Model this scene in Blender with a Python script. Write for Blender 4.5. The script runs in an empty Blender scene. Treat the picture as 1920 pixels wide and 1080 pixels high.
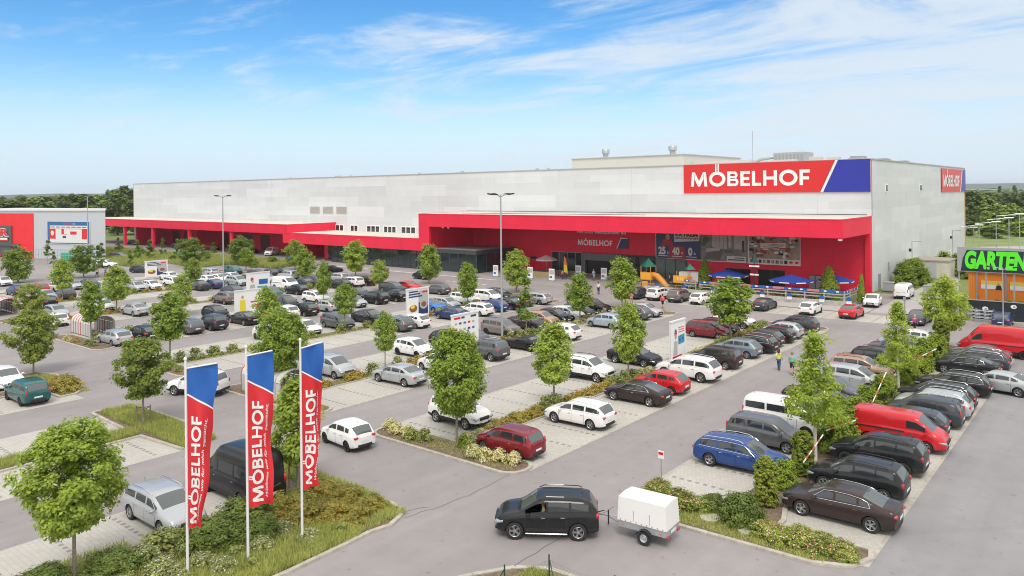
import bpy, bmesh, math, random
import numpy as np
from mathutils import Vector, Matrix, Euler
R = math.radians
C = bpy.context.scene.collection
scene = bpy.context.scene

# ------------------------------------------------------------------ camera
cd = bpy.data.cameras.new('camera'); cam = bpy.data.objects.new('camera', cd); C.objects.link(cam)
cd.sensor_width = 36; cd.lens = 1420 / 1920 * 36
cd.shift_y = -(540 - 360.7) / 1920
cd.clip_start = 0.5; cd.clip_end = 20000
cam.matrix_world = (Matrix.Translation((0, 0, 14.5)) @ Matrix.Rotation(R(39.5), 4, 'Z')
                    @ Matrix.Rotation(R(90), 4, 'X') @ Matrix.Rotation(-0.0107, 4, 'Z'))
scene.camera = cam
scene.cycles.filter_width = 1.0
scene.render.resolution_x = 1024; scene.render.resolution_y = 576

# ------------------------------------------------------------------ sky and sun
SUN_EL, SUN_AZ = R(56), R(-38)          # azimuth measured from -Y towards +X is positive
sx = math.cos(SUN_EL) * math.sin(R(38)); sy = -math.cos(SUN_EL) * math.cos(R(38)); sz = math.sin(SUN_EL)
w = bpy.data.worlds.new('World'); scene.world = w; w.use_nodes = True
nt = w.node_tree; nt.nodes.clear()
def N(t, **k):
    n = nt.nodes.new(t)
    for a, v in k.items(): setattr(n, a, v)
    return n
def LK(a, b): nt.links.new(a, b)
def M(op, a, b=None, c=None, clamp=False):
    n = N('ShaderNodeMath', operation=op, use_clamp=clamp)
    for i, v in enumerate((a, b, c)):
        if v is None: continue
        if hasattr(v, 'links'): LK(v, n.inputs[i])
        else: n.inputs[i].default_value = v
    return n.outputs[0]
sky = N('ShaderNodeTexSky', sky_type='NISHITA', sun_disc=False, sun_elevation=SUN_EL,
        sun_rotation=math.atan2(sx, sy), air_density=1.0, dust_density=0.2, ozone_density=3.0, altitude=200)
tc = N('ShaderNodeTexCoord'); sp = N('ShaderNodeSeparateXYZ'); LK(tc.outputs['Generated'], sp.inputs[0])
zc = M('MAXIMUM', sp.outputs[2], 0.0); den = M('ADD', zc, 0.10)
px = M('DIVIDE', sp.outputs[0], den); py = M('DIVIDE', sp.outputs[1], den)
cmb = N('ShaderNodeCombineXYZ'); LK(px, cmb.inputs[0]); LK(py, cmb.inputs[1])
def cloud(scale, rot, stretch, detail, seed, rough=0.6, dist=0.6):
    mp = N('ShaderNodeMapping'); LK(cmb.outputs[0], mp.inputs[0])
    mp.inputs['Rotation'].default_value = (0, 0, R(rot)); mp.inputs['Scale'].default_value = (1, stretch, 1)
    mp.inputs['Location'].default_value = (seed, seed * .7, 0)
    nz = N('ShaderNodeTexNoise'); LK(mp.outputs[0], nz.inputs[0])
    nz.inputs['Scale'].default_value = scale; nz.inputs['Detail'].default_value = detail
    nz.inputs['Roughness'].default_value = rough; nz.inputs['Distortion'].default_value = dist
    return nz.outputs[0]
c1 = cloud(0.60, 28, 2.0, 9, 3.1, .64, 1.3)
c2 = cloud(1.9, 50, 1.8, 10, 7.7, .70, 1.2)
c3 = cloud(0.28, 10, 1.3, 3, 1.3, .5, .2)
# more cloud towards the right of the view (+X,+Y side), clear blue to the left
right = M('ADD', M('MULTIPLY', sp.outputs[0], 0.77), M('MULTIPLY', sp.outputs[1], 0.64))
bias = M('MULTIPLY_ADD', right, 0.21, -0.005)
s1 = M('ADD', M('ADD', M('MULTIPLY', c1, 0.75), M('MULTIPLY', c2, 0.25)), bias)
s1 = M('ADD', s1, M('MULTIPLY', M('SUBTRACT', c3, 0.5), 0.45))
mr = N('ShaderNodeMapRange', interpolation_type='SMOOTHSTEP'); LK(s1, mr.inputs[0])
mr.inputs[1].default_value = 0.41; mr.inputs[2].default_value = 0.67; mr.inputs[3].default_value = 0; mr.inputs[4].default_value = 0.9
hz = N('ShaderNodeMapRange', interpolation_type='SMOOTHERSTEP'); LK(sp.outputs[2], hz.inputs[0])
hz.inputs[1].default_value = 0.0; hz.inputs[2].default_value = 0.20; hz.inputs[3].default_value = 0.92; hz.inputs[4].default_value = 0.0
cf = M('MAXIMUM', mr.outputs[0], 0.0)
f = cf
hs = N('ShaderNodeHueSaturation'); LK(sky.outputs[0], hs.inputs['Color']); hs.inputs['Saturation'].default_value = 1.36; hs.inputs['Value'].default_value = 1.04
SKYS = 0.115
hm = N('ShaderNodeMix', data_type='RGBA'); LK(hz.outputs[0], hm.inputs[0]); LK(hs.outputs[0], hm.inputs[6]); hm.inputs[7].default_value = (.50 / SKYS, .62 / SKYS, .73 / SKYS, 1)
mix = N('ShaderNodeMix', data_type='RGBA'); LK(f, mix.inputs[0]); LK(hm.outputs[2], mix.inputs[6])
# visible cloud is pale blue white; a thicker, brighter neutral layer is added out of view to light the scene
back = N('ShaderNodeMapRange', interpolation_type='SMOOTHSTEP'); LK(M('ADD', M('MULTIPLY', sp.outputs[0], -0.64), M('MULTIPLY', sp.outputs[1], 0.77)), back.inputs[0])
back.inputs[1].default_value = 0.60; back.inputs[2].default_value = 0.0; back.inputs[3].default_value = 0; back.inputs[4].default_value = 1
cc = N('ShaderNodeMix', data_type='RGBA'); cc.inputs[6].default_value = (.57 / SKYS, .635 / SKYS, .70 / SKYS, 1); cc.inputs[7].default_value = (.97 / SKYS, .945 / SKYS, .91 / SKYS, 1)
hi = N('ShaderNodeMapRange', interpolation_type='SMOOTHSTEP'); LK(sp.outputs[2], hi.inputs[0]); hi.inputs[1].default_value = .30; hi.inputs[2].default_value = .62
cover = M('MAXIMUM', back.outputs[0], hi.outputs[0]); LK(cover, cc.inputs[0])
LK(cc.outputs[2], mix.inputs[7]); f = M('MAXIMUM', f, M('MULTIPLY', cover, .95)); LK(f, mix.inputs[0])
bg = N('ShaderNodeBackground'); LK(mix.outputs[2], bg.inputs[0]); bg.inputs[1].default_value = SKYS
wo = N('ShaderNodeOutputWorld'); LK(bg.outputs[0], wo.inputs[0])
sl = bpy.data.lights.new('sun', 'SUN'); sl.energy = 1.5; sl.angle = R(22); sl.color = (1, .94, .85)
so = bpy.data.objects.new('sun', sl); C.objects.link(so)
so.rotation_euler = Vector((-sx, -sy, -sz)).to_track_quat('-Z', 'Y').to_euler()
scene.view_settings.view_transform = 'Standard'; scene.view_settings.look = 'None'
scene.view_settings.exposure = 0.42; scene.view_settings.gamma = 1
try: scene.view_settings.use_curve_mapping = False
except Exception: pass

# ------------------------------------------------------------------ materials
MATS = {}
def mat(name, col, rough=.6, metal=0, coat=0, spec=.5, noise=0, nscale=8, emit=None, bump=0, bscale=30):
    if name in MATS: return MATS[name]
    m = bpy.data.materials.new(name); m.use_nodes = True; t = m.node_tree; b = t.nodes['Principled BSDF']
    b.inputs['Base Color'].default_value = (*col, 1); b.inputs['Roughness'].default_value = rough
    b.inputs['Metallic'].default_value = metal; b.inputs['Coat Weight'].default_value = coat
    b.inputs['Specular IOR Level'].default_value = spec
    if coat: b.inputs['Coat Roughness'].default_value = .04
    if noise:
        tcn = t.nodes.new('ShaderNodeTexCoord'); nz = t.nodes.new('ShaderNodeTexNoise')
        t.links.new(tcn.outputs['Object'], nz.inputs[0]); nz.inputs['Scale'].default_value = nscale; nz.inputs['Detail'].default_value = 6
        r = t.nodes.new('ShaderNodeMapRange'); t.links.new(nz.outputs[0], r.inputs[0])
        r.inputs[1].default_value = .3; r.inputs[2].default_value = .7; r.inputs[3].default_value = 1 - noise; r.inputs[4].default_value = 1 + noise
        mx = t.nodes.new('ShaderNodeVectorMath'); mx.operation = 'SCALE'; mx.inputs[0].default_value = col
        t.links.new(r.outputs[0], mx.inputs['Scale']); t.links.new(mx.outputs[0], b.inputs['Base Color'])
    if bump:
        tcn = t.nodes.new('ShaderNodeTexCoord'); nz = t.nodes.new('ShaderNodeTexNoise')
        t.links.new(tcn.outputs['Object'], nz.inputs[0]); nz.inputs['Scale'].default_value = bscale
        bp = t.nodes.new('ShaderNodeBump'); bp.inputs['Strength'].default_value = bump; bp.inputs['Distance'].default_value = .02
        t.links.new(nz.outputs[0], bp.inputs['Height']); t.links.new(bp.outputs[0], b.inputs['Normal'])
    if emit:
        b.inputs['Emission Color'].default_value = (*col, 1); b.inputs['Emission Strength'].default_value = emit
    MATS[name] = m; return m

def leafmat(name, ca, cb, trans=.42):
    if name in MATS: return MATS[name]
    m = bpy.data.materials.new(name); m.use_nodes = True; t = m.node_tree; t.nodes.clear()
    g = t.nodes.new('ShaderNodeNewGeometry'); oi = t.nodes.new('ShaderNodeObjectInfo')
    tcn = t.nodes.new('ShaderNodeTexCoord'); nz = t.nodes.new('ShaderNodeTexNoise'); t.links.new(tcn.outputs['Object'], nz.inputs[0])
    nz.inputs['Scale'].default_value = 1.6; nz.inputs['Detail'].default_value = 2
    a = t.nodes.new('ShaderNodeMath'); a.operation = 'MULTIPLY_ADD'; t.links.new(g.outputs['Random Per Island'], a.inputs[0]); a.inputs[1].default_value = .65
    s = t.nodes.new('ShaderNodeMath'); s.operation = 'MULTIPLY_ADD'; t.links.new(nz.outputs[0], s.inputs[0]); s.inputs[1].default_value = 1.1; s.inputs[2].default_value = -.36
    t.links.new(s.outputs[0], a.inputs[2])
    o = t.nodes.new('ShaderNodeMath'); o.operation = 'MULTIPLY_ADD'; t.links.new(oi.outputs['Random'], o.inputs[0]); o.inputs[1].default_value = .42; t.links.new(a.outputs[0], o.inputs[2]); o.use_clamp = True
    mx = t.nodes.new('ShaderNodeMix'); mx.data_type = 'RGBA'; t.links.new(o.outputs[0], mx.inputs[0])
    mx.inputs[6].default_value = (*ca, 1); mx.inputs[7].default_value = (*cb, 1)
    d = t.nodes.new('ShaderNodeBsdfPrincipled'); t.links.new(mx.outputs[2], d.inputs['Base Color']); d.inputs['Roughness'].default_value = .5; d.inputs['Specular IOR Level'].default_value = .2
    tr = t.nodes.new('ShaderNodeBsdfTranslucent'); hs2 = t.nodes.new('ShaderNodeHueSaturation'); t.links.new(mx.outputs[2], hs2.inputs['Color']); hs2.inputs['Value'].default_value = 1.3; hs2.inputs['Hue'].default_value = .49
    t.links.new(hs2.outputs[0], tr.inputs[0])
    ms = t.nodes.new('ShaderNodeMixShader'); ms.inputs[0].default_value = trans; t.links.new(d.outputs[0], ms.inputs[1]); t.links.new(tr.outputs[0], ms.inputs[2])
    ou = t.nodes.new('ShaderNodeOutputMaterial'); t.links.new(ms.outputs[0], ou.inputs[0])
    MATS[name] = m; return m

def nodemat(name, build, rough=.8):
    m = bpy.data.materials.new(name); m.use_nodes = True; t = m.node_tree; b = t.nodes['Principled BSDF']; b.inputs['Roughness'].default_value = rough
    class H: pass
    h = H(); h.t = t; h.b = b
    def n(ty, **k):
        q = t.nodes.new(ty)
        for a, v in k.items(): setattr(q, a, v)
        return q
    def mth(op, a, b_=None, c=None, clamp=False):
        q = n('ShaderNodeMath', operation=op, use_clamp=clamp)
        for i, v in enumerate((a, b_, c)):
            if v is None: continue
            if hasattr(v, 'links'): t.links.new(v, q.inputs[i])
            else: q.inputs[i].default_value = v
        return q.outputs[0]
    def noise(src, scale, detail=5, rough_=.6, dist=0):
        q = n('ShaderNodeTexNoise'); t.links.new(src, q.inputs[0]); q.inputs['Scale'].default_value = scale; q.inputs['Detail'].default_value = detail
        q.inputs['Roughness'].default_value = rough_; q.inputs['Distortion'].default_value = dist; return q.outputs[0]
    def rng(src, a, b_, c, d, smooth=False):
        q = n('ShaderNodeMapRange'); t.links.new(src, q.inputs[0])
        for i, v in enumerate((a, b_, c, d)): q.inputs[i + 1].default_value = v
        return q.outputs[0]
    def mixc(f_, c1_, c2_):
        q = n('ShaderNodeMix', data_type='RGBA')
        for i, v in ((0, f_), (6, c1_), (7, c2_)):
            if hasattr(v, 'links'): t.links.new(v, q.inputs[i])
            elif i == 0: q.inputs[0].default_value = v
            else: q.inputs[i].default_value = (*v, 1)
        return q.outputs[2]
    def scale(col, f_):
        q = n('ShaderNodeVectorMath', operation='SCALE')
        if hasattr(col, 'links'): t.links.new(col, q.inputs[0])
        else: q.inputs[0].default_value = col
        t.links.new(f_, q.inputs['Scale']); return q.outputs[0]
    h.n, h.m, h.noise, h.rng, h.mix, h.scale = n, mth, noise, rng, mixc, scale
    h.tc = n('ShaderNodeTexCoord').outputs['Object']
    build(h); MATS[name] = m; return m

# ------------------------------------------------------------------ mesh helpers
class MB:
    def __init__(s): s.v = []; s.f = []; s.mi = []
    def add(s, vs, fs, mi=0, mtx=None):
        o = len(s.v)
        for p in vs:
            p = Vector(p)
            s.v.append(tuple(mtx @ p) if mtx else tuple(p))
        for f_ in fs: s.f.append([i + o for i in f_]); s.mi.append(mi)
        return s
    def box(s, a, b, mi=0, mtx=None):
        x0, y0, z0 = a; x1, y1, z1 = b
        return s.add([(x0, y0, z0), (x1, y0, z0), (x1, y1, z0), (x0, y1, z0), (x0, y0, z1), (x1, y0, z1), (x1, y1, z1), (x0, y1, z1)],
                     [(0, 3, 2, 1), (4, 5, 6, 7), (0, 1, 5, 4), (1, 2, 6, 5), (2, 3, 7, 6), (3, 0, 4, 7)], mi, mtx)
    def cbox(s, c, d, mi=0, mtx=None):
        return s.box([c[i] - d[i] / 2 for i in range(3)], [c[i] + d[i] / 2 for i in range(3)], mi, mtx)
    def bbox(s, c, d, bev=.2, mi=0, mtx=None):     # chamfered box
        hx, hy, hz = [q / 2 for q in d]; e = min(hx, hy, hz) * 2 * bev
        vs = []; 
        for zz, k in ((-hz, e), (-hz + e, 0), (hz - e, 0), (hz, e)):
            for xx, yy in ((-1, -1), (1, -1), (1, 1), (-1, 1)):
                ax, ay = hx - k, hy - k
                if xx * yy > 0: pts = [(xx * (ax), yy * (ay - e)), (xx * (ax - e), yy * ay)]
                else: pts = [(xx * (ax - e), yy * ay), (xx * ax, yy * (ay - e))]
                if xx < 0 and yy < 0: pts = [(-ax, -(ay - e)), (-(ax - e), -ay)]
                elif xx > 0 and yy < 0: pts = [((ax - e), -ay), (ax, -(ay - e))]
                elif xx > 0: pts = [(ax, (ay - e)), ((ax - e), ay)]
                else: pts = [(-(ax - e), ay), (-ax, (ay - e))]
                vs += [(c[0] + p[0], c[1] + p[1], c[2] + zz) for p in pts]
        fs = [tuple(range(7, -1, -1)), tuple(range(24, 32))]
        for r_ in range(3):
            for i in range(8): j = (i + 1) % 8; fs.append((r_ * 8 + i, r_ * 8 + j, r_ * 8 + 8 + j, r_ * 8 + 8 + i))
        return s.add(vs, fs, mi, mtx)
    def tube(s, pts, rad, n=8, mi=0, cap=True):
        pts = [Vector(p) for p in pts]; rr = rad if isinstance(rad, (list, tuple)) else [rad] * len(pts)
        o = len(s.v)
        for i, p in enumerate(pts):
            d = (pts[min(i + 1, len(pts) - 1)] - pts[max(i - 1, 0)]).normalized()
            a = d.cross(Vector((0, 0, 1))) if abs(d.z) < .95 else d.cross(Vector((1, 0, 0)))
            a.normalize(); b = d.cross(a)
            for k in range(n):
                t_ = 2 * math.pi * k / n; s.v.append(tuple(p + (a * math.cos(t_) + b * math.sin(t_)) * rr[i]))
        for i in range(len(pts) - 1):
            for k in range(n):
                j = (k + 1) % n; s.f.append([o + i * n + k, o + i * n + j, o + i * n + n + j, o + i * n + n + k]); s.mi.append(mi)
        if cap:
            s.f.append([o + k for k in range(n)]); s.mi.append(mi)
            e = o + (len(pts) - 1) * n; s.f.append([e + k for k in range(n - 1, -1, -1)]); s.mi.append(mi)
        return s
    def lathe(s, prof, n=16, axis='z', c=(0, 0, 0), mi=0):
        o = len(s.v)
        for r_, h_ in prof:
            for k in range(n):
                t_ = 2 * math.pi * k / n; a, b = r_ * math.cos(t_), r_ * math.sin(t_)
                p = (a, b, h_) if axis == 'z' else (a, h_, b) if axis == 'y' else (h_, a, b)
                s.v.append((p[0] + c[0], p[1] + c[1], p[2] + c[2]))
        for i in range(len(prof) - 1):
            for k in range(n):
                j = (k + 1) % n; q = [o + i * n + k, o + i * n + j, o + i * n + n + j, o + i * n + n + k]
                if axis == 'y': q.reverse()
                s.f.append(q); s.mi.append(mi)
        return s
    def poly(s, pts, mi=0): return s.add(pts, [tuple(range(len(pts)))], mi)
    def prism(s, pts2, z0, z1, mi=0, mtx=None):
        n = len(pts2); vs = [(p[0], p[1], z0) for p in pts2] + [(p[0], p[1], z1) for p in pts2]
        fs = [tuple(range(n - 1, -1, -1)), tuple(range(n, 2 * n))] + [(i, (i + 1) % n, n + (i + 1) % n, n + i) for i in range(n)]
        return s.add(vs, fs, mi, mtx)
    def text(s, st, x, z, h, mi=0, mtx=None, bold=.03, width=None, ext=.02, align='LEFT', shear=0):
        vs, fs = text_mesh(st, bold, shear)
        if not len(vs): return s
        xs = [v[0] for v in vs]; zs = [v[1] for v in vs]; x0, x1, z0, z1 = min(xs), max(xs), min(zs), max(zs)
        k = h / (z1 - z0); kx = k if width is None else width / (x1 - x0)
        off = x if align == 'LEFT' else x - (x1 - x0) * kx / 2
        n = len(vs); 
        P_ = [(off + (v[0] - x0) * kx, 0, z + (v[1] - z0) * k) for v in vs]
        return s.add([(p[0], -ext, p[2]) for p in P_], fs, mi, mtx)
    def build(s, name, mats, parent=None, smooth=False, loc=None, rot=None):
        me = bpy.data.meshes.new(name); me.from_pydata(s.v, [], s.f); me.update()
        if not isinstance(mats, (list, tuple)): mats = [mats]
        for m_ in mats: me.materials.append(m_)
        if len(mats) > 1: me.polygons.foreach_set('material_index', s.mi)
        if smooth:
            me.polygons.foreach_set('use_smooth', [True] * len(me.polygons)); me.set_sharp_from_angle(angle=R(smooth if smooth is not True else 40))
        return link(name, me, parent, loc, rot)
def link(name, me, parent=None, loc=None, rot=None):
    o = bpy.data.objects.new(name, me); C.objects.link(o)
    if parent is not None: o.parent = parent
    if loc is not None: o.location = loc
    if rot is not None: o.rotation_euler = rot
    return o
_tx = {}
def text_mesh(st, bold=.03, shear=0):
    key = (st, bold, shear)
    if key in _tx: return _tx[key]
    cu = bpy.data.curves.new('t', 'FONT'); cu.body = st; cu.offset = bold; cu.resolution_u = 4; cu.shear = shear
    o = bpy.data.objects.new('t', cu); C.objects.link(o); dg = bpy.context.evaluated_depsgraph_get(); dg.update()
    me = bpy.data.meshes.new_from_object(o.evaluated_get(dg))
    vs = [tuple(v.co) for v in me.vertices]; fs = [tuple(p.vertices) for p in me.polygons]
    bpy.data.objects.remove(o); bpy.data.curves.remove(cu); bpy.data.meshes.remove(me)
    _tx[key] = (vs, fs); return _tx[key]
def tag(o, label, cat, group=None, kind=None):
    o['label'] = label
    if cat: o['category'] = cat
    if group: o['group'] = group
    if kind: o['kind'] = kind
    return o
def thing(name, label, cat, loc=(0, 0, 0), rz=0, group=None):
    o = bpy.data.objects.new(name, None); C.objects.link(o); o.location = loc; o.rotation_euler = (0, 0, rz); o.empty_display_size = .2
    return tag(o, label, cat, group)
KIDS = {}
def kids(o):
    if o.name not in KIDS: KIDS[o.name] = list(o.children)
    return KIDS[o.name]
def dup(o, parent=None, keep=None):
    c = o.copy(); C.objects.link(c); c.parent = parent
    for ch in kids(o):
        if keep is None or keep(ch): dup(ch, c, keep)
    return c
def struct(o, label=None):
    o['kind'] = 'structure'
    if label: o['label'] = label
    return o
# ------------------------------------------------------------------ ground surfaces
def gb(h):
    a = h.noise(h.tc, .02, 6, .6); b = h.noise(h.tc, 1.5, 5, .7)
    c = h.mix(h.rng(a, .4, .6, 0, 1), (.13, .17, .045), (.20, .23, .07)); h.t.links.new(h.scale(c, h.rng(b, .2, .8, .7, 1.3)), h.b.inputs['Base Color'])
m_field = nodemat('field_grass', gb, .95)
def asph(base):
    def f_(h):
        a = h.noise(h.tc, .10, 6, .65, .3); b = h.noise(h.tc, 60, 3, .7); c = h.noise(h.tc, .9, 5, .6)
        k = h.m('MULTIPLY', h.rng(a, .3, .7, .88, 1.10), h.m('MULTIPLY', h.rng(b, .3, .7, .90, 1.10), h.rng(c, .3, .7, .95, 1.05)))
        # faint tyre-worn bands and repaired patches with their own outline
        mp = h.n('ShaderNodeMapping'); h.t.links.new(h.tc, mp.inputs[0]); mp.inputs['Scale'].default_value = (1.1, .03, 1); k = h.m('MULTIPLY', k, h.rng(h.noise(mp.outputs[0], 1.0, 3, .5), .35, .65, .955, 1.03))
        vo = h.n('ShaderNodeTexVoronoi'); vo.distance = 'CHEBYCHEV'; h.t.links.new(h.tc, vo.inputs[0]); vo.inputs['Scale'].default_value = .045; wn = h.n('ShaderNodeTexWhiteNoise'); h.t.links.new(vo.outputs['Position'], wn.inputs[0]); k = h.m('MULTIPLY', k, h.rng(wn.outputs[0], .0, 1.0, .965, 1.025))
        # fine dark oil spots
        v = h.noise(h.tc, 2.3, 2, .4); k = h.m('MULTIPLY', k, h.rng(v, .27, .31, .80, 1.0))
        h.t.links.new(h.scale(base, k), h.b.inputs['Base Color'])
        bp = h.n('ShaderNodeBump'); bp.inputs['Strength'].default_value = .25; bp.inputs['Distance'].default_value = .01
        h.t.links.new(b, bp.inputs['Height']); h.t.links.new(bp.outputs[0], h.b.inputs['Normal'])
    return f_
m_asph = nodemat('asphalt', asph((.285, .262, .262)), .85)
m_asph2 = nodemat('asphalt_grey', asph((.262, .255, .262)), .85)
def paver(base, sz):
    def f_(h):
        br = h.n('ShaderNodeTexBrick'); h.t.links.new(h.tc, br.inputs[0]); br.inputs['Scale'].default_value = 1
        br.inputs['Brick Width'].default_value = sz; br.inputs['Row Height'].default_value = sz; br.inputs['Mortar Size'].default_value = .010
        br.inputs['Mortar Smooth'].default_value = .3
        br.inputs['Color1'].default_value = (1.04, 1.04, 1.04, 1); br.inputs['Color2'].default_value = (.95, .95, .95, 1); br.inputs['Mortar'].default_value = (.74, .74, .70, 1)
        a = h.noise(h.tc, .25, 6, .65); b = h.noise(h.tc, 5, 4, .6)
        k = h.m('MULTIPLY', h.rng(a, .3, .7, .90, 1.07), h.rng(b, .3, .7, .95, 1.05))
        s_ = h.n('ShaderNodeVectorMath', operation='MULTIPLY'); h.t.links.new(br.outputs[0], s_.inputs[0]); s_.inputs[1].default_value = base
        h.t.links.new(h.scale(s_.outputs[0], k), h.b.inputs['Base Color'])
    return f_
m_pave = nodemat('concrete_pavers', paver((.47, .45, .41), .22), .85)
m_plaza = nodemat('plaza_paving', paver((.32, .31, .31), .4), .8)
m_walk = nodemat('walk_paving', paver((.42, .40, .39), .3), .85)
m_kerb = mat('kerb_concrete', (.42, .39, .34), .9, noise=.18, nscale=3)
m_soil = mat('soil', (.17, .125, .085), .95, noise=.35, nscale=4, bump=.6, bscale=14)
m_mark = mat('dark_paver', (.255, .245, .235), .85, noise=.15, nscale=3)
m_white = mat('white_paint', (.75, .75, .74), .6, noise=.08, nscale=2)
m_conc = mat('concrete', (.45, .43, .40), .9, noise=.15, nscale=2)

def sheet(name, pts, z, m, label):
    mb = MB(); mb.poly([(p[0], p[1], z) for p in pts]); return struct(mb.build(name, m), label)
def rect(x0, y0, x1, y1): return [(x0, y0), (x1, y0), (x1, y1), (x0, y1)]
def rrect(x0, y0, x1, y1, r, n=6):
    o = []
    for cx, cy, a0 in ((x1 - r, y0 + r, -90), (x1 - r, y1 - r, 0), (x0 + r, y1 - r, 90), (x0 + r, y0 + r, 180)):
        for k in range(n + 1):
            a = R(a0 + 90 * k / n); o.append((cx + r * math.cos(a), cy + r * math.sin(a)))
    return o
# the field under everything, reaching the horizon (gently rolling far out)
g = MB(); NX = 60
def gh(x, y):
    d = math.hypot(x, y)
    return -.03 if d < 700 else -.03
for iy in range(2):
    for ix in range(2): g.v.append(((-1 + 2 * ix) * 9000, -1500 + iy * 10500, -.04))
g.f.append([0, 1, 3, 2]); g.mi.append(0)
struct(g.build('ground', m_field), 'green meadow and fields reaching out to the horizon')
sheet('car_park_asphalt', [(-14, -20), (14, -20), (14, 96), (-24, 96), (-24, 113), (-27.9, 113), (-27.9, 99), (-262, 99), (-262, 20), (-150, 20), (-50, -20)], 0.0, m_asph, 'pale mauve grey asphalt of the car park aisles')
sheet('service_road', [(-8.1, -20), (10, -20), (10, 95.6), (-8.1, 95.6)], .004, m_asph2, 'grey asphalt road right of the parked cars')
sheet('access_path', [(-24.2, 99), (-18.2, 99), (-18.2, 115), (-22.5, 141), (-24, 141), (-24.4, 113)], .004, m_walk, 'paved path running along the side of the white building')
sheet('corner_paving', rect(-24.3, 95.0, -14.5, 99.4), .006, m_walk, 'paved corner at the mouth of the side path')
sheet('delivery_yard', rect(-262, 95, -150, 113.3), .004, m_asph2, 'grey yard in front of the delivery bays')
UNITS = [(-13.35, 5.25, 29.7, 79.5, -1), (-30.3, 5.8, 29.6, 81.7, 1), (-47.4, 5.8, 29.6, 81.7, 1), (-64.3, 5.8, 29.6, 81.7, 1), (-81.2, 5.8, 29.7, 81.7, 1),
         (-98.0, 5.8, 29.8, 81.7, 1), (-115.0, 5.8, 29.8, 81.7, 1), (-132.3, 5.8, 29.8, 78, 1)]
NEAR = [(-30.3, 5.8, -2, 23.8), (-47.4, 5.4, 2, 23.9), (-64.3, 5.8, 4, 23.9), (-81.2, 5.8, 6, 23.9), (-98.0, 5.8, 6, 23.9)]
marks = MB(); beds = []; kerbs = MB(); kn = 0
def kerb_loop(pts, w_=.21, z=.10, closed=True):
    n = len(pts); zb = z
    for i in range(n if closed else n - 1):
        z = zb + .003 * (i % 3)
        a = Vector((*pts[i], 0)); b = Vector((*pts[(i + 1) % n], 0)); d = b - a
        L = d.length
        if L < .01: continue
        k = max(1, int(L / 1.0)); d.normalize(); nrm = Vector((d.y, -d.x, 0))
        for q in range(k):
            p0 = a + d * (L * q / k + (.004 if k > 1 else 0)); p1 = a + d * (L * (q + 1) / k - (.008 if k > 1 else -.01))
            kerbs.add([p0, p1, p1 - nrm * w_, p0 - nrm * w_, p0 + Vector((0, 0, z)), p1 + Vector((0, 0, z)), p1 - nrm * w_ + Vector((0, 0, z)), p0 - nrm * w_ + Vector((0, 0, z))],
                      [(4, 5, 6, 7), (0, 1, 5, 4), (1, 2, 6, 5), (2, 3, 7, 6), (3, 0, 4, 7)])
for i, (xc, hw, y0, y1, s) in enumerate(UNITS):
    sheet('stall_paving', rect(xc - hw, y0 + 1.2, xc + hw, y1 - 1.2), .008, m_pave, 'pale concrete block paving of the parking bays')
    ys = y0 + (3.2 if i else 5.0)
    k = 0
    while ys < y1 - 2.2:
        for sd in (-1, 1):
            xa = 1.35
            while xa < hw - .5:
                q = (xa, ys)
                marks.add([(xc + sd * xa, ys - .10, .012), (xc + sd * (xa + .21), ys - .10, .012), (xc + sd * (xa + .21), ys + .10, .012), (xc + sd * xa, ys + .10, .012)][::sd], [(0, 1, 2, 3)])
                xa += .42
        ys += 2.5; k += 1
for (xc, hw, y0, y1) in NEAR:
    sheet('stall_paving', rect(xc - hw, y0, xc + hw if xc < -31 else -31.5, y1 - 1.5), .008, m_pave, 'pale concrete block paving of the near parking bays')
    ys = y1 - 4
    while ys > y0:
        for sd in ((-1, 1) if xc < -31 else (-1,)):
            xa = 1.35
            while xa < hw - .5:
                marks.add([(xc + sd * xa, ys - .10, .012), (xc + sd * (xa + .21), ys - .10, .012), (xc + sd * (xa + .21), ys + .10, .012), (xc + sd * xa, ys + .10, .012)][::sd], [(0, 1, 2, 3)])
                xa += .42
        ys -= 2.5
sheet('front_stall_paving', rect(-55, 87.7, -20, 93.2), .008, m_pave, 'pale paved bays in front of the store terrace')
for q in range(13):
    xa = -53.5 + q * 2.6; yy = 88
    while yy < 92.8:
        marks.add([(xa - .1, yy, .012), (xa + .1, yy, .012), (xa + .1, yy + .21, .012), (xa - .1, yy + .21, .012)], [(0, 1, 2, 3)]); yy += .42
struct(marks.build('bay_markings', m_mark), 'dark paving stones marking the parking bays')
sheet('plaza', [(-150, 94.6), (-56, 94.6), (-56, 113.2), (-150, 113.2)], .006, m_plaza, 'grey paved forecourt in front of the store entrance')
mb = MB(); mb.box((-56, 93.3, 0), (-24.3, 97.3, .11)); struct(mb.build('pavement', m_walk), 'raised pavement below the terrace fence')
mb = MB(); mb.box((-15.5, 95.6, 0), (12, 97.6, .12)); struct(mb.build('kerb_strip', m_kerb), 'pale raised kerb in front of the black fence')
wl = MB()
for a, b in ((-150, -82), ): wl.box((a, 94.9, .008), (b, 95.25, .012))
for k in range(6): wl.box((-88 + k * 1.6, 89.2, .006), (-87.1 + k * 1.6, 89.5, .010))
struct(wl.build('road_marking', m_white), 'white painted line along the forecourt')
cr = MB()
def crack(pts, wd=.035):
    for p, q in zip(pts, pts[1:]):
        a, b = Vector((*p, .007)), Vector((*q, .007)); d = (b - a).normalized(); n_ = Vector((-d.y, d.x, 0)) * wd / 2
        cr.add([a - n_, b - n_, b + n_, a + n_], [(0, 1, 2, 3)])
rc = random.Random(4)
def wob(a, b, n, am=.10): return [(a[0] + (b[0] - a[0]) * t / n + rc.uniform(-am, am), a[1] + (b[1] - a[1]) * t / n + rc.uniform(-am, am)) for t in range(n + 1)]
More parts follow.
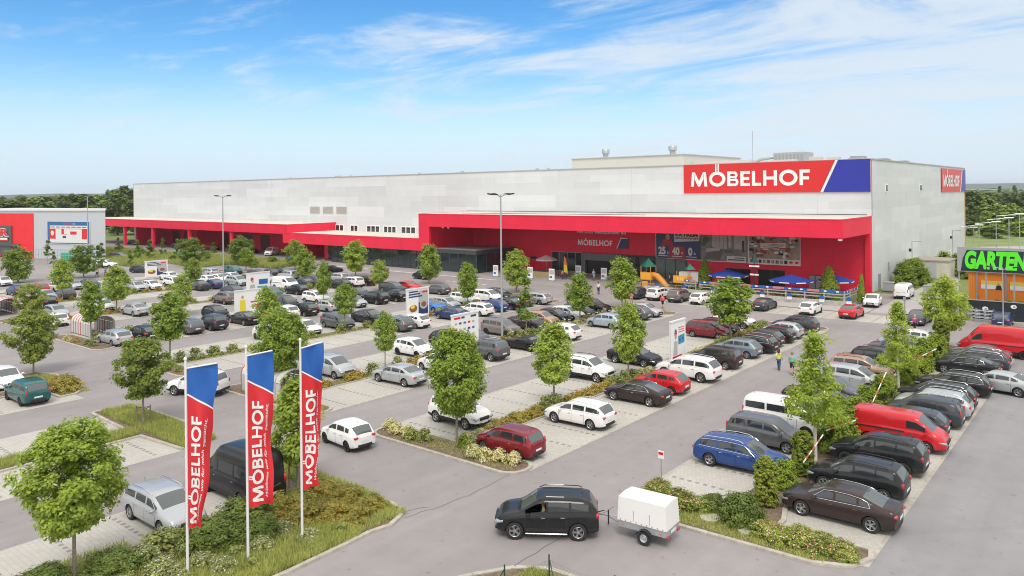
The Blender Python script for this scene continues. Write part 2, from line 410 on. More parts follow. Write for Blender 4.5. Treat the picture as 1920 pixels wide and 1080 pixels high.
crack(wob((-25.3, 23.0), (-24.8, 26.3), 7)); crack(wob((-24.8, 26.4), (-25, 30.0), 8, .06)); crack(wob((-18.8, 20.5), (-18.65, 29.8), 16, .05)); crack(wob((-26.0, 22.9), (-25.4, 24.4), 4))
struct(cr.build('tar_seam', mat('tar', (.13, .12, .12), .7)), 'dark repaired cracks in the asphalt')
# hedge strips and kerbed islands
bedm = MB()
def island(pts, z=.06): bedm.poly([(p[0], p[1], z) for p in pts])
for i, (xc, hw, y0, y1, s) in enumerate(UNITS):
    e = 2.3
    if i:
        P1 = rrect(xc - hw, y0, xc + hw, y0 + e, 1.1); P2 = rrect(xc - hw, y1 - e, xc + hw, y1, 1.1)
        island(P1); island(P2); kerb_loop(P1); kerb_loop(P2)
        island(rect(xc - .75, y0 + e, xc + .75, y1 - e))
        kerb_loop([(xc - .75, y1 - e), (xc - .75, y0 + e)], .1, .09, False); kerb_loop([(xc + .75, y0 + e), (xc + .75, y1 - e)], .1, .09, False)
P0 = [(-18.5, 32.6), (-18.4, 30.7), (-17.6, 29.7), (-16, 29.6), (-13, 29.7), (-9.8, 29.8), (-8.5, 30.4), (-8.0, 31.6), (-8.2, 32.5), (-11.9, 32.5), (-11.9, 33), (-12.3, 34.3), (-12.3, 79), (-14.6, 79), (-14.6, 33.6), (-15.6, 33.2), (-18.3, 33.2)]
island(P0); kerb_loop(P0)
FB = [(-33.0, 8), (-25.4, 8), (-25.1, 17), (-25.2, 19.5), (-25.3, 21), (-25.1, 22), (-25.5, 23), (-26.3, 23.6), (-27.6, 23.8), (-36.0, 23.9), (-36.0, 22.2), (-32.2, 20.9), (-32.2, 18), (-32.2, 13.5)]
island(FB); kerb_loop(FB)
FB2 = [(-54, 21.2), (-53.9, 22.7), (-52.2, 23.7), (-46, 23.9), (-42.2, 22.8), (-42.1, 21.4), (-46.6, 21.0), (-46.5, 8), (-48.5, 8), (-48.5, 21.0)]
island(FB2); kerb_loop(FB2)
FB3 = [(-62.7, 21.2), (-60.1, 21.3), (-60.2, 22.5), (-61.4, 23.6), (-63.6, 23.9), (-68.2, 24), (-70.4, 23.2), (-70.4, 21.2), (-65.2, 21.2), (-65.2, 4), (-63.4, 4), (-63.4, 21.2)]
island(FB3); kerb_loop(FB3)
FN = [(-20.6, 18.5), (-19.4, 21.0), (-18.5, 22.4), (-17.4, 23.1), (-16.0, 23.2), (-14.2, 22.4), (-12, 20.5), (-12, 15), (-20.6, 15)]
island(FN); kerb_loop(FN)
MEAD = [(-176, 68), (-146, 84.5), (-131, 87.5), (-128, 92.5), (-140, 95), (-180, 95), (-230, 92), (-230, 72)]
island(MEAD); kerb_loop(MEAD)
SW = rrect(-180, 58.8, -137.5, 61.2, 1.0)
for i, (xc, hw, y0, y1, s) in enumerate(UNITS):
    for sd in (1, -1): gut = [(xc + sd * hw - .09, y0 + 1.2), (xc + sd * hw + .09, y0 + 1.2), (xc + sd * hw + .09, y1 - 1.2), (xc + sd * hw - .09, y1 - 1.2)]; sheet('edge_stones', gut, .013, m_kerb, 'pale edge stones between paving and asphalt')
struct(bedm.build('planting_soil', m_soil), 'bare brown soil of the planted beds and islands')
struct(kerbs.build('kerbs', m_kerb), 'weathered concrete kerb stones round the islands')
# ------------------------------------------------------------------ vehicles
GLASS = mat('car_glass', (.028, .036, .040), .04, spec=1.0)
WSCREEN = mat('windscreen_glass', (.085, .10, .10), .05, spec=1.0)  # base lightened to paint in sky reflection and the interior behind
DARK = mat('dark_trim', (.018, .018, .020), .55)
TYRE = mat('tyre_rubber', (.022, .022, .023), .8)
ALLOY = mat('alloy', (.55, .56, .57), .3, metal=.8)
DALLOY = mat('dark_alloy', (.05, .05, .055), .35, metal=.6)
CHROME = mat('chrome', (.7, .7, .72), .15, metal=1)
HEADL = mat('headlight_lens', (.36, .40, .44), .06, metal=.5, spec=1)
TAILL = mat('tail_light_lens', (.50, .015, .02), .12, spec=.8)
ORANGE = mat('orange_reflector', (.75, .22, .02), .3)
PLATE = mat('number_plate', (.72, .73, .74), .5)
PLATEB = mat('plate_blue', (.02, .06, .4), .5)
PAINTC = dict(white=(.80, .80, .80), silver=(.47, .49, .51), grey=(.12, .125, .135), slate=(.040, .048, .060), black=(.011, .012, .014), blue=(.012, .055, .22),
              navy=(.02, .05, .15), red=(.55, .012, .02), darkred=(.20, .008, .018), brown=(.038, .024, .024), taupe=(.22, .19, .175), beige=(.46, .30, .20), teal=(.008, .10, .10),
              lightblue=(.38, .47, .56), bluegrey=(.20, .25, .30), brightblue=(.02, .18, .60), bronze=(.10, .085, .08))
PAINT = {}
for k_, c_ in PAINTC.items():
    met = 0 if k_ in ('white', 'red', 'black') else .12 if k_ in ('brown', 'slate', 'navy', 'darkred', 'blue', 'teal') else .4
    PAINT[k_] = mat('paint_' + k_, c_, .42, metal=met, coat=.55 if k_ in ('black', 'brown', 'slate', 'navy') else .9, spec=.2, noise=0)

def lerp(a, b, t): return a + (b - a) * t
def interp(p, x):
    if x <= p[0][0]: return p[0][1]
    for a, b in zip(p, p[1:]):
        if x <= b[0]: return lerp(a[1], b[1], (x - a[0]) / max(1e-6, b[0] - a[0]))
    return p[-1][1]
T = {}
T['sedan'] = dict(L=4.68, W=1.83, top=[(-2.34, .88), (-2.30, 1.02), (-2.2, 1.06), (-1.72, 1.10), (-1.02, 1.37), (-.5, 1.435), (.1, 1.44), (.5, 1.40), (1.18, 1.02), (1.3, .98), (1.9, .88), (2.2, .76), (2.3, .66), (2.34, .55)],
    belt=[(-2.34, .82), (-2.2, .94), (-1.7, .97), (0, .93), (1.1, .90), (1.9, .80), (2.2, .68), (2.34, .48)], ws=(.48, 1.2), rw=(-1.76, -1.0), side=(-1.35, .98), pil=[(.02, .10), (-.92, -.84)], wb=(-1.38, 1.42), r=.33, cl=.17)
T['hatch'] = dict(L=4.08, W=1.76, top=[(-2.04, .80), (-2.0, 1.0), (-1.93, 1.05), (-1.50, 1.38), (-1.2, 1.455), (-.5, 1.49), (.05, 1.48), (.42, 1.43), (1.10, 1.03), (1.22, .99), (1.7, .90), (1.92, .77), (2.0, .66), (2.04, .56)],
    belt=[(-2.04, .76), (-1.93, .96), (-1.4, .99), (0, .95), (1.05, .91), (1.7, .81), (1.92, .68), (2.04, .50)], ws=(.40, 1.13), rw=(-1.96, -1.48), side=(-1.42, .92), pil=[(-.08, .0), (-.98, -.90)], wb=(-1.24, 1.28), r=.31, cl=.17)
T['wagon'] = dict(L=4.66, W=1.83, top=[(-2.33, .80), (-2.29, 1.0), (-2.22, 1.06), (-1.86, 1.38), (-1.5, 1.44), (-.6, 1.48), (.1, 1.47), (.5, 1.42), (1.18, 1.02), (1.3, .98), (1.9, .88), (2.2, .75), (2.29, .65), (2.33, .55)],
    belt=[(-2.33, .78), (-2.2, .95), (-1.7, .97), (0, .94), (1.1, .90), (1.9, .80), (2.2, .67), (2.33, .48)], ws=(.48, 1.2), rw=(-2.25, -1.84), side=(-1.95, .98), pil=[(.0, .08), (-.96, -.88)], wb=(-1.36, 1.40), r=.33, cl=.17, rails=1)
T['suv'] = dict(L=4.36, W=1.86, top=[(-2.18, .85), (-2.15, 1.12), (-2.10, 1.20), (-1.84, 1.57), (-1.5, 1.64), (-.5, 1.67), (.1, 1.66), (.45, 1.60), (1.08, 1.17), (1.2, 1.12), (1.75, 1.04), (2.05, .92), (2.13, .78), (2.18, .66)],
    belt=[(-2.18, .82), (-2.08, 1.06), (-1.6, 1.11), (0, 1.06), (1.05, 1.03), (1.75, .94), (2.05, .82), (2.18, .60)], ws=(.43, 1.1), rw=(-2.12, -1.82), side=(-1.75, .90), pil=[(-.05, .03), (-1.02, -.94)], wb=(-1.30, 1.34), r=.36, cl=.23, rails=1, clad=1)
T['suvbig'] = dict(L=5.02, W=1.97, top=[(-2.5, .88), (-2.46, 1.12), (-2.38, 1.18), (-1.95, 1.60), (-1.6, 1.68), (-.5, 1.73), (.2, 1.71), (.6, 1.64), (1.35, 1.18), (1.47, 1.13), (2.1, 1.04), (2.35, .90), (2.46, .78), (2.51, .66)],
    belt=[(-2.5, .85), (-2.36, 1.07), (-1.8, 1.10), (0, 1.07), (1.3, 1.04), (2.1, .94), (2.35, .80), (2.51, .6)], ws=(.58, 1.37), rw=(-2.4, -1.95), side=(-2.1, 1.15), pil=[(.05, .14), (-1.0, -.9)], wb=(-1.46, 1.53), r=.39, cl=.22, rails=1)
T['mpv'] = dict(L=4.36, W=1.82, top=[(-2.18, .82), (-2.14, 1.06), (-2.07, 1.12), (-1.86, 1.50), (-1.5, 1.60), (-.6, 1.64), (.2, 1.62), (.6, 1.54), (1.35, 1.10), (1.45, 1.06), (1.85, .96), (2.05, .82), (2.14, .70), (2.18, .58)],
    belt=[(-2.18, .80), (-2.07, 1.02), (-1.6, 1.03), (0, 1.0), (1.3, .95), (1.85, .86), (2.05, .73), (2.18, .5)], ws=(.56, 1.38), rw=(-2.1, -1.84), side=(-1.85, 1.10), pil=[(.05, .13), (-.95, -.87)], wb=(-1.30, 1.38), r=.32, cl=.18)
T['coupe'] = dict(L=4.62, W=1.86, top=[(-2.31, .86), (-2.27, 1.00), (-2.15, 1.03), (-1.85, 1.06), (-.9, 1.33), (-.35, 1.39), (.1, 1.39), (.5, 1.34), (1.22, .98), (1.35, .94), (1.9, .85), (2.17, .74), (2.27, .64), (2.31, .54)],
    belt=[(-2.31, .80), (-2.15, .92), (-1.7, .95), (0, .90), (1.1, .87), (1.9, .78), (2.17, .66), (2.31, .48)], ws=(.46, 1.24), rw=(-1.92, -.86), side=(-1.3, 1.0), pil=[(-.28, -.2)], wb=(-1.36, 1.42), r=.34, cl=.15)
T['roadster'] = dict(L=4.1, W=1.78, top=[(-2.05, .80), (-2.0, .93), (-1.9, .97), (-1.45, .99), (-.95, 1.20), (-.65, 1.28), (-.25, 1.29), (.0, 1.24), (.52, .95), (.65, .92), (1.6, .84), (1.9, .72), (2.0, .62), (2.05, .52)],
    belt=[(-2.05, .76), (-1.9, .87), (-1.4, .90), (0, .87), (.5, .85), (1.6, .77), (1.9, .63), (2.05, .46)], ws=(-.03, .55), rw=(-1.3, -.93), side=(-.85, .35), pil=[], wb=(-1.20, 1.28), r=.33, cl=.14, softtop=1)
T['van'] = dict(L=4.9, W=1.92, top=[(-2.45, .85), (-2.43, 1.4), (-2.38, 1.80), (-2.25, 1.92), (-1.5, 1.96), (.5, 1.95), (.95, 1.90), (1.1, 1.84), (1.78, 1.22), (1.9, 1.16), (2.2, 1.02), (2.38, .84), (2.45, .6)],
    belt=[(-2.45, .8), (-2.4, 1.16), (0, 1.14), (1.0, 1.12), (1.75, 1.06), (2.2, .90), (2.38, .72), (2.45, .5)], ws=(1.08, 1.80), rw=None, side=(.48, 1.45), pil=[], wb=(-1.45, 1.45), r=.34, cl=.20, glasstop=.24)
T['minibus'] = dict(T['van'], side=(-2.2, 1.45), pil=[(.36, .48), (-.98, -.88)], rw='flat')
T['bigvan'] = dict(L=5.99, W=2.05, top=[(-3.0, .9), (-2.98, 1.8), (-2.94, 2.35), (-2.8, 2.48), (-1.5, 2.54), (1.0, 2.52), (1.35, 2.44), (1.55, 2.30), (2.28, 1.42), (2.4, 1.34), (2.75, 1.14), (2.93, .95), (3.0, .6)],
    belt=[(-3.0, .85), (-2.94, 1.25), (0, 1.25), (1.3, 1.25), (2.2, 1.18), (2.75, 1.02), (2.93, .82), (3.0, .5)], ws=(1.6, 2.30), rw=None, side=(1.08, 1.95), pil=[], wb=(-1.95, 1.95), r=.36, cl=.24, glasstop=.62, clad=1)
T['camper'] = dict(L=5.3, W=1.98, top=[(-2.65, .9), (-2.63, 1.7), (-2.60, 2.25), (-2.42, 2.46), (-1.5, 2.54), (.4, 2.50), (.75, 2.36), (1.05, 2.05), (1.80, 1.38), (1.95, 1.26), (2.35, 1.08), (2.58, .88), (2.65, .6)],
    belt=[(-2.65, .85), (-2.6, 1.2), (0, 1.2), (1.1, 1.2), (1.75, 1.12), (2.35, .96), (2.58, .78), (2.65, .5)], ws=(1.05, 1.84), rw='flat', side=(-2.35, 1.5), pil=[(.45, .58), (-1.0, -.86)], wb=(-1.55, 1.6), r=.35, cl=.20, glasstop=.70, clad=1)
T['beetle'] = dict(T['hatch'], top=[(-2.04, .70), (-2.0, .90), (-1.9, 1.0), (-1.45, 1.25), (-1.0, 1.42), (-.4, 1.47), (.05, 1.45), (.35, 1.38), (.9, 1.04), (1.0, 1.0), (1.5, .95), (1.85, .84), (1.98, .72), (2.04, .56)], W=1.81, ws=(.33, .92), rw=(-1.75, -.95), side=(-1.1, .75), pil=[(-.3, -.22)])

def car_proto(kind):
    p = T[kind]; L, W = p['L'], p['W']; top, belt = p['top'], p['belt']; ws, rw = p['ws'], p['rw']
    xs = set([a for a, _ in top] + [a for a, _ in belt] + list(ws) + list(p['side']) + [v for q in p['pil'] for v in q])
    if isinstance(rw, tuple): xs |= set(rw)
    x = -L / 2
    while x < L / 2: xs.add(round(x, 3)); x += .22
    xs = sorted(v for v in xs if -L / 2 <= v <= L / 2); q = [xs[0]]
    key = set(ws) | set(p['side']) | set(v for a in p['pil'] for v in a) | (set(rw) if isinstance(rw, tuple) else set())
    for v in xs[1:]:
        if v - q[-1] > .055: q.append(v)
        elif v in key and q[-1] not in key and len(q) > 1: q[-1] = v
    q[-1] = L / 2; xs = q
    def half(x):
        u = max(0, (abs(x) - (L / 2 - .75)) / .75); return W / 2 * (1 - (.17 if x > 0 else .12) * u ** 2.2)
    def sec(x):
        zt, zb, hw = interp(top, x), interp(belt, x), half(x); h_ = max(.02, zt - zb); k = min(1, h_ / .42)
        u = max(0, (abs(x) - (L / 2 - .5)) / .5); zl = p['cl'] + .10 * u ** 2; hr = hw * .80 if kind not in ('van', 'minibus', 'bigvan', 'camper') else hw * .88
        gt = max(.09, p.get('glasstop', .09)) if h_ > .5 else .09
        zm = lerp(zl, zb, .62)
        zg = zt - gt if h_ > .25 else zb + h_ * .62
        yg = hw - .13 * k - (.0) ; yg = lerp(hw - .14, hr + .045, k)
        if 'glasstop' in p and h_ > .5: yg = lerp(hw - .10, hr + .03, (zg - zb) / h_)
        return [(0, zl), (hw * .80, zl), (hw - .03, zl + .07), (hw, lerp(zl, zb, .35)), (hw, zm), (hw - .015, zb - .10), (hw - .055, zb),
                (hw - .075 - .02 * (1 - k), zb + min(.03, h_ * .3)), (yg, zg), (lerp(hw - .24, hr - .06, k), lerp(zb + h_ * .85, zt - .02, k)), (hr * .5, zt + .004), (0, zt + .014)]
    bm = bmesh.new(); rows = []
    for x in xs:
        s = sec(x); r_ = [bm.verts.new((x, y, z)) for y, z in s]; l_ = [r_[0]] + [bm.verts.new((x, -y, z)) for y, z in s[1:-1]] + [r_[-1]]
        rows.append((r_, l_))
    def inp(x):
        return p['side'][0] < x < p['side'][1] and not any(a <= x <= b for a, b in p['pil'])
    for i in range(len(xs) - 1):
        xm = (xs[i] + xs[i + 1]) / 2
        for sd in (0, 1):
            a, b = rows[i][sd], rows[i + 1][sd]
            for k in range(11):
                f_ = bm.faces.new((a[k], a[k + 1], b[k + 1], b[k]) if sd == 1 else (a[k], b[k], b[k + 1], a[k + 1]))
                mi = 0
                if k == 0: mi = 4
                elif k <= 1 or (k == 2 and p.get('clad')): mi = 4
                if k == 7 and inp(xm) and interp(top, xm) - interp(belt, xm) > .13: mi = 2 if sd == 0 else 5
                if k >= 9 and ws[0] < xm < ws[1]: mi = 1
                if k >= 9 and isinstance(rw, tuple) and rw[0] < xm < rw[1]: mi = 3
                if p.get('softtop') and k >= 7 and -1.45 < xm < .0 and mi == 0: mi = 4
                f_.material_index = mi
    for e, sgn in ((0, 1), (-1, 0)):
        a, b = rows[e]
        for k in range(11):
            vs = [a[k], a[k + 1], b[k + 1], b[k]]; vs = [v for n_, v in enumerate(vs) if v not in vs[:n_]]
            if len(vs) > 2:
                f_ = bm.faces.new(vs); f_.material_index = 4 if k <= 2 else 0
                if rw == 'flat' and e == 0 and k == 7: f_.material_index = 3
    bmesh.ops.recalc_face_normals(bm, faces=bm.faces)
    me = bpy.data.meshes.new('tmp'); bm.to_mesh(me); bm.free()
    for _ in range(6): me.materials.append(DARK)
    o = bpy.data.objects.new('tmp', me); C.objects.link(o)
    sb = o.modifiers.new('s', 'SUBSURF'); sb.levels = 1
    cut = MB()
    for wx in p['wb']:
        for sd in (-1, 1): cut.lathe([(0, sd * (W / 2 - .27)), (p['r'] + .055, sd * (W / 2 - .27)), (p['r'] + .055, sd * (W / 2 + .2)), (0, sd * (W / 2 + .2))], 24, 'y', (wx, 0, p['r']), 4)
    cm = bpy.data.meshes.new('c'); cm.from_pydata(cut.v, [], cut.f)
    for _ in range(6): cm.materials.append(DARK)
    cm.polygons.foreach_set('material_index', cut.mi)
    b2 = bmesh.new(); b2.from_mesh(cm); bmesh.ops.remove_doubles(b2, verts=b2.verts, dist=1e-5); bmesh.ops.recalc_face_normals(b2, faces=b2.faces); b2.to_mesh(cm); b2.free()
    co = bpy.data.objects.new('c', cm); C.objects.link(co)
    bo = o.modifiers.new('b', 'BOOLEAN'); bo.operation = 'DIFFERENCE'; bo.object = co; bo.solver = 'EXACT'
    dg = bpy.context.evaluated_depsgraph_get(); dg.update(); res = bpy.data.meshes.new_from_object(o.evaluated_get(dg))
    bpy.data.objects.remove(o); bpy.data.objects.remove(co)
    root = bpy.data.objects.new('parked_car', None); C.objects.link(root); root.empty_display_size = .3
    bm = bmesh.new(); bm.from_mesh(res); bm.normal_update()
    def split(idx, name, mats, remap=None, off=0):
        nb = bm.copy(); dele = [f_ for f_ in nb.faces if f_.material_index not in idx]
        bmesh.ops.delete(nb, geom=dele, context='FACES')
        if not len(nb.faces): nb.free(); return None
        for f_ in nb.faces: f_.material_index = remap(f_.material_index) if remap else 0; f_.smooth = True
        m2 = bpy.data.meshes.new(name); nb.to_mesh(m2); nb.free()
        for q_ in mats: m2.materials.append(q_)
        m2.set_sharp_from_angle(angle=R(38)); return link(name, m2, root)
    body = split((0, 4), 'body', [PAINT['white'], DARK], lambda i: 0 if i == 0 else 1)
    body.material_slots[0].link = 'OBJECT'; body.material_slots[0].material = PAINT['white']
    for idx, nm in ((1, 'windscreen'), (3, 'rear_window'), (2, 'side_window'), (5, 'side_window')): split((idx,), nm, [GLASS if nm == 'side_window' else WSCREEN])
    bm.free(); bpy.data.meshes.remove(res)
    # wheels
    r = p['r']; ty = MB(); ty.lathe([(r * .66, -.10), (r * .9, -.105), (r, -.07), (r, .07), (r * .9, .105), (r * .66, .10)], 22, 'y')
    ty.lathe([(r * .66, .02), (0, .02)], 22, 'y'); 
    tm = ty.build('wheel', TYRE, None, 40); tme = tm.data; bpy.data.objects.remove(tm)
    rm = MB()
    rm.lathe([(r * .69, .085), (r * .64, .10), (r * .60, .085), (r * .60, .03)], 22, 'y'); rm.lathe([(r * .16, .03), (r * .16, .085), (0, .09)], 12, 'y')
    for k in range(5):
        a = k * 2 * math.pi / 5; mt = Matrix.Rotation(a, 4, 'Y')
        rm.add([(r * .10, .04, -.035), (r * .62, .05, -.06), (r * .62, .05, .06), (r * .10, .04, .035), (r * .10, .085, -.03), (r * .62, .088, -.05), (r * .62, .088, .05), (r * .10, .085, .03)],
               [(4, 5, 6, 7), (7, 6, 5, 4), (0, 1, 5, 4), (2, 3, 7, 6)], 0, mt)
    ro = rm.build('rim', ALLOY, None, 40); rme = ro.data; bpy.data.objects.remove(ro)
    for wx in p['wb']:
        for sd in (1, -1):
            wo_ = link('wheel', tme, root, (wx, sd * (W / 2 - .115), r), (0, 0, 0 if sd > 0 else math.pi))
            r2 = link('rim', rme, wo_); r2.material_slots[0].link = 'OBJECT'; r2.material_slots[0].material = ALLOY
    # lamps
    fz = interp(belt, L / 2 - .12) ; hwf = half(L / 2 - .2); hwr = half(-L / 2 + .15); rz_ = interp(belt, -L / 2 + .12)
    tall = kind in ('van', 'minibus', 'bigvan', 'camper', 'mpv')
    for sd in (1, -1):
        m_ = MB(); m_.bbox((0, 0, 0), (.46, .36, .16), .35); h_ = m_.build('headlight', HEADL, root, 60, (L / 2 - .215, sd * (hwf - .185), fz - .10), (0, R(12), sd * R(-16)))
        m_ = MB()
        if tall: m_.bbox((0, 0, 0), (.10, .13, .42), .3); z0 = rz_ - .05; y0 = hwr - .125
        elif kind in ('suv',): m_.bbox((0, 0, 0), (.16, .20, .28), .3); z0 = rz_ - .10; y0 = hwr - .165
        else: m_.bbox((0, 0, 0), (.20, .32, .15), .3); z0 = rz_ - .12; y0 = hwr - .215
        m_.build('tail_light', TAILL, root, 60, (-L / 2 + .09, sd * y0, z0), (0, 0, sd * R(10)))
    m_ = MB(); m_.bbox((0, 0, 0), (.12, .86, .19), .2); m_.build('grille', DARK, root, 50, (L / 2 - .03, 0, fz - .14 if kind != 'bigvan' else fz - .2))
    m_ = MB(); m_.bbox((0, 0, 0), (.16, 1.1, .14), .2); m_.build('air_intake', DARK, root, 50, (L / 2 - .07, 0, .36))
    m_ = MB(); m_.box((0, -.26, -.055), (.012, .26, .055)); pm = m_.build('number_plate', PLATE, root, loc=(L / 2 + .018, 0, .47))
    link('number_plate', pm.data, root, (-L / 2 - .013, 0, .62 if kind not in ('sedan', 'coupe') else .64))
    mz = interp(belt, ws[1] - .25) + .06
    for sd in (1, -1):
        m_ = MB(); m_.bbox((0, 0, 0), (.15, .22, .15), .3); m_.box((-.03, -sd * .16, -.05), (.03, -sd * .05, .0))
        mo = m_.build('mirror', [PAINT['white']], root, 60, (ws[1] - .32, sd * (W / 2 + .07), mz)); mo.material_slots[0].link = 'OBJECT'; mo.material_slots[0].material = PAINT['white']
        if p.get('rails'):
            zr = interp(top, -.4); yr = half(0) * .80 - .06
            pts = [(rxx, sd * yr, interp(top, rxx) + dz) for rxx, dz in ((p['side'][0] + .25, -.01), (p['side'][0] + .4, .05), (-.4, .06), (.15, .05), (.35, -.01))]
            MB().tube(pts, .02, 6).build('roof_rail', CHROME if kind != 'suv' else DARK, root, 60)
    # door gaps and handles
    dm = MB(); hd = MB()
    doors = [p['side'][1] + .02 if p['side'][1] < p['wb'][1] - .2 else p['wb'][1] - r - .18] + [(a + b) / 2 for a, b in p['pil'][:1]] + ([p['wb'][0] + r + .12] if len(p['pil']) > 1 else [])
    for dx in doors:
        for sd in (1, -1):
            s = sec(dx); prev = None
            for (y, z) in ((s[2][0] + .014, s[2][1] + .05), (s[3][0] + .004, s[3][1]), (s[4][0] + .003, s[4][1]), (s[5][0] + .002, s[5][1]), (s[6][0] - .002, s[6][1] - .02)):
                if prev: dm.add([(dx - .007, sd * prev[0], prev[1]), (dx + .007, sd * prev[0], prev[1]), (dx + .007, sd * y, z), (dx - .007, sd * y, z)], [(0, 1, 2, 3), (3, 2, 1, 0)])
                prev = (y, z)
    for dx in doors[1:]:
        for sd in (1, -1): hd.cbox((dx + .16 - .0, sd * (sec(dx)[5][0] + .012), interp(belt, dx) - .13), (.17, .03, .03)); 
    bb = bmesh.new(); bb.from_mesh(body.data); body.data.materials.append(CHROME)   # door joints and handles are drawn on the body itself
    for src, mi_ in ((dm, 1), (hd, 2)):
        vv = [bb.verts.new(q_) for q_ in src.v]
        for f_ in src.f:
            try: nf = bb.faces.new([vv[i] for i in f_]); nf.material_index = mi_
            except ValueError: pass
    bb.to_mesh(body.data); bb.free()
    if kind not in ('van', 'minibus', 'bigvan', 'camper', 'roadster', 'hatch', 'suv', 'mpv'):
        for sd in (1, -1):
            lo = [(x, sd * (sec(x)[7][0] + .012), sec(x)[7][1] - .008) for x in xs if p['side'][0] - .02 <= x <= p['side'][1] + .02]
            hi_ = [(x, sd * (sec(x)[8][0] + .014), sec(x)[8][1] + .008) for x in xs if p['side'][0] + .1 <= x <= ws[0] + .05]
            MB().tube(lo + hi_[::-1] + lo[:1], .011, 4, cap=False).build('window_trim', CHROME, root, 60)
    # wipers / roof aerial
    MB().tube([(p['side'][0] + .3, 0, interp(top, p['side'][0] + .3) - .01), (p['side'][0] + .16, 0, interp(top, p['side'][0] + .3) + .13)], [.012, .006], 5).build('aerial', DARK, root)
    if kind == 'bigvan' or kind == 'van':
        m_ = MB()
        for sd in (1, -1):
            m_.box((-L / 2 + .4, sd * (W / 2 + .003) - .012, 1.02), (.9 if kind == 'bigvan' else .4, sd * (W / 2 + .003) + .012, 1.08))
        m_.build('side_moulding', DARK, root)
    return root
PROTO = {}
KIND_WORD = dict(hatch='hatchback', sedan='saloon', wagon='estate car', suv='SUV', suvbig='large SUV', mpv='people carrier', coupe='coupe', roadster='roadster', van='van', minibus='minibus', bigvan='large van', camper='camper van', beetle='rounded hatchback')
COLW = dict(slate='dark grey', navy='dark blue', darkred='dark red', taupe='grey brown', lightblue='pale blue', bluegrey='blue grey', brightblue='bright blue', bronze='dark bronze')
SMALL = ('aerial', 'window_trim', 'mirror', 'number_plate', 'air_intake')
def car(kind, col, x, y, rz, label, group='cars parked in the store car park', name=None, z=0, rim=None):
    if kind not in PROTO: PROTO[kind] = car_proto(kind); PROTO[kind].location = (0, 0, -500); kids(PROTO[kind])
    far = math.hypot(x, y) > 112
    o = dup(PROTO[kind], None, (lambda c_: not c_.name.split('.')[0] in SMALL) if far else None)
    o.name = name or ('parked_van' if kind in ('van', 'minibus', 'bigvan', 'camper') else 'parked_car')
    o.location = (x, y, z + .012); o.rotation_euler = (0, 0, R(rz)); tag(o, label, 'van' if 'van' in o.name or kind == 'minibus' else 'car', group)
    dk = random.Random(int(x * 31 + y * 17)).random() < .25 if rim is None else rim == 'dark'
    for ch in o.children:
        n_ = ch.name.split('.')[0]
        if n_ == 'body' or n_ == 'mirror': ch.material_slots[0].material = PAINT[col]
        if n_ == 'wheel' and dk:
            for g_ in ch.children: g_.material_slots[0].material = DALLOY
    return o
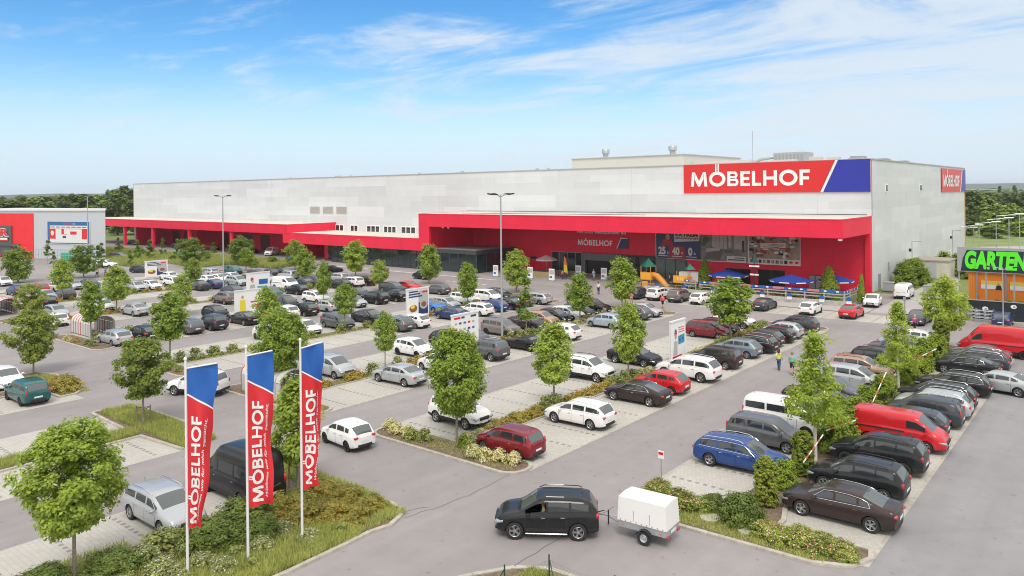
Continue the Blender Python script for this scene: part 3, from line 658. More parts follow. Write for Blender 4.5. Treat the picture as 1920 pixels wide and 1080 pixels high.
CARS = '''
@-10.3
sedan brown 34.9 180|suv black 38.4 180|suv black 42.5 180|van red 46.9 1|hatch slate 49.7 180|mpv slate 52.3 181|wagon silver 54.8 180|wagon black 57.3 180|wagon black 61.2 180|sedan black 68.0 180|wagon slate 70.6 181|sedan grey 73.2 181
@-16.2
wagon blue 38.1 1|mpv grey 42.3 0|minibus white 45.6 0|sedan black 48.8 0|sedan black 51.8 1|hatch grey 54.4 -1|mpv silver 58.4 -1|suv beige 61.7 0|suv black 65.6 -1|suv grey 71.5 180|hatch lightblue 74.2 -1|hatch white 77.3 180
@-26.9
mpv darkred 32.4 181|wagon white 39.2 181|coupe brown 45.8 181|hatch red 49.2 181|suvbig white 53.8 181|mpv brown 58.8 180|hatch bluegrey 63.6 180|wagon black 66.4 179|hatch slate 69.3 179|hatch black 71.8 180|hatch silver 74.3 181|suv slate 77.2 180
@-32.9
suv white 34.7 0|suv white 49.1 1|sedan black 55.6 0|mpv darkred 69.9 1|hatch black 72.7 1|suv white 76.8 0
@-44
sedan silver 39.3 181|hatch white 43.9 180|suv grey 49.7 180|roadster black 54.8 179|hatch white 60.8 180|hatch lightblue 68.7 180|hatch grey 75.0 180|hatch silver 77.6 -1
@-50.1
mpv silver 37.6 0|hatch white 46.7 0|hatch black 51.2 0|hatch grey 54.0 -1|mpv taupe 58.8 -1|sedan brown 63.0 1|hatch beige 65.7 1|hatch black 68.1 -1|hatch white 70.4 0|hatch slate 72.7 -1|suv black 76.0 1
@-60.8
wagon grey 54.2 179|hatch white 56.6 180|sedan navy 62.7 181|wagon white 66.6 181|hatch blue 70.0 179|sedan black 72.5 179|hatch grey 75.2 179|wagon silver 77.9 181
@-67
hatch white 43.0 0|hatch white 47.1 0|mpv grey 51.3 -1|sedan black 55.6 0|coupe brightblue 65.5 -1|hatch silver 68.0 -1|suv white 71.7 -1|mpv white 75.7 -1|wagon black 78.2 0
@-77.7
wagon silver 32.6 181|hatch black 35.3 180|wagon grey 40.0 180|suv slate 42.7 180|coupe black 46.7 179|hatch white 52.0 180|hatch black 54.4 180|hatch silver 57.8 180|hatch silver 62.1 0|suv black 65.7 181|hatch black 68.8 181|sedan grey 72.5 181|hatch grey 77.2 181
@-84.2
hatch black 46.8 -1|mpv slate 56.2 0|suv white 61.1 1|sedan slate 67.9 0|wagon slate 74.7 0|sedan red 77.5 1
@-94.7
hatch white 33.2 180|sedan silver 42.1 180|suv taupe 53.9 180|hatch teal 61.0 -1|hatch black 65.2 181|hatch black 72.9 180|suv white 75.4 179|hatch black 77.8 181
@-101.2
hatch silver 35.6 0|hatch white 41.0 -1|sedan slate 59.0 0|van white 67.6 1|sedan slate 70.9 180|wagon slate 73.3 0|suv silver 77.7 180
@-111.6
hatch black 38.0 181|hatch grey 45.6 -1|sedan slate 59.1 179|sedan navy 61.6 179|mpv silver 65.7 0|wagon black 68.2 0|hatch silver 71.0 1|suv silver 75.3 180
@-118.4
hatch lightblue 40.4 0|hatch grey 42.9 180|hatch silver 52.8 0|hatch white 55.2 0|suv white 58.8 0|hatch white 64.1 180|sedan white 66.5 0|sedan white 68.9 0|wagon slate 73.5 1|hatch slate 75.9 179|sedan black 78.4 179
@-129
hatch navy 40.0 180|hatch red 43.2 180|sedan white 45.6 180|hatch silver 47.9 0|sedan slate 50.3 0|hatch white 63.0 180|wagon silver 70.6 180|mpv teal 75.0 1
'''
ORD = ['rightmost', 'second', 'third', 'fourth', 'fifth', 'sixth', 'seventh', 'eighth']
MEDX = [-13.3, -30.3, -47.4, -64.3, -81.2, -98, -115, -132.3]
def cname(k, c): return COLW.get(c, c) + ' ' + KIND_WORD[k]
seen = {}
for blk in CARS.strip().split('@')[1:]:
    xr, body = blk.split('\n')[0], blk.split('\n')[1]; xr = float(xr); cs = [q.split() for q in body.split('|')]
    mi = min(range(8), key=lambda i: abs(MEDX[i] - xr)); side = 'right' if xr > MEDX[mi] else 'left'
    rowp = '%s side of %s hedge%s' % (side, ORD[mi], '' if mi == 0 else ' from right')
    for i, (k, c, y, rz) in enumerate(cs):
        a = cname(cs[i - 1][0], cs[i - 1][1]) if i else None; b = cname(cs[i + 1][0], cs[i + 1][1]) if i + 1 < len(cs) else None
        if a is None: nb = 'nearest of the row'
        elif b is None: nb = 'farthest of the row'
        else: nb = 'behind ' + a
        # next behind the previous car; when that repeats in a row use the following car instead
        lab = '%s %s, %s' % (cname(k, c), nb, rowp)
        if lab in seen: lab = '%s before %s, %s' % (cname(k, c), b, rowp)
        seen[lab] = 1
        o_ = car(k, c, xr + random.Random(i * 7 + mi).uniform(-.22, .22), float(y), float(rz) + random.Random(i * 5 + mi).uniform(-1, 1), lab)
        if (k, c, y) == ('mpv', 'darkred', '32.4'): o_.scale = (.93, .92, .94)
        elif k in ('hatch', 'sedan', 'wagon', 'suv'): q1 = random.Random(i * 11 + mi * 3).uniform(.95, 1.04); o_.scale = (q1, 1, random.Random(i + mi * 9).uniform(.97, 1.04))
G2 = 'cars standing in front of the store terrace'
for k, c, x, y, rz, lab in (
    ('hatch', 'slate', -52.1, 90.0, 92, 'dark grey hatchback in the leftmost bay before the playground'),
    ('suv', 'white', -49.3, 90.4, 90, 'white small crossover with its tail to us below the playground'),
    ('suv', 'taupe', -46.2, 90.4, 89, 'grey brown crossover beside the white one below the trailer'),
    ('hatch', 'white', -43.2, 90.4, 90, 'white hatchback half hidden behind the big tree, below the terrace'),
    ('coupe', 'slate', -34.9, 90.2, 91, 'dark grey coupe right of the big tree below the terrace fence'),
    ('hatch', 'white', -29.4, 90.1, 91, 'white hatchback alone between grey coupe and red hatchback'),
    ('beetle', 'red', -24.9, 90.2, 88, 'bright red hatchback, rightmost bay below the terrace')):
    car(k, c, x, y, rz, lab, G2)
for k, c, x, y, rz, lab in (
    ('beetle', 'white', -25.3, 100.6, -84, 'white rounded car with dark soft top by the red wall corner'),
    ('minibus', 'white', -23.9, 110.6, 93, 'white minibus parked by the waste containers at the side wall'),
    ('sedan', 'slate', -18.1, 90.3, -92, 'dark saloon facing us left of the garden sign'),
    ('hatch', 'navy', -10.9, 93.6, 92, 'dark blue hatchback standing before the black fence'),
    ('bigvan', 'red', -9.3, 77.0, 180, 'long red panel van with high roof at the right edge'),
    ('hatch', 'white', -35.4, 27.7, 175, 'white small hatchback with dark stripe driving round the flower island'),
    ('suv', 'white', -53.2, 28.1, 206, 'white crossover driving behind the left flag'),
    ('wagon', 'silver', -33.6, 16.1, 1, 'silver estate car with roof rails beside the left flag'),
    ('camper', 'black', -33.7, 19.9, 180, 'black high roof camper van behind the flags'),
    ('sedan', 'silver', -7.6, 63.4, 170, 'silver saloon driving out at the right edge'),
    ('hatch', 'black', -93.6, 89.4, 172, 'black hatchback driving along the forecourt'),
    ('hatch', 'black', -114.3, 86.3, 75, 'black hatchback driving away left of the glazed front'),
    ('wagon', 'taupe', -182.4, 77.6, 25, 'grey brown estate car on the far road by the grey hall'),
    ('suv', 'white', -161.9, 66.3, 30, 'white crossover on the road before the grey hall'),
    ('mpv', 'teal', -61.2, 19.6, 180, 'dark green people carrier by the island at the left edge'),
    ('hatch', 'white', -67.1, 20.0, 0, 'white hatchback nose to nose with the green people carrier'),
    ('hatch', 'white', -144.5, 43.0, 0, 'white hatchback cut by the left picture edge'),
    ('hatch', 'slate', -146.0, 66.2, 40, 'dark small car beyond the food advertising board'),
    ('van', 'white', -160.1, 103.5, -60, 'white delivery van under the red loading canopy'),
    ('sedan', 'black', -231.5, 102.2, 10, 'black car in the leftmost loading bay'),
    ('hatch', 'black', -205.0, 103.0, 10, 'black car in the second loading bay'),
    ('wagon', 'darkred', -190.1, 104.5, 20, 'dark red car under the middle of the loading canopy'),
    ('hatch', 'black', -171.0, 104.6, 5, 'black car beside the white delivery van')):
    o_ = car(k, c, x, y, rz, lab, None, 'moving_car' if 'driving' in lab else None, rim='dark' if 'flower island' in lab else None)
    if 'flower island' in lab: o_.scale = (.89, .94, .99)
# the black car with driver and trailer in front
if 'suv' not in PROTO: PROTO['suv'] = car_proto('suv')
DA = R(215)
duster = car('suv', 'black', -19.54, 25.85, math.degrees(DA), 'black SUV with silver roof bars pulling the white box trailer', None, 'moving_car', rim='light')
for ch in duster.children:
    if ch.name.startswith('roof_rail'): ch.data = ch.data.copy(); ch.data.materials[0] = DARK
for sd in (1, -1):
    MB().bbox((-.35, sd * .683, 1.735), (.75, .045, .02), .3).build('rail_cap', ALLOY, duster)
    MB().bbox((0.02, sd * .955, .30), (1.75, .07, .05), .3).build('side_step', CHROME, duster)
# ------------------------------------------------------------------ vegetation
LM = dict(
    maple=leafmat('maple_leaves', (.075, .165, .018), (.40, .50, .09)),
    dark=leafmat('dark_maple_leaves', (.055, .12, .016), (.24, .34, .06)),
    olivemaple=leafmat('olive_maple_leaves', (.09, .16, .02), (.34, .40, .09)),
    pillar=leafmat('pillar_leaves', (.08, .14, .015), (.30, .34, .05), .15),
    lime=leafmat('lime_leaves', (0.122, 0.215, 0.020), (0.472, 0.572, 0.092)),
    conifer=leafmat('thuja_leaves', (0.095, 0.190, 0.018), (0.410, 0.474, 0.054), .15),
    hedge=leafmat('hedge_leaves', (0.073, 0.155, 0.017), (0.276, 0.357, 0.040), .2),
    yellow=leafmat('yellow_spirea', (.17, .17, .025), (.50, .36, .07), .2),
    olive=leafmat('olive_shrub', (0.118, 0.169, 0.051), (0.355, 0.389, 0.118), .2),
    pale=leafmat('pale_flowering_shrub', (0.247, 0.286, 0.091), (0.728, 0.676, 0.325), .2),
    rose=leafmat('rose_leaves', (.055, .10, .016), (.20, .26, .06), .2),
    petal=leafmat('rose_petals', (0.784, 0.246, 0.246), (0.850, 0.582, 0.504), .2),
    cream=leafmat('cream_flowers', (0.600, 0.560, 0.420), (0.750, 0.720, 0.600), .2),
    grass=leafmat('grass_blades', (0.172, 0.243, 0.051), (0.486, 0.515, 0.157), .3),
    forest=leafmat('forest_leaves', (.045, .080, .016), (.16, .21, .045), .2),
    forestl=leafmat('light_forest_leaves', (0.087, 0.157, 0.022), (0.280, 0.368, 0.061), .2))
BARK = mat('bark', (.27, .23, .19), .9, noise=.35, nscale=12)
WBARK = mat('whitewashed_bark', (.66, .64, .60), .85, noise=.1, nscale=8)
WOODP = mat('stake_wood', (.36, .25, .15), .8, noise=.2, nscale=6)
GWOOD = mat('weathered_stake', (.23, .19, .155), .85, noise=.2)
rg = np.random.default_rng(11)
def leaf_arr(c, n, s, rng, asp=.55):
    N_ = len(c); rnd = rng.normal(size=(N_, 3)); n = n / np.linalg.norm(n, axis=1, keepdims=True)
    t = np.cross(n, rnd); t /= np.linalg.norm(t, axis=1, keepdims=True) + 1e-9; b = np.cross(n, t); s = s[:, None]
    v = np.stack([c - t * s, c + b * s * asp - n * s * .12, c + t * s - n * s * .25, c - b * s * asp - n * s * .12], 1); return v.reshape(-1, 3)
def quads_mesh(name, v, mats, mi=None):
    nq = len(v) // 4; me = bpy.data.meshes.new(name); me.vertices.add(len(v)); me.vertices.foreach_set('co', v.astype(np.float32).ravel())
    me.loops.add(nq * 4); me.loops.foreach_set('vertex_index', np.arange(nq * 4, dtype=np.int32)); me.polygons.add(nq)
    me.polygons.foreach_set('loop_start', np.arange(0, nq * 4, 4, dtype=np.int32)); me.polygons.foreach_set('loop_total', np.full(nq, 4, dtype=np.int32))
    for m_ in mats: me.materials.append(m_)
    if mi is not None: me.polygons.foreach_set('material_index', mi.astype(np.int32))
    me.update(calc_edges=True); me.validate(); return me
SH = dict(ball=lambda t: np.sqrt(np.clip(1 - (2 * t - 1) ** 2 / 1.04, .02, 1)) , egg=lambda t: np.clip(np.sin(np.pi * np.clip(t * .86 + .07, 0, 1)) ** .8, .05, 1),
          spire=lambda t: np.clip(1.12 * (1 - t) ** .75 * np.clip(t * 6 + .35, 0, 1), .03, 1), vase=lambda t: np.clip((.28 + .85 * t ** .55) * (1 - t ** 5) ** .5, .05, 1), cone=lambda t: np.clip((1 - t) ** .8 * np.clip(t * 8 + .6, 0, 1), .03, 1),
          column=lambda t: np.clip(np.minimum(1, (1 - t) * 5) ** .6 * np.minimum(1, t * 8 + .7), .1, 1), dome=lambda t: np.sqrt(np.clip(1 - (t * .95) ** 2, .02, 1)))
def crown_mesh(name, seed, shape, w_, h_, nclump, per, leaf, mats, cr=.14, inner=.45, flower=0, up=.75, tuft=0, gap=.25):
    rng = np.random.default_rng(seed); F_ = SH[shape]
    ph = rng.uniform(0, 2 * np.pi, 6); t = rng.uniform(0.02, .97, nclump) ** (1.05); az = rng.uniform(0, 2 * np.pi, nclump)
    lump = 1 + gap * (np.sin(2 * az + ph[0] + 3 * t) * .5 + np.sin(3 * az + ph[1] - 7 * t) * .4 + np.sin(5 * az + ph[2] + 9 * t) * .35)
    rho = np.where(rng.random(nclump) < inner, rng.uniform(.1, .7, nclump), rng.uniform(.72, 1.0, nclump))
    r_ = w_ / 2 * F_(t) * lump * rho * (1 - cr * .8)
    c = np.stack([r_ * np.cos(az), r_ * np.sin(az), t * h_ * (1 - cr * .4)], 1)
    if tuft:
        k = rng.integers(0, nclump, tuft); c2 = c[k].copy(); a2 = rng.uniform(0, 6.28, tuft); rr = rng.uniform(0, .32, tuft) * w_
        c2[:, 0] = rr * np.cos(a2); c2[:, 1] = rr * np.sin(a2); c2[:, 2] = h_ * rng.uniform(.86, 1.02, tuft) * (1 - (rr / w_) ** 2 * .9); c = np.concatenate([c, c2])
    nc = len(c); sz = rng.uniform(.7, 1.3, nc) * cr * w_
    P_ = np.repeat(c, per, 0); S_ = np.repeat(sz, per)[:, None]; d = rng.normal(size=(len(P_), 3)); d /= np.linalg.norm(d, axis=1, keepdims=True)
    p = P_ + d * S_ * rng.random((len(P_), 1)) ** .45 * np.array([1, 1, .72]); p[:, 2] = np.abs(p[:, 2])
    out = p - np.array([0, 0, h_ * .35]); out /= np.linalg.norm(out, axis=1, keepdims=True) + 1e-6
    nn = np.array([0, 0, 1.]) * up + out * .5 + d * .45 + rng.normal(size=p.shape) * .30
    rr_ = np.percentile(np.hypot(p[:, 0], p[:, 1]), 99.3); kx = (w_ / 2) / rr_; kz = h_ / np.percentile(p[:, 2], 99.6); p = p * np.array([kx, kx, kz]); c = c * np.array([kx, kx, kz])
    s = leaf * rng.uniform(.65, 1.3, len(p)); v = leaf_arr(p, nn, s, rng, .62)
    mi = None
    if flower:
        top = (d[:, 2] > -.2) & (rng.random(len(p)) < flower); mi = top.astype(int)
    me = quads_mesh(name, v, mats, mi); return me, c
def limbs(h0, cb, ch, c, r0, seed, nl=7):
    """tapered trunk with limbs reaching into the crown; cb crown bottom, ch crown height"""
    rn = random.Random(seed); m_ = MB(); lean = rn.uniform(-.06, .06)
    topz = cb + ch * .72; pts = [(0, 0, -.1), (0, 0, .05), (lean * .4, 0, cb * .5), (lean, lean * .5, cb), (lean * 1.4, lean, cb + ch * .4), (lean, 0, topz)]
    m_.tube(pts, [r0 * 1.35, r0 * 1.1, r0, r0 * .9, r0 * .5, r0 * .12], 8)
    idx = list(range(len(c))); rn.shuffle(idx)
    for i in idx[:nl]:
        e = c[i]; z0 = cb + max(0, min(e[2] * .5, ch * .45)); a = Vector((lean, 0, z0)); b = Vector((e[0], e[1], cb + e[2])); mid = a.lerp(b, .5) + Vector((0, 0, -.05 * ch))
        m_.tube([a, mid, b], [r0 * .42, r0 * .25, r0 * .07], 5)
    return m_
TP = {}
def tree_kind(key, shape, w_, h_, nclump, per, leaf, lm, cb, r0, seed, bark=BARK, **kw):
    me, c = crown_mesh('crown', seed, shape, w_, h_, nclump, per, leaf, [LM[lm]], **kw)
    tr = limbs(cb, cb, h_, c, r0, seed); t_o = tr.build('trunk', bark, None, 60); tm = t_o.data; bpy.data.objects.remove(t_o)
    TP[key] = (me, tm, w_, h_, cb)
def tree(key, x, y, h, cb, w_, label, cat='tree', name='tree', group=None, rz=None):
    me, tm, w0, h0, cb0 = TP[key]; rn = random.Random(int(x * 13 + y * 7)); k = w_ / w0
    r = thing(name, label, cat, (x, y, 0), rn.uniform(0, 6.28) if rz is None else rz, group)
    t_ = link('trunk', tm, r); t_.scale = (min(k, 1.3), min(k, 1.3), h / (cb0 + h0))
    c_ = link('crown', me, r, (0, 0, cb)); c_.scale = (k, k, (h - cb) / h0); return r
for i in range(4): tree_kind('maple%d' % i, 'ball' if i % 2 else 'egg', 3.4, 4.0, 125, 50, .118, 'maple', 1.7, .075, 20 + i, tuft=8)
for i in range(2): tree_kind('big%d' % i, 'ball' if i % 2 == 0 else 'egg', 4.3, 4.4, 300, 90, .085, 'maple', 1.7, .085, 30 + i, tuft=14, cr=.10, inner=.42, gap=.26)
tree_kind('wide', 'vase', 4.2, 4.0, 170, 66, .095, 'olivemaple', 1.6, .07, 34, tuft=26, cr=.10, gap=.34, inner=.45, up=.5)
for i in range(2): tree_kind('dark%d' % i, 'ball', 5.0, 5.0, 110, 45, .17, 'dark', .9, .11, 40 + i, tuft=6)
for i in range(2): tree_kind('lime%d' % i, 'spire', 3.1, 5.0, 130, 60, .08, 'lime', 1.7, .085, 50 + i, bark=WBARK, up=.3, cr=.12, inner=.45, tuft=6, gap=.3)
tree_kind('limeball', 'egg', 4.1, 4.8, 160, 60, .11, 'lime', 1.8, .08, 55, up=.3, cr=.12, tuft=8, gap=.3)
for i in range(2): tree_kind('slim%d' % i, 'spire', 1.5, 3.2, 40, 30, .13, 'dark', .7, .05, 60 + i, cr=.16)
tree_kind('thuja', 'cone', 2.6, 4.0, 330, 60, .08, 'conifer', .2, .09, 65, cr=.11, up=.2, inner=.2)
GM = 'young maples in the hedge strips'
KT = 'maple0 maple1 maple2 maple3'.split()
TREES = [  # kind, x, y, height, crown bottom, crown width, label
 ('big0', -30.95, 11.42, 6.0, 2.0, 3.8, 'large leafy maple in the lower left corner'),
 ('wide', -48.3, 21.9, 5.6, 1.9, 4.0, 'spreading maple with reddish tips on the grassy bed by the left flag'),
 ('wide', -70.0, 22.9, 5.2, 1.1, 4.4, 'spreading maple at the left edge above the green people carrier'),
 ('big1', -47.4, 31.35, 6.2, 2.0, 4.1, 'dense maple rising between the left and middle flags'),
 ('maple1', -31.5, 21.65, 5.7, 1.6, 2.9, 'narrow maple between the middle and right flags'),
 ('big1', -30.3, 31.54, 6.6, 1.8, 4.0, 'tall full maple at the tip of the flower island'),
 ('maple1', -30.3, 40.97, 5.7, 1.7, 3.2, 'heart shaped maple above the white estate car'),
 ('maple0', -30.3, 50.6, 5.9, 1.5, 2.95, 'slender maple behind the red hatchback'),
 ('maple2', -47.4, 41.0, 4.9, 1.7, 2.1, 'small thin maple behind the silver saloon'),
 ('maple3', -64.3, 31.45, 6.1, 2.2, 3.6, 'maple with bare stem left of the flags at the near island'),
 ('maple0', -81.2, 31.75, 6.0, 2.0, 2.9, 'oval maple in front of the striped trolley shelter'),
 ('maple1', -98.0, 41.3, 5.8, 1.7, 3.9, 'broad maple left of the silver saloon in the far left bays'),
 ('maple3', -115.0, 41.3, 5.9, 1.8, 3.4, 'maple standing right of the large dark tree at the left'),
 ('wide', -98.0, 31.85, 4.6, 1.0, 4.1, 'loose maple beside the left trolley shelter'),
 ('dark0', -145.7, 55.8, 5.9, .9, 5.6, 'large dark maple in front of the grey hall poster'),
 ('dark1', -147.3, 46.0, 6.1, .6, 5.5, 'large dark maple before the red hall wall'),
 ('dark0', -151.7, 78.9, 5.7, .9, 6.1, 'round dark maple on the meadow island'),
 ('dark1', -142.6, 84.9, 6.0, 1.0, 5.8, 'round dark maple beside the tall lamp mast on the meadow island'),
 ('maple2', -132.0, 79.6, 4.5, .9, 3.4, 'bright maple in front of the round dark one by the lamp mast'),
 ('maple1', -89.2, 45.2, 5.0, 1.2, 3.0, 'middle one of three bright maples stacked above each other'),
 ('maple3', -114.7, 59.9, 4.7, .9, 3.2, 'topmost of three bright maples stacked above each other'),
 ('maple0', -70.5, 44.8, 4.8, 1.0, 3.1, 'pear shaped maple right of the yellow shirt board'),
 ('maple2', -126.2, 86.6, 5.7, .8, 4.5, 'maple in front of the delivery canopy corner'),
 ('maple1', -108.3, 76.3, 5.3, .6, 3.9, 'maple close in front of the one at the delivery canopy corner'),
 ('maple0', -81.2, 59.9, 5.9, 1.6, 2.4, 'slim maple behind the white SUV'),
 ('maple3', -64.3, 50.2, 5.1, 1.9, 2.8, 'maple above the grey people carrier in the middle bays'),
 ('maple2', -106.3, 85.4, 6.3, .9, 4.8, 'broad maple before the glazed shop front'),
 ('maple0', -87.6, 74.7, 4.5, 1.1, 3.3, 'vase shaped maple behind the two black cars'),
 ('maple1', -87.6, 85.1, 6.3, 1.0, 4.3, 'full maple before the right end of the low red canopy'),
 ('maple2', -64.3, 69.1, 5.8, 1.5, 2.9, 'oval maple left of the tall middle lamp mast'),
 ('maple3', -69.5, 85.1, 6.2, 1.0, 4.4, 'full maple right of the tall middle lamp mast'),
 ('slim0', -47.4, 59.5, 6.0, 1.8, 2.0, 'thin pointed young tree beside the dark brown saloon'),
 ('maple1', -47.4, 69.0, 5.5, 1.5, 3.4, 'airy maple standing right of the white people at the entrance'),
 ('maple0', -48.8, 80.2, 6.3, 1.3, 4.2, 'tall maple just left of the orange playground'),
 ('maple3', -30.3, 69.7, 6.1, 1.7, 4.9, 'broad maple hiding part of the terrace and a white SUV'),
 ('lime0', -13.3, 41.3, 6.9, 2.0, 3.4, 'tall pointed lime with white trunk beside the white minibus'),
 ('lime1', -13.3, 59.6, 6.3, 1.5, 3.0, 'second pointed lime with white trunk in the right hedge strip'),
 ('limeball', -13.3, 77.4, 6.5, 1.7, 4.1, 'round lime at the far end of the right hedge strip')]
for k, x, y, h, cb, w_, lab in TREES:
    tree(k, x, y, h, cb, w_, lab, 'tree', 'lime_tree' if 'lime' in k else 'maple_tree')
for x, y, h, w_, lab in ((-49.5, 104.8, 4.1, 2.9, 'pyramid thuja behind the white hatchback left on the terrace'), (-31.4, 103.6, 4.2, 2.9, 'pyramid thuja behind the right end of the terrace fence'), (-26.9, 101.8, 3.6, 1.3, 'small narrow thuja beside the white rounded car')):
    tree('thuja', x, y, h, .15, w_, lab, 'conifer', 'thuja')
for i, (x, y, h, cb, w_) in enumerate([(-182.8, 62.8, 5.2, 1.9, 1.8), (-174.7, 61.1, 3.2, .4, 1.5), (-179.4, 72.5, 4.2, .9, 1.8), (-200.8, 85.2, 4.1, .7, 1.7), (-153.5, 67.4, 3.9, 1.2, 1.5), (-172.2, 77.2, 4.8, .5, 1.6),
        (-169.7, 78.8, 4.8, 1.2, 2.2), (-178.8, 86.1, 4.6, .6, 1.7), (-171.2, 85.8, 4.6, .6, 1.8), (-163.2, 87.7, 3.5, .5, 1.4), (-170.9, 94.6, 3.3, .7, 1.7), (-150.5, 60.2, 5.4, 1.5, 2.2)]):
    tree('slim%d' % (i % 2), x, y, h, cb, w_, 'small pointed young tree on the grass before the grey hall and delivery bays', 'tree', 'young_tree', 'young trees by the delivery bays')

# shrubs
SP = {}
def shrub_kind(key, shape, w_, h_, nclump, per, leaf, lms, seed, **kw):
    SP[key] = (crown_mesh('shrub', seed, shape, w_, h_, nclump, per, leaf, [LM[q] for q in lms], **kw)[0], w_, h_)
for i in range(2):
    shrub_kind('yellow%d' % i, 'dome', 1.5, .75, 26, 34, .065, ['yellow'], 70 + i, cr=.2)
    shrub_kind('olive%d' % i, 'dome', 1.5, .85, 26, 34, .075, ['olive'], 74 + i, cr=.2, up=.2)
    shrub_kind('pale%d' % i, 'dome', 1.2, .65, 24, 34, .06, ['pale', 'cream'], 78 + i, cr=.2, flower=.12)
shrub_kind('green', 'dome', 1.6, 1.3, 50, 46, .085, ['hedge'], 82, cr=.18)
shrub_kind('big_green', 'dome', 2.6, 1.5, 130, 80, .062, ['rose'], 83, cr=.12, up=.15)
shrub_kind('big_gold', 'dome', 2.3, 1.0, 90, 60, .055, ['yellow', 'olive'], 84, cr=.13, flower=.35)
shrub_kind('rose', 'dome', 2.2, .95, 90, 70, .055, ['hedge', 'petal'], 85, cr=.13, flower=.20)
shrub_kind('cream', 'dome', 1.7, .85, 80, 50, .05, ['olive', 'cream'], 86, cr=.14, flower=.22)
shrub_kind('column', 'column', 1.15, 2.6, 420, 55, .042, ['pillar'], 87, cr=.09, up=.3, inner=.3, gap=.05)
shrub_kind('darkbush', 'dome', 2.4, 2.2, 110, 50, .085, ['hedge'], 88, cr=.14)
SL = dict(yellow='low golden yellow shrub in a hedge strip between the parking rows', olive='low grey green shrub in a hedge strip between the parking rows', pale='low pale flowering shrub in a hedge strip between the parking rows')
def shrub(key, x, y, k=1, kz=1, label=None, group=None, name='shrub', z=.05):
    me, w0, h0 = SP[key]; o = link(name, me, None, (x, y, z), (0, 0, random.Random(int(x * 91 + y * 57)).uniform(0, 6.28))); o.scale = (k, k, k * kz)
    tag(o, label, 'shrub', group); return o
rs = random.Random(8); cnt = {}
for i, xc in enumerate(MEDX[1:7], 1):
    y = 32.4; mode = 'yellow'
    runs = {1: [(33, 'pale'), (35.5, 'yellow'), (39.5, 'olive'), (41.5, 'yellow'), (47.5, 'olive'), (52, 'pale'), (66, 'olive'), (68.5, 'yellow'), (74, 'olive')],
            2: [(33, 'yellow'), (38.8, 'olive'), (43.5, 'yellow'), (46, 'olive'), (54, 'yellow'), (57, 'olive'), (66, 'pale'), (70, 'yellow')],
            3: [(33, 'olive'), (38, 'pale'), (42, 'olive'), (50, 'pale'), (52, 'olive'), (60, 'yellow'), (64, 'olive'), (73, 'yellow')],
            4: [(33, 'olive'), (42, 'yellow'), (47, 'pale'), (53, 'yellow'), (58, 'olive'), (68, 'pale')]}.get(i, [(33, 'yellow'), (44, 'olive'), (52, 'yellow'), (60, 'olive')])
    st = 1.25 if i < 3 else 1.7
    while y < 79:
        key = [k for a, k in runs if a <= max(y, 33)][-1]; c_ = cnt.get(key, 0)
        if rs.random() < .88:
            sc = rs.uniform(.75, 1.1) if key != 'pale' else rs.uniform(.6, .95)
            shrub('%s%d' % (key, rs.randint(0, 1)), xc + rs.uniform(-.12, .12), y, sc * (1.1 if i >= 3 else 1), rs.uniform(.75, 1.1), SL[key], key + ' shrubs in the hedge strips')
        y += st * rs.uniform(.8, 1.15)
    for yy, up_ in ((30.5, 0), (80.7, 1)):          # island ends
        for q in range(5):
            xx = xc + rs.uniform(-4.6, 4.6); key = rs.choice(['yellow', 'pale', 'olive'])
            if i == 1 and not up_: continue
            shrub('%s%d' % (key, rs.randint(0, 1)), xx, yy + rs.uniform(-.3, .3), rs.uniform(.5, .85), 1, 'low %s shrub on a kerbed island end' % dict(yellow='golden', pale='pale flowering', olive='grey green')[key], key + ' shrubs on the island ends')
for q, (px_, py_, key) in enumerate([(-35.4, 31.0, 'pale1'), (-34.5, 30.6, 'pale0'), (-33.6, 30.8, 'pale1'), (-33.0, 30.4, 'olive0'), (-32.1, 30.7, 'olive1'), (-29.6, 31.4, 'green'), (-28.8, 31.0, 'olive1'), (-28.1, 30.5, 'pale0'), (-27.3, 30.6, 'pale1'), (-26.6, 30.9, 'pale0'), (-25.7, 31.1, 'pale1'), (-28.6, 32.3, 'green')]):
    shrub(key, px_, py_, (.95 if key[0] == 'p' else .75) if key != 'green' else .5, 1.15, {'p': 'pale yellow flowering shrub on the near flower island', 'o': 'small olive shrub on the near flower island', 'g': 'small dark green shrub on the near flower island'}[key[0]], {'p': 'pale', 'o': 'olive', 'g': 'green'}[key[0]] + ' shrubs of the near flower island')
for q in range(7): shrub('big_gold' if q % 2 else 'yellow0', -30.3 + rs.uniform(-.1, .1), 34.2 + q * .95, .62, .95, 'golden shrub in the dense hedge beside the red people carrier', 'golden shrubs of the dense near hedge')
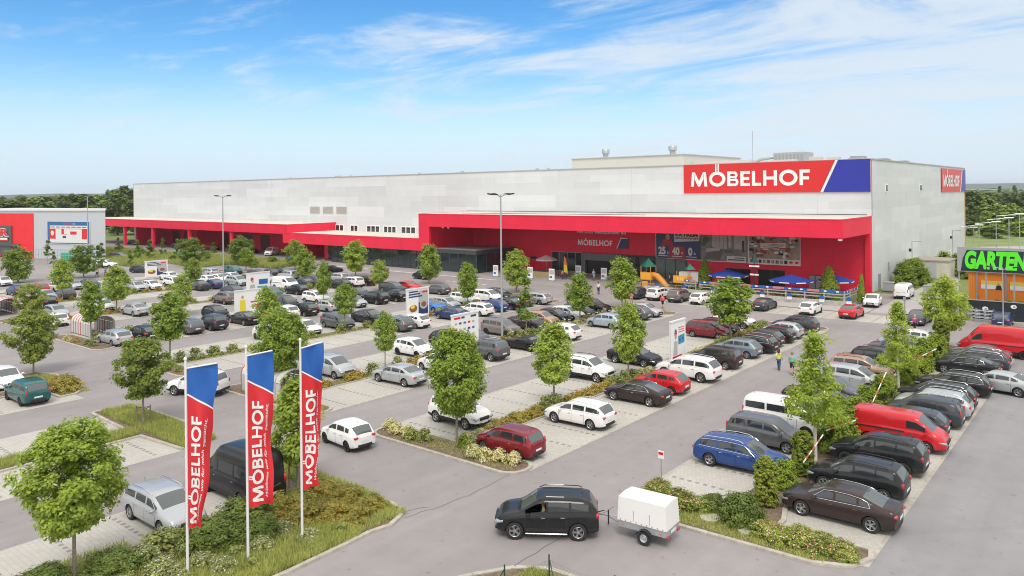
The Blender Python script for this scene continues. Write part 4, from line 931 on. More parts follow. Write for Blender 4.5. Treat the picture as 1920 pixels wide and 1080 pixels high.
# flag bed
for x, y, key, k in [(-29.6, 16.2, 'big_green', 1.15), (-30.2, 18.0, 'big_green', 1.2), (-28.6, 17.6, 'big_green', .9), (-31.0, 14.6, 'olive0', 1.4), (-30.4, 12.6, 'big_green', .9), (-31.2, 13.2, 'olive0', .8), (-31.2, 10.4, 'big_green', .9), (-29.3, 10.9, 'big_green', .9)]:
    shrub(key, x, y, k, .62, 'feathery bright green bush in the bed below the flags', 'green bushes below the flags')
for x, y, k in [(-28.6, 19.9, .9), (-27.8, 20.9, .8), (-26.8, 21.4, .75), (-29.7, 20.6, .9), (-30.4, 22.2, .8), (-27.2, 22.7, .7), (-28.6, 22.4, .85), (-29.9, 19.4, .7), (-31.3, 20.2, .7)]:
    shrub('big_gold', x, y, k, .9, 'rusty golden bush between the flags and the kerb corner', 'golden bushes right of the flags')
for x, y, k in [(-31.4, 15.2, .9), (-31.2, 16.4, .9), (-28.2, 15.0, .8), (-27.6, 17.2, .8), (-28.2, 18.6, .75), (-26.8, 18.9, .7), (-28.6, 13.6, 1.0), (-30.5, 13.8, .9), (-27.2, 15.3, .8), (-29.8, 18.9, .7), (-31.5, 19.3, .8)]:
    shrub('cream', x, y, k, .8, 'white flowering shrub in the bed below the flags', 'white flowering shrubs below the flags')
for x, y, k in [(-27.4, 14.0, .6), (-26.6, 16.2, .55), (-27.9, 16.2, .6), (-26.3, 20.2, .6), (-28.9, 12.4, .7), (-27.6, 12.2, .6), (-26.6, 13.4, .5), (-25.9, 18.4, .4), (-29.6, 15.0, .7)]:
    shrub('olive1', x, y, k, .9, 'scruffy grey green bush in the grass below the flags', 'scruffy bushes in the flag bed')
# right hedge strip
for x, y, k, kz in [(-13.2, 34.1, .98, .86), (-13.15, 38.9, 1.05, .80)]:
    shrub('column', x, y, k, kz, 'clipped green hedge pillar, %s' % ('nearest to the brown saloon' if y < 38 else 'behind the first pillar by the dark SUV'), None, 'hedge_pillar')
for x, y, k, key in [(-13.2, 36.6, .62, 'darkbush'), (-13.0, 43.6, 1.0, 'darkbush'), (-13.4, 45.6, 1.15, 'darkbush'), (-13.0, 47.9, .9, 'darkbush'), (-13.5, 52.0, .8, 'darkbush'), (-13.2, 54.8, .9, 'darkbush'), (-13.4, 57.2, .7, 'darkbush'), (-13.1, 61.6, .75, 'darkbush'), (-13.5, 63.8, .7, 'darkbush'), (-13.2, 66.3, .9, 'darkbush'), (-13.4, 69.3, 1.0, 'darkbush'), (-13.1, 72.0, .95, 'darkbush')]:
    shrub(key, x, y, k, 1, 'dark green bush in the rightmost hedge strip', 'dark bushes of the rightmost hedge strip')
shrub('column', -13.2, 74.4, 1.25, .95, 'rounded green hedge pillar below the round lime', None, 'hedge_pillar')
for x, y, k in [(-17.6, 31.6, .9), (-16.3, 31.3, 1.0), (-17.8, 32.6, .7), (-15.3, 31.9, .7), (-17.0, 30.8, .7)]:
    shrub('rose', x, y, k, .85, 'pink rose bush behind the trailer', 'pink roses behind the trailer')
shrub('big_green', -13.4, 31.7, .85, .95, 'glossy green bush between the two rose beds', None)
shrub('big_green', -14.9, 32.2, .55, .8, 'small green bush left of the glossy bush by the rose bed', None)
for x, y, k in [(-12.0, 31.2, .75), (-11.3, 31.0, .8), (-10.5, 31.3, .8), (-9.8, 31.0, .75), (-9.2, 31.4, .7), (-11.0, 31.9, .6), (-9.9, 31.9, .55), (-8.8, 31.0, .5)]:
    shrub('rose', x, y, k, .8, 'pink rose bush in the bed below the brown saloon', 'pink roses in the corner bed')
for x, y, key, k in [(-62.0, 22.4, 'big_gold', 1.1), (-63.5, 22.6, 'big_gold', 1.0), (-61.2, 22.0, 'olive0', .6)]:
    shrub(key, x, y, k, .9, 'golden bush on the island beside the green people carrier', 'golden bushes of the left island')
for x, y, key, k in [(-26.5, 123, 'darkbush', 1.6), (-26.4, 127, 'darkbush', 1.7), (-26.6, 131, 'darkbush', 1.6), (-24.6, 126, 'darkbush', 1.2), (-26.8, 119.6, 'darkbush', .8), (-25.6, 147, 'darkbush', 1.6), (-22.5, 143, 'darkbush', 1.7), (-21, 139, 'darkbush', 1.2)]:
    shrub(key, x, y, k, 1, 'dark green bush along the white side wall', 'bushes along the side wall')
for q in range(16): shrub('darkbush' if q % 3 else 'olive0', -50 + q * 1.45, 98.6 + rs.uniform(-.3, .5), .42 + rs.random() * .25, .8, 'small green bush behind the terrace fence', 'bushes along the terrace fence')
for q in range(40):
    a = rs.random(); x = -225 + a * 92; y = rs.uniform(80 if a > .45 else 76, 90)
    shrub(rs.choice(['olive0', 'olive1', 'darkbush']), x, y, rs.uniform(.8, 1.5), .7, 'wild bush on the meadow island before the delivery bays', 'wild bushes on the meadow island')
# grass
def grass(name, label, polys, n, hgt, lm='grass', seed=1, wd=.018):
    rng = np.random.default_rng(seed); out = []
    for (x0, y0, x1, y1), fr in polys:
        k = int(n * fr); x = rng.uniform(x0, x1, k); y = rng.uniform(y0, y1, k); hh = hgt * rng.uniform(.4, 1.2, k); a = rng.uniform(0, 6.28, k); l = rng.normal(0, .35, (k, 2)) * hh[:, None]
        b = np.stack([x, y, np.full(k, .05)], 1); t = np.stack([np.cos(a), np.sin(a), np.zeros(k)], 1) * wd
        top = b + np.concatenate([l, hh[:, None]], 1); out.append(np.stack([b - t, b + t, top + t * .25, top - t * .25], 1).reshape(-1, 3))
    me = quads_mesh(name, np.concatenate(out), [LM[lm]]); o = link(name, me); o['kind'] = 'stuff'; o['label'] = label; return o
grass('grass', 'tall wild grass in the bed round the flag poles', [((-29, 14, -25.4, 20.5), .45), ((-31.8, 18.8, -25.6, 23.4), .3), ((-32.8, 8, -25.6, 14), .25), ((-36, 22.4, -28, 23.8), .12)], 42000, .26, seed=2)
grass('grass', 'pale green grass on the bed left of the flags', [((-48.3, 8, -46.7, 21), .4), ((-53.5, 21.4, -42.3, 23.5), .7)], 26000, .30, seed=3)
grass('grass', 'dry grass patch on the left island', [((-69, 21.5, -60.5, 23.6), 1)], 5000, .12, seed=4)
grass('grass', 'tall meadow grass before the delivery bays', [((-176, 70, -160, 94), .4), ((-160, 78, -146, 94), .3), ((-146, 84.5, -131, 93), .3), ((-228, 74, -176, 91), .6)], 60000, .8, seed=5, wd=.06)
grass('grass', 'weeds inside the near corner island', [((-19, 17, -12.4, 21), .8), ((-18, 20.5, -14.5, 22.8), .7)], 14000, .2, seed=6)
grass('grass', 'weeds between the rose beds', [((-16.8, 30.0, -9.4, 32.2), 1)], 9000, .13, seed=7)
grass('grass', 'weeds in the hedge strips', [((MEDX[i] - .7, 32, MEDX[i] + .7, 79), .16) for i in range(1, 7)], 40000, .16, seed=8)
grass('grass', 'weeds on the near flower island', [((-35, 30.1, -25.4, 31.7), 1)], 2200, .09, seed=9)
grass('grass', 'green lawn strip behind the terrace fence', [((-54, 97.6, -27.8, 99.2), 1)], 14000, .3, seed=10, wd=.03)
# stakes beside some trees
def stakes(x, y, label, m_=GWOOD, h=1.5, r=.45, red=None):
    t = thing('tree_support', label, 'tree support', (x, y, 0)); pts = [(r * math.cos(a), r * math.sin(a)) for a in (R(90), R(210), R(330))]
    for p in pts: MB().tube([(p[0], p[1], 0), (p[0], p[1], h)], .035, 7).build('post', m_, t, 60)
    m2 = MB()
    for p, q in zip(pts, pts[1:] + pts[:1]): m2.tube([(p[0], p[1], h - .12), (q[0], q[1], h - .12)], .025, 6)
    m2.build('rail', m_, t); return t
stakes(-31.5, 21.65, 'grey wooden frame round the narrow maple between the flags'); stakes(-48.3, 21.9, 'thin grey stakes beside the spreading maple by the left flag', h=1.3)
stakes(-13.3, 56.5, 'pale new wooden frame beside the black saloon', WOODP, 2.0); stakes(-13.6, 46.6, 'pale wooden frame behind the red van', WOODP, 1.5)
REDW = mat('stake_red', (.55, .12, .08), .6)
def pole_rw(a, b, label):
    t = tag(MB().build('marker_pole', REDW), label, 'pole') if False else None
    A, B = Vector(a), Vector(b); m0 = MB(); n = 7
    for i in range(n): m0.tube([A.lerp(B, i / n), A.lerp(B, (i + 1) / n)], .035, 6, mi=i % 2)
    o = m0.build('marker_pole', [m_white, REDW]); return tag(o, label, 'pole')
pole_rw((-12.9, 41.8, 1.6), (-11.6, 42.6, 2.2), 'red and white pole sticking out by the tall lime trunk'); pole_rw((-12.9, 38.2, .9), (-12.3, 39.4, 2.1), 'red and white pole between the two hedge pillars')
pole_rw((-13.0, 50.2, .5), (-12.6, 53.2, 2.6), 'red and white pole leaning behind the red van'); pole_rw((-13.0, 59.8, 1.8), (-11.3, 62.0, 2.8), 'long red and white pole leaning by the second lime')
# woods and distant trees
for i in range(4): tree_kind('wood%d' % i, 'ball' if i % 2 else 'egg', 11, 13, 80, 34, .62, 'forest', 1.2, .35, 90 + i, cr=.13, gap=.4)
for i in range(2): tree_kind('woodl%d' % i, 'egg', 9, 10, 80, 34, .55, 'forestl', 1.0, .3, 95 + i, cr=.13, gap=.4)
tree_kind('fir', 'cone', 8, 17, 90, 30, .5, 'forest', 1, .3, 98, cr=.10, up=.2)
def pol(px, d, off=0):   # point on the ground seen under bearing px at distance d
    r_ = (px - 960) / 1420 * d; c_, s_ = math.cos(R(39.5)), math.sin(R(39.5)); return r_ * c_ - d * s_, r_ * s_ + d * c_
rw_ = random.Random(5)
for k in range(64):
    px = -60 + k * 5.6 + rw_.uniform(-3, 3); d = rw_.choice([300, 340, 390, 450]) + rw_.uniform(-15, 15); x, y = pol(px, d)
    h = 14.5 + rw_.uniform(-3.0, 1.2) + (4.2 if 200 < px < 262 and d < 400 else 0); key = rw_.choice(['wood0', 'wood1', 'wood2', 'wood3', 'woodl0'])
    tree(key, x, y, h, 1.0, rw_.uniform(10, 15), 'broad leafed tree in the wood edge behind the grey hall', 'tree', 'woodland_tree', 'wood edge behind the halls')
for k in range(60):
    px = 1795 + (k * 37 % 150) + rw_.uniform(-3, 3); d = rw_.choice([330, 370, 420, 480, 560]) + rw_.uniform(-15, 15); x, y = pol(px, d)
    h = 12.6 - (d - 330) / 90 + rw_.uniform(-2.4, .3); key = rw_.choice(['wood0', 'wood1', 'wood2', 'wood3', 'woodl1'])
    tree(key, x, y, h, .8, rw_.uniform(9, 14), 'broad leafed tree in the wood right of the white building', 'tree', 'woodland_tree', 'wood right of the white building')
for i, (px, d, h, w_, key, lab) in enumerate([(1890, 232, 9.3, 8.5, 'woodl0', 'light green pointed tree on the lawn behind the garden sign'), (1848, 236, 7.0, 4.6, 'woodl1', 'slim dark tree on the lawn behind the garden sign'), (1818, 226, 6.0, 6.0, 'wood2', 'low bushy tree at the far corner of the white building'),
        (1862, 215, 3.6, 8.0, 'woodl0', 'wide low bush on the lawn behind the garden sign'), (1915, 222, 4.2, 8.0, 'woodl1', 'wide low bush at the right edge of the lawn'), (1875, 520, 15.2, 6.5, 'fir', 'dark fir rising above the right wood'), (1902, 540, 15.6, 7, 'fir', 'second dark fir above the right wood near the edge')]):
    x, y = pol(px, d); tree(key, x, y, h, .3, w_, lab, 'tree', 'fir_tree' if key == 'fir' else 'tree')
# fields and hills far away
def ridge(name, px0, px1, d, hs, m_, label, thick=500):
    m2 = MB(); n = len(hs) - 1
    for j, (dd, kk) in enumerate(((0, 0), (thick * .4, 1), (thick, .9), (thick * 1.6, 0))):
        for i in range(n * 4 + 1):
            t_ = i / (n * 4); px = px0 + (px1 - px0) * t_; x, y = pol(px, d + dd); a = hs[min(n, int(t_ * n))]; b = hs[min(n, int(t_ * n) + 1)]; u = t_ * n - int(t_ * n); u = u * u * (3 - 2 * u)
            m2.v.append((x, y, (a + (b - a) * u + math.sin(i * 1.7) * .6) * kk - .5 * (kk == 0)))
    k = n * 4 + 1
    for j in range(3):
        for i in range(n * 4): m2.f.append([j * k + i, j * k + i + 1, (j + 1) * k + i + 1, (j + 1) * k + i]); m2.mi.append(0)
    return struct(m2.build(name, m_, None, 80), label)
m_hill = mat('wooded_hill', (.030, .055, .022), .95, noise=.4, nscale=.02)
m_hill2 = mat('open_fields', (.20, .24, .12), .95, noise=.3, nscale=.004)
ridge('hills', 1500, 2150, 4300, [26, 34, 38, 39, 37, 38, 36, 33, 30], m_hill, 'long wooded ridge on the right horizon', 700)
ridge('hills', 1560, 2100, 1500, [8, 9.5, 10, 9.5, 9], m_hill2, 'pale fields rising below the right ridge', 900)
ridge('hills', -200, 420, 3600, [26, 28, 24, 30, 33, 30, 26, 28, 26], m_hill, 'low wooded ridge on the left horizon', 600)
fb = struct(quads_mesh and link('far_woods', crown_mesh('far_woods', 99, 'dome', 100, 9, 160, 60, 1.6, [LM['forest']], cr=.06, gap=.1)[0], None, (*pol(1850, 900), 0))); fb['kind'] = 'stuff'; fb['label'] = 'far off wood in front of the right fields'; fb.scale = (5, 2.2, 1.25); fb.rotation_euler = (0, 0, R(35))
fb2 = link('far_woods', fb.data, None, (*pol(60, 900), 0), (0, 0, R(39))); fb2['kind'] = 'stuff'; fb2['label'] = 'far off wood beyond the left wood edge'; fb2.scale = (6, 2, 1.5)
# ------------------------------------------------------------------ the furniture store
def panels(h):
    s = h.n('ShaderNodeSeparateXYZ'); h.t.links.new(h.tc, s.inputs[0])
    u = h.m('ADD', s.outputs[0], s.outputs[1])
    zr = h.m('FLOOR', h.m('DIVIDE', s.outputs[2], 1.16)); off = h.m('MULTIPLY', h.m('FRACT', h.m('MULTIPLY', zr, .37)), 14)
    def cells(wd, zz, sd):
        zr_ = h.m('FLOOR', h.m('DIVIDE', s.outputs[2], zz)); o_ = h.m('MULTIPLY', h.m('FRACT', h.m('MULTIPLY', zr_, .381 + sd)), wd)
        c = h.n('ShaderNodeCombineXYZ'); h.t.links.new(h.m('FLOOR', h.m('DIVIDE', h.m('ADD', u, o_), wd)), c.inputs[0]); h.t.links.new(zr_, c.inputs[1]); c.inputs[2].default_value = sd * 10
        wn = h.n('ShaderNodeTexWhiteNoise', noise_dimensions='3D'); h.t.links.new(c.outputs[0], wn.inputs[0]); return wn.outputs[0]
    k = h.m('ADD', h.m('MULTIPLY', h.rng(cells(19, 2.32, .1), .25, .9, 0, 1), .55), h.m('MULTIPLY', cells(11, 1.16, .3), .45))
    col = h.mix(h.rng(k, .15, .85, 0, 1), (.585, .605, .635), (.68, .705, .74))
    j = h.m('FRACT', h.m('DIVIDE', s.outputs[2], 1.16)); jl = h.rng(j, .0, .03, .86, 1.0)
    v = h.m('FRACT', h.m('DIVIDE', u, 15.5)); vl = h.rng(v, .0, .006, .78, 1.0)
    st = h.noise(h.tc, .35, 5, .6); sl_ = h.rng(st, .3, .7, .96, 1.03)
    h.t.links.new(h.scale(col, h.m('MULTIPLY', h.m('MULTIPLY', jl, vl), sl_)), h.b.inputs['Base Color'])
m_panel = nodemat('light_cladding', panels, .45)
def redw(base, stripe):
    def f_(h):
        s = h.n('ShaderNodeSeparateXYZ'); h.t.links.new(h.tc, s.inputs[0]); j = h.m('FRACT', h.m('DIVIDE', s.outputs[2], .60)); jl = h.rng(j, 0, .06, .80, 1)
        u = h.m('ADD', s.outputs[0], s.outputs[1]); v = h.rng(h.m('FRACT', h.m('DIVIDE', u, 6.1)), 0, .010, .74, 1)
        a = h.noise(h.tc, .3, 5, .6); b = h.noise(h.tc, 6, 3, .6)
        h.t.links.new(h.scale(base, h.m('MULTIPLY', h.m('MULTIPLY', jl, v), h.m('MULTIPLY', h.rng(a, .3, .7, .92, 1.07), h.rng(b, .3, .7, .96, 1.04)))), h.b.inputs['Base Color'])
    return f_
m_red = nodemat('red_cladding', redw((.80, .012, .055), 1), .6)
m_roofc = mat('cream_roofing', (.60, .57, .50), .8, noise=.12, nscale=1.2)
m_glass = mat('shop_glass', (.020, .030, .032), .06, spec=.8)
m_glassl = mat('greenish_glass', (.10, .15, .14), .08, spec=.8)
m_mull = mat('dark_mullion', (.05, .055, .06), .45)
m_mullg = mat('grey_mullion', (.32, .34, .35), .45)
m_grey = mat('grey_metal', (.33, .34, .36), .45, metal=.3)
m_galv = mat('galvanised_steel', (.42, .45, .48), .42, metal=.45)
m_black = mat('black_metal', (.015, .017, .02), .5)
m_sred = mat('sign_red', (.66, .018, .022), .35); m_sblue = mat('sign_blue', (.022, .032, .36), .35); m_swhite = mat('sign_white', (.82, .82, .82), .4)
m_navy = mat('navy_print', (.02, .045, .16), .4); m_white2 = mat('white_print', (.72, .72, .72), .5); m_skin = mat('skin', (.55, .30, .20), .6)
m_inner = mat('dim_interior', (.05, .045, .04), .8)
FY, CY = 113.4, 99.8
st = thing('furniture_store', 'huge light grey panelled furniture store with red entrance canopy', 'store', (-142, 113.4, 0))
def S(mb, name, m, smooth=False, par=None):
    o = mb.build(name, m, None, smooth); o.parent = par or st; o.matrix_parent_inverse = Matrix.Translation((142, -113.4, 0)) if par is None else Matrix.Identity(4); return o
b = MB(); b.box((-255.2, FY, 0), (-28.5, 187.5, 18.55)); S(b, 'wall', m_panel)
b = MB(); b.box((-255.0, FY + .2, 18.4), (-28.7, 187.3, 18.6)); S(b, 'roof', m_roofc)
cop = mat('coping', (.42, .42, .42), .5); corn = mat('corner_trim_orange', (.55, .30, .12), .5)
b = MB(); b.box((-255.35, FY - .12, 18.55), (-28.38, FY + .25, 18.72)); b.box((-28.75, FY + .25, 18.55), (-28.38, 187.6, 18.72)); S(b, 'coping', cop)
b = MB(); b.box((-255.36, FY - .05, 7.8), (-255.2, FY + .3, 18.55)); b.box((-28.5, 187.2, 0), (-28.40, 187.6, 18.6)); S(b, 'corner_trim', corn)
b = MB(); b.box((-28.5, FY - .03, 10.7), (-28.42, FY + .1, 18.5)); S(b, 'corner_trim', m_grey)
# rooftop structures
b = MB(); b.box((-93, 133, 18.6), (-66.9, 160, 21.4)); b.box((-66.9, 136, 18.6), (-55, 160, 20.1)); S(b, 'penthouse', mat('penthouse_cladding', (.55, .55, .53), .6))
b = MB(); b.box((-93.2, 132.8, 21.4), (-66.7, 160.2, 21.55)); S(b, 'coping', cop)
def vent(x, y, z, r=.7, h=1.6):
    m2 = MB(); m2.lathe([(r * .7, 0), (r * .7, h * .5), (r, h * .5), (r, h), (r * .9, h * 1.05), (0, h * 1.08)], 14, 'z', (x, y, z)); S(m2, 'roof_vent', m_galv, 50)
for x, y, z in ((-85.4, 134.5, 21.5), (-70.0, 134.5, 21.5)): vent(x, y, z, .8, 1.7)
for x, y in ((-154, 118), (-152.5, 118), (-149.5, 119), (-124, 118), (-110, 117), (-90, 117), (-88, 118), (-175, 119), (-210, 119)): vent(x, y, 18.6, .35, .5)
ac = MB(); ac.box((-48.8, 131, 18.7), (-43.6, 136, 20.9)); acl = S(ac, 'air_handling_unit', m_galv)
m2 = MB()
for q in range(8): m2.box((-48.6 + q * .64, 130.97, 19.2), (-48.2 + q * .64, 130.99, 20.6))
S(m2, 'vent_louvre', m_grey)
for (x0, y0, x1, y1, z1) in ((-59, 128, -52, 131, 19.5), (-40.5, 124, -38.8, 126, 19.7), (-36.5, 120, -34.8, 121.5, 19.4), (-46, 122, -42, 123.5, 19.3)):
    m2 = MB(); m2.bbox(((x0 + x1) / 2, (y0 + y1) / 2, (18.6 + z1) / 2), (x1 - x0, y1 - y0, z1 - 18.6), .05); S(m2, 'roof_unit', mat('roof_unit_paint', (.5, .51, .5), .5))
m2 = MB(); m2.tube([(-53, 131, 18.9), (-51, 131, 19.9), (-49, 132, 20.2)], .3, 10); S(m2, 'duct', m_galv, 60)
for y, w_ in ((124, 2.6), (138, 5), (152, 4)): m2 = MB(); m2.bbox((-33, y, 18.9), (2.4, w_, .7), .15); m2.box((-34, y - w_ * .3, 19.2), (-32, y + w_ * .3, 19.5)); S(m2, 'roof_unit', m_grey)
m2 = MB(); m2.tube([(-50.5, 126, 18.6), (-50.5, 126, 24.5)], .04, 5); S(m2, 'lightning_rod', m_grey)
# windows in the white wall
for xa, xb in ((-148.4, -145.4), (-142.8, -140.1), (-136.9, -132.4), (-131.0, -126.9), (-125.2, -120.6), (-119.2, -115)):
    m2 = MB(); n = 2 if xb - xa < 3.3 else 3; m2.box((xa - .12, FY - .09, 5.66), (xb + .12, FY + .05, 7.3)); f_ = S(m2, 'window', m_swhite)
    m3 = MB(); wd = (xb - xa) / n
    for q in range(n): m3.box((xa + q * wd + .16, FY - .12, 5.85), (xa + (q + 1) * wd - .16, FY - .085, 7.1))
    o = m3.build('pane', m_glass if xa > -140 else [m_glass]); o.parent = f_; o.matrix_parent_inverse = Matrix.Identity(4)
for xa in (-158.6, -153.4, -148.1):
    m2 = MB(); m2.box((xa, FY - .1, 9.85), (xa + 4.1, FY + .05, 11.6)); S(m2, 'louvre', mat('louvre_frame', (.62, .62, .60), .5))
    m2 = MB(); 
    for q in range(8): m2.box((xa + .15, FY - .16, 9.95 + q * .2), (xa + 3.95, FY - .11, 10.06 + q * .2))
    S(m2, 'louvre_blade', mat('louvre_blade', (.42, .40, .38), .5))
for y in (120.9, 143.5):
    m2 = MB(); m2.box((-28.53, y, 13.9), (-28.42, y + (1.2 if y < 130 else 2.0), 15.2)); f_ = S(m2, 'window', m_swhite)
    m2 = MB(); m2.box((-28.5, y + .2, 14.1), (-28.39, y + (1.0 if y < 130 else 1.8), 15.0)); o = m2.build('pane', m_glass); o.parent = f_; o.matrix_parent_inverse = Matrix.Identity(4)
m2 = MB(); m2.box((-28.55, 116.3, 0), (-28.44, 117.7, 2.3)); S(m2, 'door', m_grey)
m2 = MB(); m2.box((-28.55, 122.0, 2.5), (-28.38, 122.3, 3.6)); S(m2, 'vent_pipe', m_grey)
# red canopies
b = MB(); b.box((-105.4, CY, 8.25), (-28.5, FY - .02, 10.5)); S(b, 'canopy', m_red)
b = MB(); b.box((-105.2, CY + .2, 10.5), (-28.7, FY - .02, 10.62)); S(b, 'canopy_roof', m_roofc)
b = MB(); b.box((-105.42, CY - .04, 10.5), (-28.46, CY + .2, 10.66)); b.box((-28.7, CY + .2, 10.5), (-28.46, FY - .02, 10.66)); b.box((-105.42, CY + .2, 10.5), (-105.2, FY - .02, 10.66)); S(b, 'canopy_edge', m_red)
b = MB(); b.tube([(-105, FY - .5, 10.85), (-29, FY - .5, 10.85)], .05, 5); b.tube([(-98, 104, 10.7), (-60, 106, 10.7)], .04, 5); S(b, 'lightning_cable', m_black)
b = MB(); b.box((-105.4, CY + .0, 5.9), (-102.6, CY + .5, 8.25)); b.box((-105.4, CY, 3.62), (-102.6, CY + .5, 5.88)); S(b, 'canopy_leg', m_red)
b = MB(); b.box((-105.2, CY + .5, 3.7), (-103.4, FY - .2, 8.25)); b.box((-103.4, FY - .35, 0), (-83.7, FY - .03, 8.25)); b.box((-83.7, FY - .35, 3.55), (-56.5, FY - .03, 8.25)); b.box((-56.5, FY - .35, 0), (-28.52, FY - .03, 8.25)); S(b, 'red_wall', m_red)
b = MB(); b.box((-29.2, FY - .9, 0), (-28.52, FY - .36, 8.25)); S(b, 'pilaster', m_red)
b = MB(); b.box((-150.1, CY, 3.6), (-105.42, FY - .02, 5.78)); S(b, 'canopy', m_red)
b = MB(); b.box((-149.9, CY + .2, 5.78), (-105.44, FY - .02, 5.86)); S(b, 'canopy_roof', m_roofc)
b = MB(); b.box((-150.1, CY - .03, 5.78), (-105.44, CY + .2, 5.95)); S(b, 'canopy_edge', m_red)
b = MB(); b.box((-262, CY + .03, 5.6), (-148.4, FY - .02, 7.62)); b.box((-150.1, CY + .03, 5.3), (-148.4, CY + .6, 5.6)); S(b, 'canopy', m_red)
b = MB(); b.box((-261.8, CY + .2, 7.62), (-148.6, FY - .02, 7.72)); S(b, 'canopy_roof', m_roofc)
b = MB(); b.box((-262, CY, 7.62), (-148.4, CY + .2, 7.8)); b.box((-148.6, CY + .2, 7.62), (-148.38, FY - .02, 7.8)); S(b, 'canopy_edge', m_red)
m_deep = m_red
b = MB(); b.box((-240, FY - .4, 0), (-133, FY - .03, 5.6)); b.box((-233, 104, 0), (-232.5, FY - .4, 5.6)); b.box((-203, 107, 0), (-202.5, FY - .4, 5.6)); S(b, 'red_wall', m_deep)
for x in (-147.6, -172.8, -193.6, -214.2, -232.0, -252):
    b = MB(); b.box((x - .45, CY + .3, 0), (x + .45, CY + 1.0, 5.6)); S(b, 'column', m_red)
b = MB(); b.box((-148.0, CY + 1.0, 0), (-147.4, FY - .4, 5.6)); b.box((-141, 104.5, 0), (-133.3, 105, 3.6)); S(b, 'red_wall', m_red)
b = MB(); b.box((-139.5, 104.42, 0), (-136.5, 104.5, 3.1)); S(b, 'door', m_glass)
for x in (-228, -221, -209, -199, -188, -180, -167, -158):
    b = MB(); b.box((x, FY - .46, 0), (x + 4.2, FY - .405, 3.9)); S(b, 'gate', mat('grey_roller_gate', (.10, .035, .04), .5))
# glazed front, glass box, entrance
def glazing(x0, x1, y, z1, n, m_=m_glass, mull=m_mull, wz=.07):
    g_ = MB(); g_.box((x0, y, .12), (x1, y + .06, z1)); S(g_, 'glazing', m_)
    m3 = MB(); 
    for q in range(n + 1):
        x = x0 + (x1 - x0) * q / n; m3.box((x - wz / 2, y - .07, 0), (x + wz / 2, y - .004, z1))
    for z in (.0, z1 - .10): m3.box((x0, y - .06, z), (x1, y - .006, z + .11))
    S(m3, 'window_frame', mull)
glazing(-133.2, -103.6, CY + .9, 3.58, 17)
b = MB(); b.box((-133.2, CY + 1.1, .02), (-103.6, CY + 9, .08)); S(b, 'shop_floor', m_inner)
g_ = thing('glass_pavilion', 'dark framed glass pavilion standing under the red canopy', 'pavilion', (-97, 105, 0))
def G(mb, name, m, smooth=False): o = mb.build(name, m, None, smooth); o.parent = g_; o.matrix_parent_inverse = Matrix.Translation((97, -105, 0)); return o
b = MB(); b.box((-102.6, 100.5, 3.35), (-91.3, 111.5, 4.1)); G(b, 'fascia', m_mull)
b = MB(); b.box((-102.4, 100.7, 4.1), (-91.5, 111.3, 4.18)); G(b, 'roof', mat('grey_felt', (.22, .22, .21), .9))
b = MB(); b.box((-102.5, 100.62, .1), (-91.42, 100.68, 3.35)); b.box((-91.48, 100.7, .1), (-91.42, 111.4, 3.35)); G(b, 'glazing', m_glass)
b = MB()
for q in range(6): x = -102.55 + q * 2.23; b.box((x, 100.54, 0), (x + .11, 100.62, 3.35))
for q in range(5): y = 100.6 + q * 2.65; b.box((-91.42, y, 0), (-91.34, y + .12, 3.35))
b.box((-102.5, 100.55, 0), (-91.4, 100.61, .15)); G(b, 'frame', m_mull)
glazing(-83.6, -76.6, FY - .5, 3.55, 4, m_glass, m_mullg); glazing(-69.0, -62.2, FY - .5, 3.6, 4); glazing(-62.2, -56.6, FY - .5, 3.3, 3, m_glassl, m_mull)
b = MB(); 
for q in range(26): b.box((-76.5 + q * .285, 112.0, 2.35 if 2 < q < 23 else 0), (-76.5 + q * .285 + .265, 112.9, 3.6))
S(b, 'entrance_portal', mat('portal_slats', (.13, .15, .16), .5))
b = MB(); b.box((-75.6, 112.5, 0), (-70.2, 112.6, 2.35)); S(b, 'entrance_opening', mat('doorway_shade', (.008, .009, .010), .3))  # near-black panel paints the shade inside the open doorway
for (xa, xb, z0, z1) in ((-49.8, -45.9, 0, 2.2), (-44.6, -40.6, 0, 2.3), (-37.0, -35.3, .0, 1.9)):
    b = MB(); b.box((xa, FY - .42, z0), (xb, FY - .36, z1)); S(b, 'glazing', m_glass if xa < -38 else m_mullg)
    b = MB(); b.box((xa - .1, FY - .46, z1), (xb + .1, FY - .36, z1 + .1)); b.box(((xa + xb) / 2 - .05, FY - .46, z0), ((xa + xb) / 2 + .05, FY - .42, z1)); S(b, 'window_frame', m_mull)
b = MB(); b.bbox((-28.9, CY + .3, 8.05), (.5, .5, .3), .3); b.bbox((-99.3, CY + .4, 8.1), (.5, .3, .25), .3); b.bbox((-97.9, CY + .4, 8.1), (.5, .3, .25), .3); S(b, 'canopy_lamp', mat('lamp_white', (.7, .7, .68), .4))

